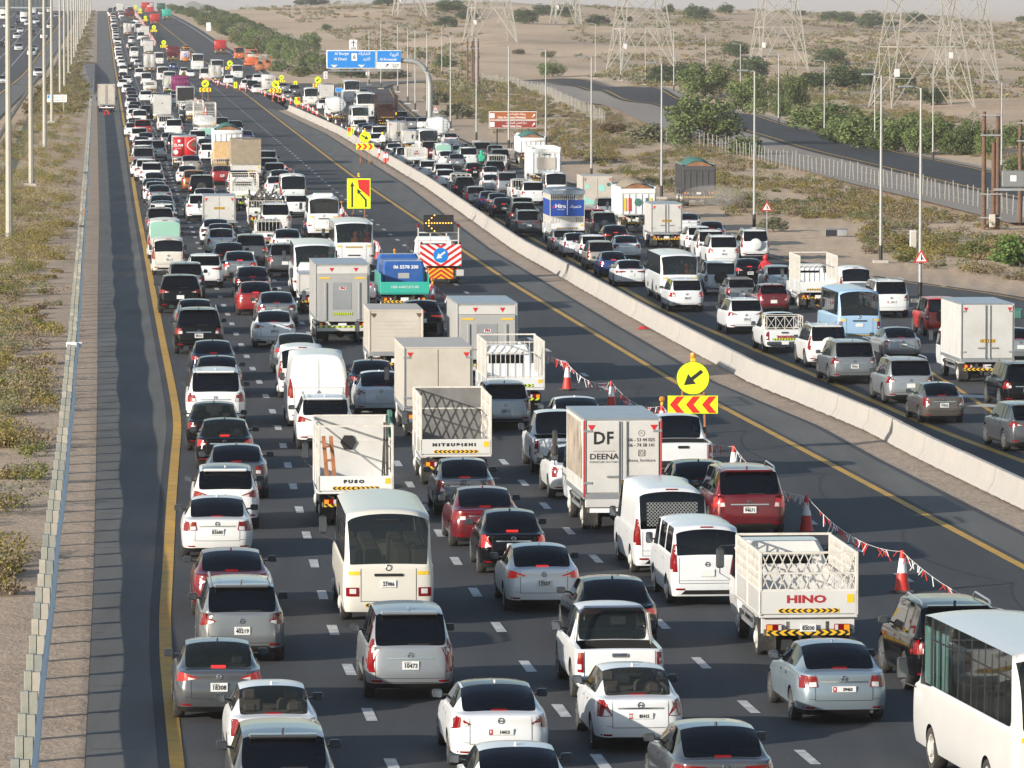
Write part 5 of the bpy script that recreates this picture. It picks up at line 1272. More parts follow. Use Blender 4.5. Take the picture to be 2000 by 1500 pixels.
    for ay in sp['axles']:
        for s in (-1, 1): ps.append(wheel_parts(rw, .26, s * (w2 - .02), ay, 'rim_white'))
    return dict(parts=ps, ro=ro, L=L, W=W, H=H)
def motorcycle(cloth='cloth_red', boxm='cloth_red', helmet='sign_red'):
    ps = []
    for y in (0, 1.25):
        w = MB(); w.lathe([(.20, -.05), (.28, -.06), (.30, 0), (.28, .06), (.20, .05)], (0, y, .30), 'x', 18); r = MB(); r.lathe([(.20, -.03), (.05, -.04), (.05, .04), (.20, .03)], (0, y, .30), 'x', 14); ps.append(['wheel', None, None, [T('tyre', w, 'tyre', smooth=True), T('rim', r, 'rim_dark')]])
    f = MB(); f.tube([(0, 0, .32), (0, .35, .5), (0, .8, .45), (0, 1.0, .85), (0, 1.22, .32)], [.05, .09, .12, .06, .04], 8); f.tube([(0, .1, .72), (0, .5, .74), (0, .9, .86)], [.1, .14, .1], 8); ps.append(T('frame', f, 'paint_black', smooth=True))
    ps.append(T('handlebar', MB().tube([(-.33, .85, 1.0), (-.15, .95, .98), (.15, .95, .98), (.33, .85, 1.0)], .018, 6), 'steel')); ps.append(T('delivery_box', MB().box(-.26, .26, -.28, .22, .82, 1.32, .03), boxm)); ps.append(T('tail_light', MB().box(-.06, .06, -.3, -.27, .70, .76), 'lens_red'))
    return dict(parts=ps, ro=0, L=1.6, W=.7, H=1.4)
def rider_mesh():
    """seated rider: one skinned figure"""
    J = dict(p=(0, .35, .86, .16), c=(0, .42, 1.12, .17), s=(0, .45, 1.34, .13), n=(0, .47, 1.45, .06), h=(0, .5, 1.58, .11), t=(0, .5, 1.70, .09))
    E = [('p', 'c'), ('c', 's'), ('s', 'n'), ('n', 'h'), ('h', 't')]
    for s, k in ((-1, 'l'), (1, 'r')):
        J.update({'sh' + k: (s * .19, .46, 1.34, .075), 'el' + k: (s * .30, .62, 1.12, .055), 'ha' + k: (s * .30, .86, 1.03, .045), 'hi' + k: (s * .12, .38, .82, .10), 'kn' + k: (s * .20, .72, .68, .08), 'an' + k: (s * .18, .52, .30, .055), 'to' + k: (s * .19, .66, .24, .045)})
        E += [('s', 'sh' + k), ('sh' + k, 'el' + k), ('el' + k, 'ha' + k), ('p', 'hi' + k), ('hi' + k, 'kn' + k), ('kn' + k, 'an' + k), ('an' + k, 'to' + k)]
    ks = list(J); me = bpy.data.meshes.new('rider'); me.from_pydata([J[k][:3] for k in ks], [(ks.index(a), ks.index(b)) for a, b in E], [])
    o = bpy.data.objects.new('t', me); C.objects.link(o); o.modifiers.new('s', 'SKIN'); m = o.modifiers.new('u', 'SUBSURF'); m.levels = m.render_levels = 1
    for i, k in enumerate(ks): me.skin_vertices[0].data[i].radius = (J[k][3],) * 2; me.skin_vertices[0].data[i].use_root = k == 'p'
    dg = bpy.context.evaluated_depsgraph_get(); dg.update(); r = bpy.data.meshes.new_from_object(o.evaluated_get(dg), depsgraph=dg); bpy.data.objects.remove(o)
    r.materials.clear(); r.polygons.foreach_set('use_smooth', [True] * len(r.polygons)); return r
def roller():
    ps = []; d = MB(); d.lathe([(.02, -.85), (.62, -.85), (.66, -.8), (.66, .8), (.62, .85), (.02, .85)], (0, 0, .66), 'x', 28); ps.append(T('steel_drum', d, 'rust_post', smooth=True))
    d2 = MB(); d2.lathe([(.02, -.8), (.6, -.8), (.64, -.75), (.64, .75), (.6, .8), (.02, .8)], (0, 3.1, .64), 'x', 24); ps.append(T('rear_drum', d2, 'rubber', smooth=True))
    y = MB(); y.box(-.95, .95, -.1, .1, .6, 1.25, .05); y.box(-.95, -.87, -.75, .75, .5, .85, .03); y.box(.87, .95, -.75, .75, .5, .85, .03); ps.append(T('drum_yoke', y, 'PAINT'))
    ps.append(T('engine_hood', MB().box(-.75, .75, 1.3, 3.9, 1.0, 1.75, .12), 'PAINT')); ps.append(T('operator_deck', MB().box(-.8, .8, .5, 1.6, .9, 1.35, .06), 'PAINT'))
    for x in (-.72, .72):
        for yy in (.4, 1.7): ps.append(T('canopy_post', MB().box(x - .04, x + .04, yy - .04, yy + .04, 1.3, 2.75), 'PAINT'))
    ps.append(T('canopy', MB().box(-.9, .9, .1, 2.0, 2.75, 2.88, .05), 'box_cream')); ps.append(T('operator_seat', MB().box(-.3, .3, .9, 1.35, 1.35, 1.9, .08), 'seat'))
    return dict(parts=ps, ro=0, L=4.5, W=1.9, H=2.9)
def paver():
    ps = [T('body', MB().box(-1.2, 1.2, 0, 4.2, .6, 1.7, .08), 'PAINT'), T('hopper', loft([(.5, 1.1, 4.2, 5.8), (1.3, 1.45, 4.15, 6.0)], .05), 'PAINT'), T('screed', MB().box(-1.7, 1.7, -1.0, -.1, .12, .6, .04), 'PAINT'), T('control_console', MB().box(-1.0, 1.0, .3, .8, 1.7, 2.3, .05), 'box_cream'), T('canopy', MB().box(-1.25, 1.25, .1, 2.6, 3.1, 3.25, .05), 'PAINT')]
    for x in (-1.1, 1.1):
        for yy in (.2, 2.4): ps.append(T('canopy_post', MB().box(x - .05, x + .05, yy, yy + .1, 1.7, 3.1), 'PAINT'))
        ps.append(T('crawler_track', MB().box(x - .2, x + .2, .4, 4.0, .0, .62, .2), 'rubber'))
    return dict(parts=ps, ro=0, L=6, W=2.6, H=3.2)

# ================================================================ EVERY VEHICLE OF THE PHOTOGRAPH
def _c(kind, **k): return lambda **x: car_template(kind, **{**k, **x})
TPL = {
 'sA': _c('sedan', chrome=1, light='tri', L=4.45, W=1.70, H=1.49, deck=1.02, y2=.50, yr=1.28, wb=2.6, ro=1.0), 'sB': _c('sedan', chrome=1, light='block', L=4.82, W=1.82, H=1.47, ro=1.08, wb=2.78, yc=3.4, deck=1.02, y2=.55, yr=1.42),
 'sC': _c('sedan', light='slim', L=4.6, W=1.76, H=1.45, deck=1.0), 'sD': _c('sedan', light='wedge', L=4.6, W=1.77, H=1.46), 'sE': _c('sedan', light='bar', L=4.9, W=1.86, H=1.46, ro=1.1, wb=2.85, yc=3.5, yr=1.2, y2=.4),
 'sF': _c('sedan', light='wedge', L=4.85, W=1.84, H=1.45, ro=1.1, wb=2.8, yc=3.45, yr=1.35, y2=.42, deck=1.03), 'sO': _c('sedan', chrome=1, light='square', L=4.7, W=1.77, H=1.43, deck=.98, y2=.62, yr=1.4, yc=3.35),
 'h': _c('suv', light='tri', L=3.95, W=1.69, H=1.50, belt=1.0, rake=.42, yf=2.3, yc=3.05, hood=.92, ro=.72, wb=2.5, rw=.31, zb=.19), 'hy': _c('suv', light='tall', L=4.15, W=1.72, H=1.55, belt=1.0, rake=.38, yf=2.4, yc=3.2, hood=.95, ro=.78, wb=2.55, rw=.31, zb=.19),
 'cA': _c('suv', light='mid'), 'cB': _c('suv', light='slim', rails=1), 'cC': _c('suv', light='wedge', L=4.4, W=1.82, H=1.64, rake=.45), 'cX': _c('suv', light='slim', L=4.9, W=2.0, H=1.70, rake=.75, belt=1.12, yf=3.0, yc=3.8, ro=1.05, wb=2.97, rw=.38),
 'uA': _c('suv', light='mid', L=5.05, W=1.98, H=1.92, belt=1.2, rake=.30, yf=3.05, yc=3.75, hood=1.14, ro=1.15, wb=2.95, rw=.40, zb=.28, rails=1), 'uB': _c('suv', light='tall', L=4.8, W=1.89, H=1.86, belt=1.14, rake=.22, yf=2.9, yc=3.55, hood=1.08, ro=1.0, wb=2.8, rw=.39, zb=.26, boxy=1, spare=1, rails=1),
 'uC': _c('suv', light='square', L=4.4, W=1.87, H=1.83, belt=1.12, rake=.10, yf=2.6, yc=2.95, hood=1.1, ro=.8, wb=2.7, rw=.41, zb=.3, boxy=1, spare=2, wr=.8, wrb=.8), 'uD': _c('suv', light='vert', L=4.78, W=1.82, H=1.80, belt=1.10, rake=.42, yf=2.8, yc=3.5, ro=1.0, wb=2.8, rw=.39, zb=.26, chrome=1),
 'uE': _c('suv', light='tall', L=4.6, W=1.79, H=1.70, belt=1.05, rake=.28), 'uF': _c('suv', light='mid', L=5.0, W=2.0, H=1.80, belt=1.12, rake=.38, yf=3.0, yc=3.7, ro=1.1, wb=2.86, rw=.40, rails=1, chrome=1),
 'v': _c('van', light='tall'), 'vh': _c('van', light='tall', H=2.14, L=5.3, W=1.88, wb=3.1, nwin=2, belt=1.12), 'vp': _c('van', light='tall', mesh=1, H=2.14, L=5.3, W=1.88, wb=3.1, nwin=2, belt=1.12, glass=False), 'vx': _c('van', light='tall', rglass=False, glass=False, W=2.05, H=2.42, L=5.4, belt=1.35, noz=.9, wb=3.45, ro=1.0),
 'vs': _c('van', light='tall', W=1.72, H=1.84, L=4.3, belt=1.05, noz=.95, wb=2.7, ro=.8, glass=False),
 'p': pickup, 'bC': bus, 'bR': lambda **k: bus(**{**dict(L=7.0, W=1.96, H=2.45, flat=0, lamps='low', nwin=5, roofpod=0, belt=1.45), **k}), 'bL': lambda **k: bus(**{**dict(L=8.2, W=2.12, H=2.55, flat=1, lamps='low', nwin=6, belt=1.45, wb=4.4, ro=2.0), **k}),
 'bT': lambda **k: bus(**{**dict(L=11, W=2.45, H=3.25, flat=1, lamps='low', nwin=7, belt=1.9, wb=5.8, ro=2.6, rw=.48), **k}), 'tb': box_truck, 'tc': cage_truck, 'td': dump_truck, 'tt': tanker_truck, 'tma': tma_truck, 'teal': dropside_teal, 'moto': motorcycle, 'roller': roller, 'paver': paver,
}
NOUN = {'s': 'sedan', 'h': 'hatchback', 'c': 'crossover', 'u': 'SUV', 'v': 'van', 'p': 'pickup', 'b': 'bus', 't': 'truck', 'm': 'motorcycle'}
OBJN = {'s': 'sedan_car', 'h': 'hatchback_car', 'c': 'crossover_car', 'u': 'suv_car', 'v': 'van', 'p': 'pickup_truck', 'b': 'bus', 't': 'truck', 'm': 'motorcycle'}
CATN = {'s': 'car', 'h': 'car', 'c': 'car', 'u': 'car', 'v': 'van', 'p': 'pickup', 'b': 'bus', 't': 'truck', 'm': 'motorcycle'}
COLN = {'bluesilver': 'pale blue-grey', 'midgrey': 'mid grey', 'lightgrey': 'silver grey', 'maroon': 'dark red', 'brightred': 'bright red', 'offwhite': 'off-white', 'pearl': 'white', 'skyblue': 'light blue', 'brown': 'dark brown', 'royal': 'blue', 'copper': 'orange', 'dumpgrey': 'grey', 'grey': 'dark grey', 'darkbrown': 'dark brown', 'tan': 'tan'}
CACHE = {}
def get_tpl(code, kw):
    key = (code, tuple(sorted((k, str(v)) for k, v in kw.items())))
    if key not in CACHE: CACHE[key] = shift_tpl(TPL[code](**kw))
    return CACHE[key]
# code[!] colour x y [key=value ...] : label      (x, y = pixel under the rear axle; ! = braking; no label = told apart by its place in the lane)
CAT = r'''
#A|the roof-box SUV|leftmost lane
cA! grey 552 1617 num=X-TERRA chrome=1 : dark grey crossover cut by the bottom edge, glowing tail lamps
sA white 533 1500 clear=2 : white sedan with see-through rear window half hidden by the nearest crossover
sC! grey 426 1400 num=18308 clear=1 : dark grey sedan with plate 18308 beside the yellow edge line
cB lightgrey 471 1289 num=40219 light=wedge : silver grey crossover with plate 40219 in the leftmost lane
sF maroon 452 1200 : dark red sedan with sloping roof behind the grey crossover
sB pearl 424 1087 num=83680 : white sedan with plate 83680 in the leftmost lane
cC white 440 1032 dark_roof=1 light=slim : white crossover with black roof in the leftmost lane
sB grey 462 972 : dark grey sedan just ahead of the black-roofed white crossover
sD! black 439 915 num=18328 clear=1 chrome=1 : black sedan with plate 18328 and lit brake lamps
sD black 418 879 clear=1 : black sedan with see-through rear window behind the big white SUV
uA white 421 834 num=83023 chrome=1 : big white SUV with chrome strip in the leftmost lane
sO black 425 776 chrome=1 : black sedan directly ahead of the big white SUV
sC navy 416 743 : dark blue sedan behind the black chrome-striped SUV
uF black 388 690 num=88352 : black SUV with chrome strip in the leftmost lane
sO midgrey 381 652 : grey older sedan in front of the black chrome-striped SUV
cX black 352 611 light=slim : black sloping-roof SUV with thin red lamps in the leftmost lane
cA midgrey 363 582 : grey crossover between the sloping-roof SUV and the cream van
cC white 400 562 light=bar : white crossover with thin red lamps just right of the cream van
v cream 329 536 num=73512 : cream minivan with black back window on the yellow edge line
vh offwhite 322 505 rgl=g : off-white high-roof van with green back window in the leftmost lane
cA grey 313 461 : grey SUV topped by a white roof box in the leftmost lane
cC white 316 450 dark_roof=1
sC silver 318 438
sB grey 316 426
sB silver 311 404
sD white 304 396
sF black 300 389
sC white 302 376 dark_roof=1
cB white 296 360 light=wedge
cA white 285 353
sD white 276 346
uA midgrey 280 334
uF white 279 325
uA white 280 316
uF silver 304 314
sD maroon 276 298
sD! white 285 289
cA white 272 283
uF! red 279 268
sD white 259 268
sC grey 267 262
sD! white 263 257
v white 273 247
sD pearl 262 238
sC white 261 228
sB navy 264 221
sC white 257 213
sB white 260 206
sO midgrey 257 198
sC navy 256 191
sD white 249 184
sD white 240 173
sB white 249 165
sC black 240 157
v white 241 147
sO black 254 140
sD white 238 132
sD white 236 125
cA white 233 119
sC silver 232 112
sD white 231 106
cA white 231 100
sC black 229 94
uA white 230 89
sD silver 227 84
sD white 226 79
cA white 226 74
sC white 225 69
sD white 225 65
uF silver 224 61
sD white 224 57
v white 222 53
sD silver 223 49
sD white 222 45
sC white 221 41
vs cream 221 37
sD white 217 33
sD white 215 30
sC silver 215 27
sD white 216 24
#B|the red box truck|second lane
uD silver 797 1360 num=10473 : silver SUV with plate 10473 and tall red lamps
bC cream 752 1209 num=23986 : cream minibus with plate 23986 and big back window
fuso white 691 1021 : white open truck with ladder and tools in its bed
cC white 634 876 light=slim rails=1 : white crossover behind the tall white panel van
vx white 621 832 : tall white panel van without back window
vs white 590 776 : small white van half hidden left of the tall panel van
sC! lightgrey 578 728 clear=1 : silver sedan ahead of the tall white panel van
sC white 535 678 num=60714 : white sedan with slim red lamps beside the tail-lift truck
sB lightgrey 540 638 : silver sedan ahead of the slim-lamped white sedan
sD! red 499 615 num=11904 : bright red sedan in the second lane
sD black 493 582 : black sedan just ahead of the bright red sedan
sB! lightgrey 468 549 : silver sedan with lit brake lamps left of the white bus
sE! black 447 529 : black sedan with lit brake lamps behind the white round-lamped sedan
cA! grey 489 520 : dark grey crossover beside the white bus
sA white 432 500 clear=1 : white sedan with rounded red lamps below the plain white box truck
sD silver 431 488 : silver sedan tucked behind the plain white box truck
sB white 421 478 : white sedan closest behind the plain white box truck
whitebox1 white 428 457 : small plain white box truck with two doors in the second lane
cA white 392 431 light=slim : white crossover left of the plain white box truck
sC bluesilver 386 424 : pale blue sedan left of the plain white box truck
sD white 400 411 : white sedan behind the black spare-wheel off-roader
uC! black 394 393 : black off-roader with black spare wheel on its back
cC! copper 379 376 clear=1 : orange SUV left of the black spare-wheel off-roader
sC white 366 361 : white sedan behind the beige sedan and red box truck
sB champagne 373 339 : beige sedan right behind the red box truck
zlam white 360 329 : red box truck with white swirls on its doors
uF black 346 299
sB silver 330 289
uA! white 340 269
p white 323 258 rack=bars
tb white 317 240 doors=plain body=box_white tape=tape_fluoro
uF! black 289 236
p white 307 207
cX white 285 201
tc offwhite 293 186 lat=bars ch=.6
vh white 286 167
vs white 272 153
sD white 278 141
sD silver 270 131
sD white 263 124
bR white 262 113
cA navy 257 100
sD white 254 95
v white 257 86
tb white 249 70 doors=bars
td grey 244 55 
sD silver 240 44
v white 237 37
sD white 236 31
tb white 234 26 doors=plain
sD navy 226 22
#C|the green-tarp truck|third lane
sB white 1012 1633 : white sedan whose roof just enters at the bottom edge
sF white 970 1492 num=14413 red=9 dark_roof=1 : white sedan with plate 14413 and dark glass roof
sA white 1240 1460 num=85415 red=20 clear=2 : white sedan with plate 85415 and seats seen through its window
sE grey 1402 1582 : grey sedan cut by the bottom edge beside the white-dash line
p white 1200 1360 roll=1 tape=1 : white pickup with chrome roll bar and chevron tape
sE! black 1198 1262 : black sedan directly ahead of the chrome-barred pickup
sC! white 1056 1190 num=13507 : white sedan with plate 13507 and dark back window
sA! black 998 1118 num=18374 : black sedan with plate 18374 behind the dark red sedan
sB maroon 945 1066 : dark red sedan between two dark sedans in the third lane
sA grey 906 1005 : dark grey sedan behind the open cage truck
mitsu offwhite 885 945 : off-white cage truck with open back and dark grey front board
creambox white 850 850 : big cream box truck with two rear doors
sD white 742 811 : white sedan partly hidden left of the big cream box truck
sC navy 727 786 : dark blue sedan left of the big cream box truck
roller1 white 770 737 : cream box truck with roller shutter door
lift white 665 668 : grey box truck with folded tail lift and yellow tapes
tb white 620 611 body=box_white doors=plain h=.85 W=1.75 L=4.8 wb=2.6 : small white truck half hidden left of the tail-lift truck
bL white 613 578 : white bus on the left of the pair of buses
cA grey 556 540 : dark car mostly hidden left of the white bus
sD white 561 500 : white car mostly hidden behind the left bus
bL white 688 526 L=8.0 : white bus on the right of the pair of buses
sE! navy 622 464 : dark sedan squeezed behind the curtained minibus
bR white 631 464 curtain=1 roofpod=1 : white minibus with curtains behind its back window
p white 526 491 rack=bars name=TOYOTA tape=1 : white pickup with rack and lettered tailgate
uA white 537 459 : white SUV just ahead of the lettered white pickup
junk white 518 446 : flatbed truck piled with dark scrap metal
vh white 572 402 : white high-roof van ahead of the curtained minibus
h white 578 425 : white hatchback between the high-roof van and the curtained minibus
sD! white 541 385 : white sedan left of the high-roof van
sB! white 547 371 : white sedan ahead of the one left of the high-roof van
cA white 536 361 : white crossover right of the white lattice truck
uF midgrey 521 353 : silver grey SUV right of the canvas-covered truck
uF silver 520 337 : silver SUV beside the cones right of the canvas-covered truck
canvas offwhite 480 362 : truck with tan canvas cover over its load
p white 467 382 roll=1 : white pickup behind the canvas-covered truck
tc white 478 412 lat=grid ch=1.1 W=1.8 tape=tape_fluoro : white lattice truck between the pickup and the scrap truck
sF red 434 361 clear=1 num=20114 : red sedan in front of the crate-carrying truck
crate tan 438 345 : truck carrying a pale wooden crate
td white 445 322 tarp=tarp_green : white dump truck with green tarp over brown soil
cA white 409 318
sC grey 402 302
v white 402 287 rgl=g
cA white 386 289
bigcage white 400 268
p white 433 263
sE! maroon 447 269
cA! black 459 268
sB blue 479 285
tc offwhite 380 240 lat=grid ch=1.2
tc white 367 238 lat=cross ch=.9 tape=tape_fluoro
sD white 343 198
sD! white 337 206
blackback white 362 214
td purple 352 190
tb white 331 183 doors=two W=1.9 tape=tape_fluoro h=1.7
bL white 331 170
bL white 318 159
tb white 292 141 doors=bars W=2.3 h=2.5
bL white 310 127
sC blue 339 137
td maroon 338 120
tb white 290 108 doors=plain
tc brown 288 97 lat=bars
bR white 283 92
vh white 275 79
tb white 283 76 doors=plain
bL white 271 65
v white 259 55
sD white 266 46
td maroon 253 39
bL white 254 29
tb tan 244 19 doors=plain
#D|x|lane beside the cones
sB bluesilver 1632 1405 num=59463 red=9 exh=1 : pale blue-grey sedan with plate 59463
uF black 1858 1345 : black SUV with roof rails behind the white bus corner
hino offwhite 1563 1277 : off-white lattice truck lettered HINO on its tailgate
v white 1371 1177 glass=1 : white minivan with side windows beside the lattice truck
vp white 1304 1117 : white high-roof van with wire mesh over its back window
deena white 1205 1032 : white furniture box truck with black lettering on its doors
sO pearl 1130 971 : white older sedan peeking out left of the furniture truck
p white 1094 922 name=TOYOTA : white pickup left of the furniture truck
sB! white 1125 868 : white sedan behind the red-and-white cones ahead of furniture truck
hy silver 985 838 num=56711 : silver hatchback right of the cage truck with grey board
tc white 1000 808 lat=bars ch=1.25 drop=.35 tape=tape_fluoro : white high-cage truck with empty bed
lift2 white 945 746 : grey tail-lift box truck ahead of the high-cage truck
sE! black 823 655 : black sedan behind the teal truck
teal teal 787 612 : teal dropside truck with blue canopy
sB! silver 746 592 clear=1 : silver car left of the teal truck
tma white 857 553 : white road-works truck with striped board and blue arrow
p white 1326 931 old=1 : old white pickup right of the furniture truck
sE navy 1366 1006 num=14505 : dark blue sedan between the mesh-window van and red SUV
uF! maroon 1455 1045 num=94671 : dark red SUV with roof rails beside a cone
#M|the striped-board truck|merging queue
bT white 386 138
bT white 424 152
tb white 420 162 doors=bars h=2.0
vh white 400 156
bL white 463 155
cA white 447 166
cA white 481 176
uF navy 493 180
sD white 503 184
letters white 524 186
sC navy 487 163
cA white 503 164
sB silver 553 181
sC midgrey 562 196
cA grey 575 188
sD white 372 152
cA white 360 150
#R|the brown signs|right carriageway
bC white 607 208
sD white 632 216
tb white 637 203 doors=plain h=1.8
tt white 657 238
bT white 686 201
sB silver 709 194 : silver sedan alone on the exit ramp lane
bT white 713 232
bL white 702 250
darkcage darkbrown 755 250 : dark brown high-cage truck right of the white bus
uA black 782 249
cA white 703 262
sC silver 711 266
sD midgrey 720 271
sB black 730 269
uA white 741 281
tb white 777 292 doors=bars h=1.9 W=2.0
sB! silver 786 253
sB silver 803 254
sD white 826 254
sB white 770 309
sD midgrey 781 317
cA white 737 291
bC white 835 303
tb silver 806 296 doors=plain h=1.2
tt white 857 284 L=6.5 wb=3.2
sC! white 880 287
sE! bluesilver 901 309
sA white 896 313
v white 865 318 rgl=g
sA white 872 326
uA maroon 840 314
p white 790 325
redtext white 813 334 : white tool truck with red lettering on its back
sC silver 892 331
uA white 914 327
uF grey 941 313
p grey 968 320 : dark grey pickup beside the green delivery rider
uA grey 976 331
h white 822 343 : white hatchback behind the red-lettered truck
cB white 836 350 : white crossover second behind the red-lettered truck
uF white 866 359 : white boxy SUV with black back window by the barrier
sE! black 926 350 num=70401 : black sedan right of the small lattice pickup
p white 970 340 rack=bars : white pickup with window bars in front of the rider
cC! white 869 368 : white crossover with oval back window by the barrier
p white 899 380 rack=cross : small white lattice pickup behind the black crossover
cA! black 907 386 num=20433 : black crossover with glowing brake light by the barrier
sA white 958 359 clear=1 : white sedan with see-through window ahead of silver SUV
uF! black 966 354 : black SUV ahead of the two white sedans
sA white 959 376 : white sedan left of the silver SUV
uB! silver 990 380 spare=0 : silver SUV with glowing brake light
hy! midgrey 929 403 : grey car with tall lamps by the barrier
sE! blue 956 411 : blue sedan left of the silver sedan by the barrier
sC! silver 972 415 : silver sedan between blue and black sedans
sD! black 983 425 num=33610 : black sedan with white plate by the barrier
p white 1018 393 rack=bars : white pickup with barred back window beside big tipper
uA white 1040 402 : white SUV left of the blue-banner truck
tipper white 1064 366 : long white tipper truck with ribbed sides
vh white 1084 388 : white van behind the long white tipper
greentarp white 1038 322 : white truck carrying a green tarp mound
cA black 1020 431 : black crossover behind the black sedan near the barrier
uF! black 1021 445 : black SUV second left of the blue-banner truck
uF grey 1031 462 light=bar : dark grey SUV with full-width lamp beside the blue-banner truck
hira white 1104 478 : white cage truck with blue printed banners
fish white 1164 428 : pale box truck with teal round logo on its doors
uF red 1158 459 : red SUV right of the blue-banner truck
uB grey 1178 468 : dark grey off-roader with spare wheel below the red SUV
h silver 1101 494 : silver hatchback right behind the blue-banner truck
sA white 1124 502 : white sedan behind the silver hatchback
cC! white 1158 511 : white crossover with oval back window near the white bus
sE! black 1201 484 : black sedan left of the pale grey box truck
uE champagne 1172 526 : beige SUV with tall red lamps by the barrier
sD! blue 1197 541 num=71840 : bright blue sedan by the barrier
sB white 1222 507 : white sedan right of the beige SUV
sE white 1230 559 : white sedan half hidden by the white passenger bus
bL white 1320 587 L=8.6 : white passenger bus on the right carriageway
cA! white 1338 608 num=30557 : white crossover behind the white passenger bus
tb white 1298 483 doors=bars W=2.0 h=1.9 : pale grey box truck with lock rods ahead of the bus
colordump white 1243 453 : white tipper truck with painted tailgate
uE silver 1184 431 : silver SUV left of the painted-tailgate tipper
sB white 1343 459 : white sedan right of the painted-tailgate tipper
sE! silver 1389 476 : silver limousine on the right edge near the sand
cC white 1364 492 : white crossover in the cluster right of the bus
uB white 1386 508 spare=0 : white off-roader in the middle of the cluster right of bus
uA! white 1410 522 num=64010 : big white SUV in the cluster right of bus
uB white 1472 507 : white off-roader with spare wheel carrier near the sand
uC white 1405 576 col2=1 : two-tone off-roader with dark spare wheel right of the bus
sC! black 1462 556 num=42275 : black sedan left of the red delivery rider
h midgrey 1446 599 : small grey car with beige soft top
cB white 1453 651 num=13072 : white crossover with black lower bumper beside barrier lane
h! maroon 1508 612 : dark red small car left of the light blue bus
h bluesilver 1520 572 : pale blue hatchback right of the delivery rider
stake white 1592 602 : white stake truck with open frame behind the blue bus
vs white 1668 588 : small white van right of the stake truck
uA white 1734 620 num=22190 red=5 : white SUV right of the light blue bus
bC skyblue 1668 672 lamps=round nwin=4 : light blue minibus with round red lamps
p white 1526 688 rack=cross name=TOYOTA tape=2 : white pickup with lattice rack and lettered tailgate by barrier
uB pearl 1612 716 : white off-roader with white spare wheel cover
uF lightgrey 1662 748 num=95461 light=wedge : silver SUV with wide red lamps beside the barrier
sO silver 1757 703 num=71239 : silver sedan left of the big white box truck
uF silver 1771 787 light=wedge : silver SUV ahead of the grey sedan
sA brown 1836 825 num=91852 : grey-brown sedan last by the barrier
uC brightred 1838 655 : bright red off-roader ahead of the big white box truck
bigwhite white 1917 745 : big white box truck with two doors at the right edge
sA silver 1986 707 : silver sedan right of the big white box truck
uF black 1998 796 : black SUV cut by the right edge
cX grey 2012 880 : dark grey crossover cut by the right edge near barrier
#O|x|oncoming carriageway
sD white 10 172
cA white 78 152
cA white 246 999
'''
SPECIAL = {}
def special(f): SPECIAL[f.__name__] = f; return f
@special
def fuso():
    t = cage_truck(L=5.4, W=2.0, name='F U S O', ncol='ink', drop=.42, ch=1.35, lat='bars', empty_tail=True, panel='box_white', tape='tape_amber', num='41207'); ps = t['parts']
    for p in list(ps):
        if p[0] in ('cage_side',): ps.remove(p)
    w2 = 1.0; z = .95 + .42
    for s in (-1, 1): ps.append(T('cage_side', MB().bar((s * w2, 0, z + 1.3), (s * w2, 3.6, z + 1.3), .05).bar((s * w2, 0, z + .7), (s * w2, 3.6, z + .7), .04).bar((s * w2, 0, z), (s * w2, 1.8, z + 1.3), .03).bar((s * w2, 1.8, z), (s * w2, 3.6, z + 1.3), .03), 'cage_white'))
    ps.append(T('top_rail', MB().bar((-w2, 0, z + 1.33), (w2, 0, z + 1.33), .05), 'cage_white')); ps.append(T('hatch_vent', disc(-.05, z + .62, .22, 3.55, 3.58, 6), 'ink'))
    ps.append(T('wooden_ladder', MB().bar((-.72, .5, 1.0), (-.80, 1.6, 2.3), .10, .05).bar((-.52, .5, 1.0), (-.60, 1.6, 2.3), .10, .05).bar((-.72, .8, 1.3), (-.54, .8, 1.3), .06).bar((-.74, 1.1, 1.7), (-.56, 1.1, 1.7), .06).bar((-.78, 1.4, 2.05), (-.58, 1.4, 2.05), .06), 'rust_post'))
    ps.append(T('tool_bundle', MB().bar((.78, .4, 1.0), (.82, 1.2, 2.7), .05).bar((.86, .4, 1.0), (.88, 1.1, 2.9), .07).bar((.7, .3, 1.0), (.8, .9, 2.4), .04), 'chassis')); ps.append(T('tool_crate', MB().box(-.1, .4, .4, .8, .98, 1.15, .02), 'pale_wood')); ps.append(T('green_panel', MB().box(.93, 1.04, 1.2, 1.9, 2.3, 3.0, .01), 'tarp_green')); return t
@special
def mitsu(): return cage_truck(L=5.5, W=2.05, name='M I T S U B I S H I', ncol='ink', lat='diamond', ch=1.25, drop=.45, empty_tail=True, panel='dark_board', num='10561')
@special
def hino():
    t = cage_truck(L=5.9, W=2.1, name='HINO', lat='diamond', ch=.82, drop=.52, num='82030', zf=.98); t['parts'].append(T('rear_apron', MB().box(-1.0, 1.0, .10, .14, .58, .915, .008), 'PAINT')); return t
@special
def junk(): return cage_truck(L=6.0, W=2.15, drop=.35, ch=.45, lat='bars', load='scrap', tape='tape_fluoro')
@special
def canvas(): return cage_truck(L=6.6, W=2.2, drop=.5, ch=1.9, lat='cross', tarp='canvas', zf=1.05, cabH=2.3, ro=1.5, wb=3.9)
@special
def crate():
    t = cage_truck(L=6, W=2.0, drop=.2, ch=.3, lat='bars'); t['parts'].append(T('wooden_crate', MB().box(-.85, .85, .3, 3.6, 1.0, 2.75, .03), 'pale_wood', [T('crate_batten', MB().box(-.6, .6, .27, .3, 1.3, 1.42), 'wood_pole')])); return t
@special
def bigcage(): return cage_truck(L=7.4, W=2.3, drop=.5, ch=1.9, lat='grid', zf=1.1, wb=4.4, ro=1.6)
@special
def darkcage(): return cage_truck(L=7.6, W=2.4, drop=.8, ch=1.9, lat='cross', zf=1.2, wb=4.5, ro=1.6, mesh='paint_darkbrown', rw=.48, cabH=2.8)
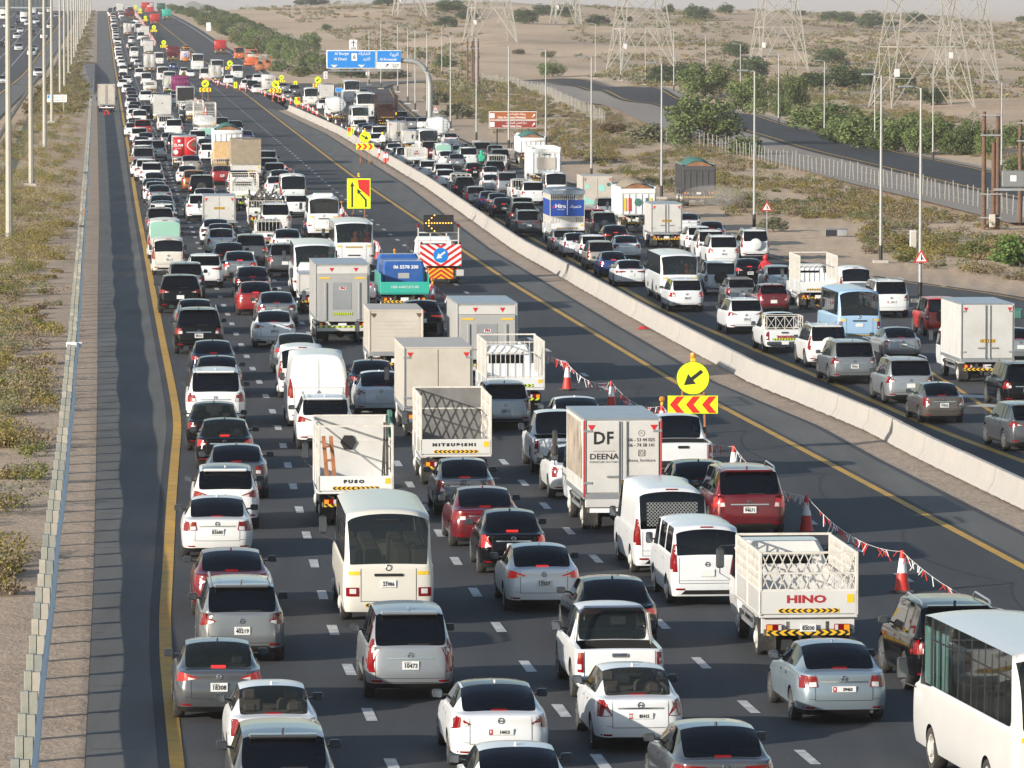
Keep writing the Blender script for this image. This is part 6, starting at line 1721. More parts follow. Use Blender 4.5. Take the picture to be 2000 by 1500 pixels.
@special
def blackback(): return box_truck(W=2.3, h=2.0, doors='plain', body='box_white')
@special
def whitebox1(): return box_truck(L=5.0, W=1.95, h=1.55, zf=.8, ro=1.1, wb=2.7, doors='two', tape='tape_amber', cabH=1.9)
@special
def creambox(): return box_truck(L=7.0, W=2.2, h=1.95, body='box_cream', doors='two', wb=4.0, ro=1.5, tape=None)
@special
def roller1(): return box_truck(L=6.0, W=2.0, h=1.6, body='box_cream', doors='roller', wb=3.3, ro=1.3)
@special
def lift(): return box_truck(L=7.0, W=2.2, h=2.2, body='box_grey', doors='lift', wb=3.9, ro=1.6, zf=1.08)
@special
def lift2(): return box_truck(L=7.0, W=2.2, h=1.9, body='box_grey', doors='lift', wb=3.9, ro=1.6, zf=1.08, num='40021')
@special
def zlam():
    t = box_truck(L=6.0, W=2.05, h=1.75, doors='two', art='zlam_red', tape=None); z = .98; ps = t['parts']
    ps.append(T('lettering', text_at('ZLAM', .30, (-.5, -.045, z + .98), 1.0, .01), 'ink_white')); ps.append(T('lettering', text_at('BAKERY', .14, (-.5, -.045, z + .72)), 'ink_white')); ps.append(T('logo_disc', disc(-.45, z + 1.34, .13, -.046, -.040, 16), 'ink_white'))
    sw = MB(); n = 12
    for i in range(n):
        a, b = i / n, (i + 1) / n; f = lambda u: (.95 - .75 * math.sin(math.pi * u) ** .8, z + .4 + 1.2 * u)
        (x0, z0), (x1, z1) = f(a), f(b); sw.poly([(x0, -.046, z0), (x0 + .09, -.046, z0), (x1 + .09, -.046, z1), (x1, -.046, z1)])
    ps.append(T('print', sw, 'ink_white')); ps.append(T('picture', disc(.72, z + 1.05, .24, -.045, -.041, 14), 'wood_pole')); ps.append(T('print', disc(-.72, z + .42, .2, -.046, -.041, 16), 'ink_white'))
    return t
@special
def deena():
    t = box_truck(L=6.4, W=2.05, h=2.02, num='58210', zf=1.0, tape=None); ps = t['parts']; z = 1.0; y = -.0405
    ps += [T('lettering', text_at('D', .46, (-.62, y, z + 1.500), .95, .012), 'ink'), T('lettering', text_at('F', .46, (-.34, y, z + 1.500), .9, .012), 'ink'), T('lettering', text_at('DEENA', .21, (-.49, y, z + 1.020), 1.15, .004), 'ink'), T('lettering', text_at('FURNITURE FACTORY', .07, (-.49, y, z + 0.880), 1.1), 'ink'), T('print', MB().box(-.78, -.2, y - .001, y, z + 1.165, z + 1.175), 'ink'),
           T('lettering', text_at('06 - 53 44 025', .125, (.50, y, z + 1.460), .95, .002), 'ink'), T('lettering', text_at('06 - 74 38 141', .125, (.50, y, z + 1.320), .95, .002), 'ink'), T('lettering', text_at('deena_furniture', .12, (.50, y, z + 0.920), .95), 'ink')]
    rg = MB(); rg.lathe([(.075, y - .001), (.085, y - .001)], (.5, 0, z + 1.640), 'y', 20); ps.append(T('phone_icon', rg, 'ink', [T('lettering', text_at('C', .09, (.5, y, z + 1.640)), 'ink')]))
    ig = MB()
    for a, b in (((.42, 1.20), (.58, 1.20)), ((.42, 1.35), (.58, 1.35)), ((.42, 1.20), (.42, 1.35)), ((.58, 1.20), (.58, 1.35))): ig.bar((a[0], y, z + a[1] - .16), (b[0], y, z + b[1] - .16), .012, .012)
    ig.lathe([(.035, y - .001), (.045, y - .001)], (.5, 0, z + 1.115), 'y', 14); ps.append(T('print', ig, 'ink'))
    for s in (-1, 1): ps.append(T('red_trim', MB().box(s * 1.0, s * 1.04, -.03, -.0225, z - .05, z + 1.970), 'sign_red'))
    ps.append(T('rear_step', MB().box(-.98, .98, -.02, .12, .68, .9, .015), 'box_white')); ps.append(T('side_picture', MB().poly([(-1.036, .5, z + .4), (-1.036, 4.4, z + .4), (-1.036, 4.4, z + 1.870), (-1.036, .9, z + 1.870), (-1.036, .5, z + 1.040)]), 'picture_tan'))
    ps.append(T('wing_mirror', MB().box(-1.3, -1.16, 5.7, 5.8, 1.6, 2.3, .04), 'mirror_back')); return t
mat('picture_tan', (.36, .30, .24), .5, var=.6, vs=1.1)
@special
def hira():
    t = cage_truck(L=7.0, W=2.25, drop=.42, ch=2.1, lat='grid', zf=1.05, wb=4.1, ro=1.5, tarp='tarp_grey', board=('royal_print', 0), num='66120'); ps = t['parts']; y = -.034; z = 1.05 + .42 + 2.1 * .5
    ps += [T('lettering', text_at('Hira', .36, (-.45, y, z + .06), 1.1, .008), 'ink_white'), T('lettering', text_at('INDUSTRIES', .09, (-.42, y, z - .16)), 'ink_white'), T('logo_mark', MB().poly([(-.98, y, z - .05), (-.80, y, z - .05), (-.89, y, z + .14)]), 'sign_red'), T('lettering', text_at('\ufeb7\ufeae\ufe92\ufe95', .26, (.55, y, z + .06), 1.1, .004), 'ink_white'), T('banner_gap', MB().box(-.02, .02, y, y + .001, z - .5, z + .5), 'ink_white')]; return t
mat('dark_board', (.17, .165, .155), .7, var=.2, vs=2)
mat('royal_print', (.01, .055, .30), .5)
@special
def fish():
    t = box_truck(L=6.6, W=2.2, h=2.2, doors='two', body='box_cream', tape=None); ps = t['parts']; z = .98
    ps += [T('logo_disc', disc(.30, z + 1.35, .26, -.046, -.040), 'aqua'), T('logo_disc', disc(.80, z + 1.6, .14, -.046, -.040), 'tarp_green'), T('picture', MB().box(-.9, -.6, -.045, -.040, z + 1.3, z + 1.6), 'aqua'), T('picture', MB().poly([(-1.0, -.041, z + .15), (.2, -.041, z + .15), (-1.0, -.041, z + .75)]), 'aqua')]; return t
@special
def letters():
    t = box_truck(L=5.8, W=2.0, h=2.1, doors='plain', tape='tape_fluoro'); t['parts'] += [T('lettering', text_at('AOKL2', .32, (0, -.03, 2.3), 1, .01), 'ink'), T('lettering', text_at('8.0', .26, (0, -.03, 1.8), 1, .01), 'ink')]; return t
@special
def redtext():
    t = cage_truck(L=5.4, W=1.95, drop=.4, ch=.75, lat='bars', tape='tape_fluoro', panel='box_white'); t['parts'] += [T('sign_sheet', MB().box(-.55, .45, -.02, -.012, 1.5, 2.0), 'box_white', [T('lettering', text_at('OS', .2, (-.05, -.03, 1.86), 1, .01), 'ink_red'), T('lettering', text_at('30715', .2, (-.05, -.03, 1.64), 1, .01), 'ink_red')])]; return t
@special
def tipper():
    t = dump_truck(L=9.5, W=2.5, h=2.1, wb=5.4, ro=1.5); t['parts'] += [T('panel', MB().box(-.8, .8, -.09, -.081, 1.6, 2.6, .004), 'box_cream'), T('lettering', text_at('KASIMAR', .14, (0, -.095, 2.85), 1.3, .006), 'ink')]; return t
@special
def greentarp(): return dump_truck(L=8.5, W=2.5, tarp='tarp_green', h=1.4)
@special
def colordump():
    t = dump_truck(L=8.8, W=2.45, h=1.8, tarp='canvas'); ps = t['parts']
    for x, m in ((-.9, 'chev_yellow'), (-.6, 'chev_red'), (.6, 'tarp_green'), (.9, 'chev_yellow')): ps.append(T('painted_motif', MB().box(x - .08, x + .08, -.085, -.075, 1.5, 2.4), m))
    ps.append(T('painted_motif', disc(0, 2.1, .28, -.09, -.075, 8), 'tarp_green')); return t
@special
def stake():
    t = cage_truck(L=5.8, W=2.0, drop=.5, ch=1.35, lat='bars', empty_tail=True); return t
@special
def bigwhite(): return box_truck(L=6.8, W=2.25, h=2.35, zf=1.0, num='11408', red='7', wb=3.7, ro=1.4)
def parse_catalog():
    lane = None; lm = ''; ln = ''; cnt = 0; out = []
    for line in CAT.strip().splitlines():
        line = line.strip()
        if not line: continue
        if line[0] == '#': lane, lm, ln = (line[1:] + '||').split('|')[:3]; cnt = 0; continue
        spec, _, label = line.partition(' : '); f = spec.split(); code = f[0]; lit = code.endswith('!'); code = code.rstrip('!')
        kw = dict(x.split('=', 1) for x in f[4:]); out.append((lane, lm, ln, code, lit, f[1], float(f[2]), float(f[3]), kw, label.strip()))
    return out
ORD = 'zero first second third fourth fifth sixth seventh eighth ninth tenth eleventh twelfth thirteenth fourteenth fifteenth sixteenth seventeenth eighteenth nineteenth twentieth'.split()
def ordn(n):
    if n <= 20: return ORD[n]
    t, u = divmod(n, 10); return ['', '', 'twenty', 'thirty', 'forty', 'fifty', 'sixty'][t] + ('-' + ORD[u] if u else '') if u else {3: 'thirtieth', 4: 'fortieth', 5: 'fiftieth', 6: 'sixtieth'}[t]
def road_dir(X, Y):
    if X > float(BARX(Y)) + .2: f = RY1
    else:
        Ls = (LY, D1, D2, D3, D5); xs = [float(l(Y)) for l in Ls]; sl = [(float(l(Y + 8)) - float(l(Y - 8))) / 16 for l in Ls]
        return -math.atan(float(np.interp(X, xs, sl)))
    return -math.atan((float(f(Y + 6)) - float(f(Y - 6))) / 12)
EXTRA_LABELS = set()
def place_all(dry=False):
    cnt = {}
    for lane, lm, ln, code, lit, col, x, y, kw, label in parse_catalog():
        if lane == 'O': continue
        p = P(x, y); k0 = code[0] if code in TPL else 't'
        args = {}; rgl = kw.pop('rgl', None); kw.pop('col2', None)
        for k, v in kw.items():
            try: args[k] = int(v) if k not in ('num', 'red', 'name') else v
            except ValueError:
                try: args[k] = float(v)
                except ValueError: args[k] = v
        if k0 in 'shcuv' and code in TPL:
            if lit: args['lit'] = 1
            if 'glass' in args: args['glass'] = True
        elif k0 == 'p' and lit: args['lit'] = 1
        far = 0 if y >= 330 else (1 if y >= 150 else 2)
        if far and k0 in 'shcuv' and code in TPL: args = {k: v for k, v in args.items() if k in ('lit', 'dark_roof', 'light')}
        if far == 2: args.pop('lit', None)
        if code in SPECIAL:
            if code not in CACHE: CACHE[code] = shift_tpl(SPECIAL[code]())
            t = CACHE[code]
        else: t = get_tpl(code, args)
        if dry:
            if far == 1: mid(t)
            if far == 2: lod(t)
            continue
        noun = {'bT': 'coach', 'bC': 'minibus', 'bR': 'minibus', 'td': 'tipper truck', 'tt': 'tanker truck', 'tb': 'box truck', 'tc': 'lattice truck', 'bigcage': 'lattice truck', 'blackback': 'black-backed truck', 'letters': 'box truck'}.get(code, NOUN[k0])
        if not label:
            cnt[lane] = cnt.get(lane, 0) + 1
            label = '%s %s, %s unnumbered vehicle listed beyond %s, %s' % (COLN.get(col, col), noun, ordn(cnt[lane]), lm, ln)
            label = label.replace('unnumbered ', '').replace('listed ', '')
        sc = .95 if (p.x > float(BARX(p.y)) + .3 and p.y < 800) else 1.0
        dz = (gz(p.x, p.y + 2) - gz(p.x, p.y - 2)) / 4
        name = {'bC': 'minibus', 'bR': 'minibus', 'bT': 'coach_bus', 'td': 'tipper_truck', 'tt': 'tanker_truck', 'tb': 'box_truck', 'tc': 'lattice_truck', 'teal': 'dropside_truck', 'tma': 'road_works_truck', 'vx': 'panel_van'}.get(code, OBJN[k0])
        if code in SPECIAL: name = {'hino': 'lattice_truck', 'mitsu': 'lattice_truck', 'hira': 'lattice_truck', 'bigcage': 'lattice_truck', 'darkcage': 'lattice_truck', 'tipper': 'tipper_truck', 'colordump': 'tipper_truck', 'greentarp': 'tipper_truck', 'fuso': 'open_truck', 'junk': 'flatbed_truck', 'stake': 'stake_truck', 'canvas': 'canvas_truck', 'crate': 'flatbed_truck', 'redtext': 'open_truck'}.get(code, 'box_truck')
        grp = {'s': 'sedans in the traffic jam', 'h': 'hatchbacks in the traffic jam', 'c': 'crossovers in the traffic jam', 'u': 'SUVs in the traffic jam', 'v': 'vans in the traffic jam', 'p': 'pickups in the traffic jam', 'b': 'buses in the traffic jam', 't': 'trucks in the traffic jam', 'm': 'motorcycles in the traffic jam'}[k0]
        wig = random.Random(x * 7 + y).uniform(-.008, .008)
        o = spawn(t, name, p, road_dir(p.x, p.y) + wig, col, label, CATN[k0], grp, far, sc, math.atan(dz))
        if rgl:
            for ch in o.children:
                if ch.name.startswith('rear_window'): ch.material_slots[0].link = 'OBJECT'; ch.material_slots[0].material = MATS['glass_green']
        if label.startswith('small grey car'): 
            q = put('soft_top', MB().box(-.52, .52, .15, 1.3, 1.44, 1.52, .05), 'seat_tan', o)
        if 'white roof box' in label: put('roof_box', MB().box(-.30, .30, .2, .7, 1.70, 1.86, .05), 'paint_white', o)
        if code == 'blackback': put('black_panel', MB().box(-1.05, 1.05, -1.40, -1.375, 1.15, 2.85), 'black_plastic', o)
# build every template while the scene is still nearly empty
place_all(dry=True)
for _k, _a in (('bL', dict(L=8.2, W=2.3, H=2.85, belt=1.52, glassm='glass_clear')), ('tb', dict(doors='bars', W=2.2, h=2.5, body='box_cream', tape=None)), ('td', {}), ('td', dict(tarp='tarp_green')), ('bC', {}), ('roller', {}), ('paver', {}), ('tma', {}), ('tb', {}), ('bL', {}), ('sD', {}), ('cA', {}), ('uF', {}), ('sA', {}), ('sB', {})): get_tpl(_k, _a)
RM = rider_mesh()

# ================================================================ BARRIERS, RAILS, SIGNS, CONES, POLES
def line_dir(f, y): return -math.atan((float(f(y + 3)) - float(f(y - 3))) / 6)
mat('barrier_concrete', (.40, .375, .34), .85, var=.07, vs=.8, dirt=(.42, .36, .29), ds=.5, dk=.5, bump=.15, bs=30)
def concrete_barrier():
    root = empty('concrete_barrier', (float(BARX(150)), 150, 0)); tag(root, 'long pale concrete barrier between main road and right carriageway', 'barrier')
    prof = [(.0, 0), (.03, .07), (.17, .28), (.23, .66), (.25, .69), (.39, .69), (.41, .66), (.47, .28), (.61, .07), (.64, 0), (.62, -1.3), (.46, -1.3)]
    def seg(ln):
        mb = MB(); n = len(prof); V = []
        for y in (0.012, ln - .012): V += [(x, y, z) for x, z in prof]
        mb.add(V, [(i, (i + 1) % n, (i + 1) % n + n, i + n) for i in range(n)] + [tuple(range(n - 1, -1, -1)), tuple(range(n, 2 * n))]); return mb.mesh('barrier_segment')
    me = seg(6.0); me.materials.append(MATS['barrier_concrete']); y = 90.0; R0 = root.location
    while y < 722:
        o = bpy.data.objects.new('barrier_segment', me); C.objects.link(o); o.parent = root; x = float(BARX(y)); x2 = float(BARX(y + 6))
        o.location = (x - R0.x + random.uniform(-.015, .015), y - R0.y, random.uniform(-.012, .006)); a = math.atan2(-(x2 - x), 6); o.rotation_euler = (0, 0, a); y += 6 * math.cos(a)
concrete_barrier()
def guard_rail():
    root = empty('guard_rail', (float(GR(100)), 100, 0)); tag(root, 'grey steel guard rail on timber posts along the left shoulder', 'guard rail'); R0 = root.location
    pr = [(.0, .52), (.035, .55), (.085, .60), (.085, .64), (.01, .70), (.01, .73), (.085, .79), (.085, .83), (.035, .88), (.0, .90)]
    ys = ysamples(80, 1100, .01); V = []; Fc = []; n = len(pr)
    for y in ys:
        x = float(GR(y)) + .20 + .015 * math.sin(y * .21)
        V += [(x + a - R0.x, y - R0.y, z + .015 * math.sin(y * .33)) for a, z in pr]
    for i in range(len(ys) - 1):
        for k in range(n - 1): Fc.append((i * n + k, i * n + k + 1, (i + 1) * n + k + 1, (i + 1) * n + k))
    mb = MB(); mb.add(V, Fc); put('rail', mb.mesh('rail', True, fix=False), 'galv', root)
    pm = MB().box(-.14, .010, -.09, .09, -.2, .92, .008).mesh('post'); bm = MB().box(.018, .185, -.08, .08, .40, .90, .008).mesh('block')
    pm.materials.append(MATS['post_timber']); bm.materials.append(MATS['post_timber']); mats = [MATS['post_timber'], mat('post_timber_pale', (.36, .34, .29), .8, var=.15, vs=2), mat('post_timber_grey', (.22, .235, .22), .8, var=.15, vs=2), mat('post_rust', (.33, .15, .06), .8, var=.2)]
    y = 88.0; k = 0
    while y < 760:
        x = float(GR(y)); o = bpy.data.objects.new('post', pm); C.objects.link(o); o.parent = root; o.location = (x - R0.x, y - R0.y, random.uniform(-.02, .02)); o.rotation_euler = (random.uniform(-.01, .01), random.uniform(-.012, .012), random.uniform(-.03, .03)); b = bpy.data.objects.new('block', bm); C.objects.link(b); b.parent = o
        for q, r_ in ((o, random.random()), (b, random.random())): q.material_slots[0].link = 'OBJECT'; q.material_slots[0].material = mats[0 if r_ < .55 else (1 if r_ < .75 else (2 if r_ < .975 else 3))]
        y += 3.2; k += 1
    put('reflector_plate', MB().box(-.18, .42, -.13, -.12, .72, .90), 'sign_white', root, (float(GR(218)) - R0.x, 218 - R0.y, 0))
guard_rail()
def left_rail():
    root = empty('guard_rail', (float(LL(900)), 900, 0)); tag(root, 'dark steel guard rail beside the oncoming carriageway', 'guard rail'); R0 = root.location; a = [(-8, 290), (25, 232), (55, 185), (80, 145), (97, 118)]; L_ = Line(a)
    V = []; Fc = []; ys = ysamples(430, 1320, .01)
    for y in ys:
        x = float(L_(y)); V += [(x - R0.x, y - R0.y, z + gz(x, y)) for z in (.5, .62, .72, .86)]
    for i in range(len(ys) - 1):
        for k in range(3): Fc.append((i * 4 + k, i * 4 + k + 1, i * 4 + k + 5, i * 4 + k + 4))
    mb = MB(); mb.add(V, Fc); put('rail', mb.mesh('rail', fix=False), 'steel', root); pm = MB().box(-.06, .06, -.06, .06, 0, .85).mesh('post'); pm.materials.append(MATS['chassis'])
    for y in np.arange(435, 1300, 8):
        o = bpy.data.objects.new('post', pm); C.objects.link(o); o.parent = root; o.location = (float(L_(y)) - R0.x - .07, y - R0.y, 0)
left_rail()
def cone_set():
    px = [(1762,1157),(1575,1041),(1433,937),(1293,851),(1194,801),(1108,762),(845,596),(771,534),(738,508),(667,432),(572.6,351),(557,346),(543,337),(530,317),(516,315),(505,302),(499,293),(484,280),(402,225),(398,216),(387,209),(381,201)]
    rows = {'red and white cones closing the right lanes': px, 'cones beside the concrete barrier end': [(393,158),(411,162),(426,168),(444,173),(469,177),(481,180),(498,184),(518,189),(534,192),(553,198),(568,204),(581,209),(592,213),(602,218),(611,224),(620,230),(641,243),(656,249),(668,257),(676,263),(700,278),(728,299),(741,309),(752,319),(757,319)]}
    base = MB().box(-.24, .24, -.24, .24, 0, .06, .02).mesh('base'); base.materials.append(MATS['rubber'])
    def L_(p): m = MB(); m.lathe(p, (0, 0, 0), 'z', 16); return m.mesh('c', True)
    body = L_([(.19, .06), (.175, .10), (.125, .45), (.12, .47)]); body.materials.append(MATS['cone_red']); band = L_([(.121, .47), (.075, .80), (.073, .81)]); band.materials.append(MATS['cone_white']); top = L_([(.073, .81), (.045, 1.0), (.001, 1.005)]); top.materials.append(MATS['cone_red'])
    lm = L_([(.05, 1.0), (.05, 1.08), (.001, 1.08)]); lm.materials.append(MATS['chev_yellow']); ln = MB(); ln.lathe([(.001, -.05), (.09, -.03), (.09, .03), (.001, .05)], (0, 0, 1.18), 'y', 14); ln = ln.mesh('lens', True); ln.materials.append(MATS['lens_amber'])
    names = ['nearest', 'second nearest', 'third nearest']
    for grp, pts in rows.items():
        prev = None
        for i, (x, y) in enumerate(pts):
            p = P(x, y); o = empty('traffic_cone', p, random.uniform(0, 1)); main = 'closing' in grp
            n = i + 1 if main else len(pts) - i
            tag(o, ('%s red and white cone of the row closing the right lanes' if main else '%s red and white cone from the near end beside the barrier') % (ordn(n) + (' nearest' if main else '')), 'cone', grp)
            for nm, me in (('base', base), ('cone_body', body), ('white_band', band), ('tip', top)): q = bpy.data.objects.new(nm, me); C.objects.link(q); q.parent = o
            if main and i in (3, 6, 7, 9):
                q = bpy.data.objects.new('lamp_base', lm); C.objects.link(q); q.parent = o; q2 = bpy.data.objects.new('amber_lamp', ln); C.objects.link(q2); q2.parent = o
            if prev is not None and (p - prev).length < 60 and (main or y < 240): bunting(prev, p, main, i)
            prev = p
        if main: bunting(P(pts[0][0], pts[0][1]), P(1762 + 260, 1157 + 130), True, 0)
    # the far row of red and white plastic barriers
    rr = [(305, 91), (262, 27)]; k = 0
    bm_ = MB(); bm_.prism([(-.25, 0), (.25, 0), (.12, .45), (.08, 1.0), (-.08, 1.0), (-.12, .45)], 0, 1.45, plane='xz'); me = bm_.mesh('plastic_barrier'); me.materials.append(MATS['cone_red'])
    A = P(305, 91); B = P(263, 28); ln_ = (B - A).length; n = int(ln_ / 7)
    for i in range(n):
        q = A.lerp(B, i / n); q.z = gz(q.x, q.y); o = bpy.data.objects.new('plastic_barrier', me); C.objects.link(o); o.location = q; o.rotation_euler = (0, 0, .07); o.scale = (1.3, 3.5, 1.1); o.material_slots[0].link = 'OBJECT'; o.material_slots[0].material = MATS['cone_red' if i % 2 else 'cone_white']
        tag(o, 'plastic lane barrier in the far red and white row by the cones', 'barrier', 'far plastic lane barriers')
def bunting(a, b, main, i):
    r = random.Random(i * 3 + (7 if main else 0)); a = a + Vector((0, 0, .97)); b = b + Vector((0, 0, .97)); d = (b - a).length; sag = min(.35, d * .03); pts = [a.lerp(b, t) - Vector((0, 0, sag * 4 * t * (1 - t))) for t in np.linspace(0, 1, 13)]
    o = empty('warning_tape', a); tag(o, 'red and white tasselled tape, %s span from the %s' % (ordn(max(1, i + 1)), 'nearest cone of closed lanes' if main else 'far end beside the barrier'), 'tape', 'tasselled tapes between cones')
    m = MB(); m.tube([p - a for p in pts], .006 if main else .009, 4); put('cord', m, 'cone_white', o)
    red, wh = MB(), MB()
    for k in range(int(d * 2.6)):
        t = r.random(); p = a.lerp(b, t) - Vector((0, 0, sag * 4 * t * (1 - t))) - a; l = r.uniform(.10, .32); sw = r.uniform(-.12, .16); w_ = .011 if main else .016; mb = red if r.random() < .55 else wh
        mb.add([(p.x - w_, p.y, p.z), (p.x + w_, p.y, p.z), (p.x + w_ + sw, p.y - .05, p.z - l), (p.x - w_ + sw, p.y - .05, p.z - l)], [(0, 1, 2, 3)])
    for mb, mm in ((red, 'cone_red'), (wh, 'cone_white')):
        if mb.v: tag(put('tassels', mb.mesh('tassels', fix=False), mm, o), kind='stuff')
cone_set()
# ---- yellow work signs
def work_sign(x, yf, bw, arrow=218, flip=False, label='', kind='keep', lamp=True, detail=True):
    """x, yf: pixel between the feet; bw: board width in pixels"""
    p = P(x, yf); s = bw * p.y / F / 1.56; o = empty('work_sign', p); o.scale = (s, s, s); tag(o, label, 'road sign', 'yellow road-works signs')
    k = 1
    for sx in (-.40, .40):
        po = put('post', MB().bar((sx, .04, 0), (sx * .8, .04, 2.2), .06), 'rust_post', o)
        if detail:
            put('foot', MB().bar((sx - .03, -.35, .03), (sx - .03, .55, .03), .06).bar((sx - .05, -.3, .05), (sx - .03, .03, .75), .05), 'rust_post', o)
            bg_ = MB(); bg_.lathe([(.001, 0), (.17, .02), (.2, .10), (.15, .19), (.001, .21)], (sx + .12, .25, 0), 'z', 10); put('sandbag', bg_.mesh('sandbag', True), 'sandbag', o)
    if kind == 'keep':
        c = put('round_panel', disc(0, 2.33, .52, -.02, 0), 'ink', o); f = put('face', disc(0, 2.33, .505, -.026, -.021), 'fluoro', c); put('arrow', arrow_shape(0, 2.33, .36, R(arrow), -.031, .32), 'ink', c)
        b = put('chevron_board', MB().box(-.78, .78, -.02, 0, 1.22, 1.78, .004), 'fluoro', o)
        for q in (-.5, 0, .5):
            d = -1 if flip else 1; xx = q; pts = [(xx - d * .22, 1.5), (xx + d * .0, 1.76), (xx + d * .24, 1.76), (xx + d * .02, 1.5), (xx + d * .24, 1.24), (xx + d * .0, 1.24)]
            put('red_chevron', MB().poly([(a, -.024, z) for a, z in pts]), 'chev_red', b)
    elif kind == 'lane':
        b = put('lane_panel', MB().box(-.78, .78, -.02, 0, 1.0, 3.0, .01), 'fluoro', o); d = -1 if flip else 1
        put('closed_lane_mark', MB().poly([(a * d, -.025, z) for a, z in [(-.08, 2.92), (.72, 2.92), (.72, 1.75), (.0, 2.35)]]), 'sign_red', b); put('lane_arrow', MB().poly([(a * d, -.025, z) for a, z in [(-.5, 1.1), (-.38, 1.1), (-.38, 2.5), (-.28, 2.4), (-.44, 2.8), (-.60, 2.4), (-.5, 2.5)]]), 'ink', b)
        put('lane_arrow', MB().poly([(a * d, -.027, z) for a, z in [(.40, 1.1), (.52, 1.1), (.52, 1.6), (.06, 2.1), (.20, 2.12), (-.12, 2.32), (-.08, 1.95), (.0, 2.02), (.40, 1.55)]]), 'ink', b)
    elif kind == 'stripes':
        b = put('stripe_panel', MB().box(-.78, .78, -.02, 0, 1.0, 3.1, .01), 'fluoro', o)
        for q in (-.62, .62): put('red_band', MB().box(q - .12, q + .12, -.026, -.021, 1.02, 3.08), 'chev_red', b)
        put('black_bar', MB().box(-.1, .1, -.026, -.021, 1.3, 2.7), 'ink', b)
    elif kind == 'tri':
        b = put('triangle_panel', MB().prism([(-.78, 1.3), (.78, 1.3), (0, 2.7)], -.02, 0), 'sign_red', o); put('face', MB().prism([(-.58, 1.41), (.58, 1.41), (0, 2.45)], -.026, -.021), 'fluoro', b); put('symbol', MB().poly([(-.16, -.03, 1.5), (.2, -.03, 1.5), (.06, -.03, 2.1), (-.06, -.03, 2.1)]), 'ink', b)
    if lamp:
        l_ = put('lamp_base', MB().box(-.08, .08, -.06, .06, 2.84 if kind == 'keep' else 3.1, 2.95 if kind == 'keep' else 3.2, .01), 'chev_yellow', o); z = 3.04 if kind == 'keep' else 3.28; m = MB(); m.lathe([(.001, z - .10), (.07, z - .08), (.085, z), (.07, z + .07), (.001, z + .1)], (0, 0, 0), 'z', 12); put('amber_lamp', m.mesh('lamp', True), 'lens_amber', l_)
work_sign(1353, 884, 98, label='big yellow work sign with arrow disc and red chevrons right of the furniture truck')
work_sign(701, 437, 46, kind='lane', label='tall yellow and red lane-closed panel above the road-works truck')
work_sign(713, 319, 34, arrow=330, flip=True, label='yellow arrow sign with red chevrons standing in front of the concrete barrier')
work_sign(401, 197, 22.5, label='yellow arrow sign alone on the empty lanes right of the black-backed truck')
work_sign(449, 150, 17.5, label='yellow arrow sign left of the orange road rollers', lamp=False)
work_sign(538, 199, 23, arrow=320, flip=True, label='yellow arrow sign pointing right at the start of the barrier')
work_sign(550, 172, 14, label='yellow arrow sign just right of the white lettered truck', lamp=False)
work_sign(621, 186, 20, label='yellow arrow sign below the blue gantry sign', lamp=False)
work_sign(577, 178, 10, kind='stripes', label='small yellow striped panel beside the exit', lamp=False)
work_sign(581, 211, 11, kind='lane', label='small yellow lane panel behind the barrier start', lamp=False)
work_sign(460, 178, 9, kind='stripes', label='small yellow striped panel among the merging cars', lamp=False)
work_sign(685, 274, 13, kind='lane', flip=True, label='yellow lane panel behind the concrete barrier near the buses', lamp=False)
work_sign(359, 158, 12, kind='tri', label='yellow triangular warning sign near the purple truck', lamp=False)
for (x, yf, bw, lab) in ((320, 104, 14, 'first'), (300.5, 72, 12.5, 'second'), (284, 49, 10, 'third'), (273.5, 33, 9, 'fourth'), (264.5, 24, 8, 'fifth')):
    work_sign(x, yf, bw, label='%s yellow arrow sign of the far line beyond the empty-lane sign' % lab, lamp=False, detail=False)
# ---- road signs
def panel_sign(name, x, yb, x0, x1, y0, y1, m, label, posts=2, border=None, Y=None, cat='road sign'):
    """board seen between pixels x0..x1, y0..y1 on posts standing at (x, yb)"""
    p = P(x, yb); Y = p.y; a = AT(x0, y1, Y); b = AT(x1, y0, Y); o = empty(name, (p.x, Y, p.z)); tag(o, label, cat)
    w_, h_ = b.x - a.x, b.z - a.z; cx, cz = (a.x + b.x) / 2 - p.x, (a.z + b.z) / 2 - p.z
    pn = put('board', MB().box(cx - w_ / 2, cx + w_ / 2, -.04, .0, cz - h_ / 2, cz + h_ / 2, .02), border or m, o)
    if border: put('face', MB().box(cx - w_ / 2 + .06 * h_, cx + w_ / 2 - .06 * h_, -.05, -.041, cz - h_ / 2 + .06 * h_, cz + h_ / 2 - .06 * h_), m, pn)
    for k in range(posts):
        px_ = cx + (0 if posts == 1 else (-.33 + .66 * k / max(1, posts - 1)) * w_); put('post', MB().box(px_ - .05, px_ + .05, .005, .10, 0, cz + h_ / 2), 'steel_pole', o)
    return o, pn, cx, cz, w_, h_
def letters_on(par, txt, size, x, z, m='ink_white', y=-.056, sx=1.0, bold=.0):
    q = put('lettering', text_at(txt, size, (x, y, z), sx, bold), m, par); q['kind'] = 'stuff'
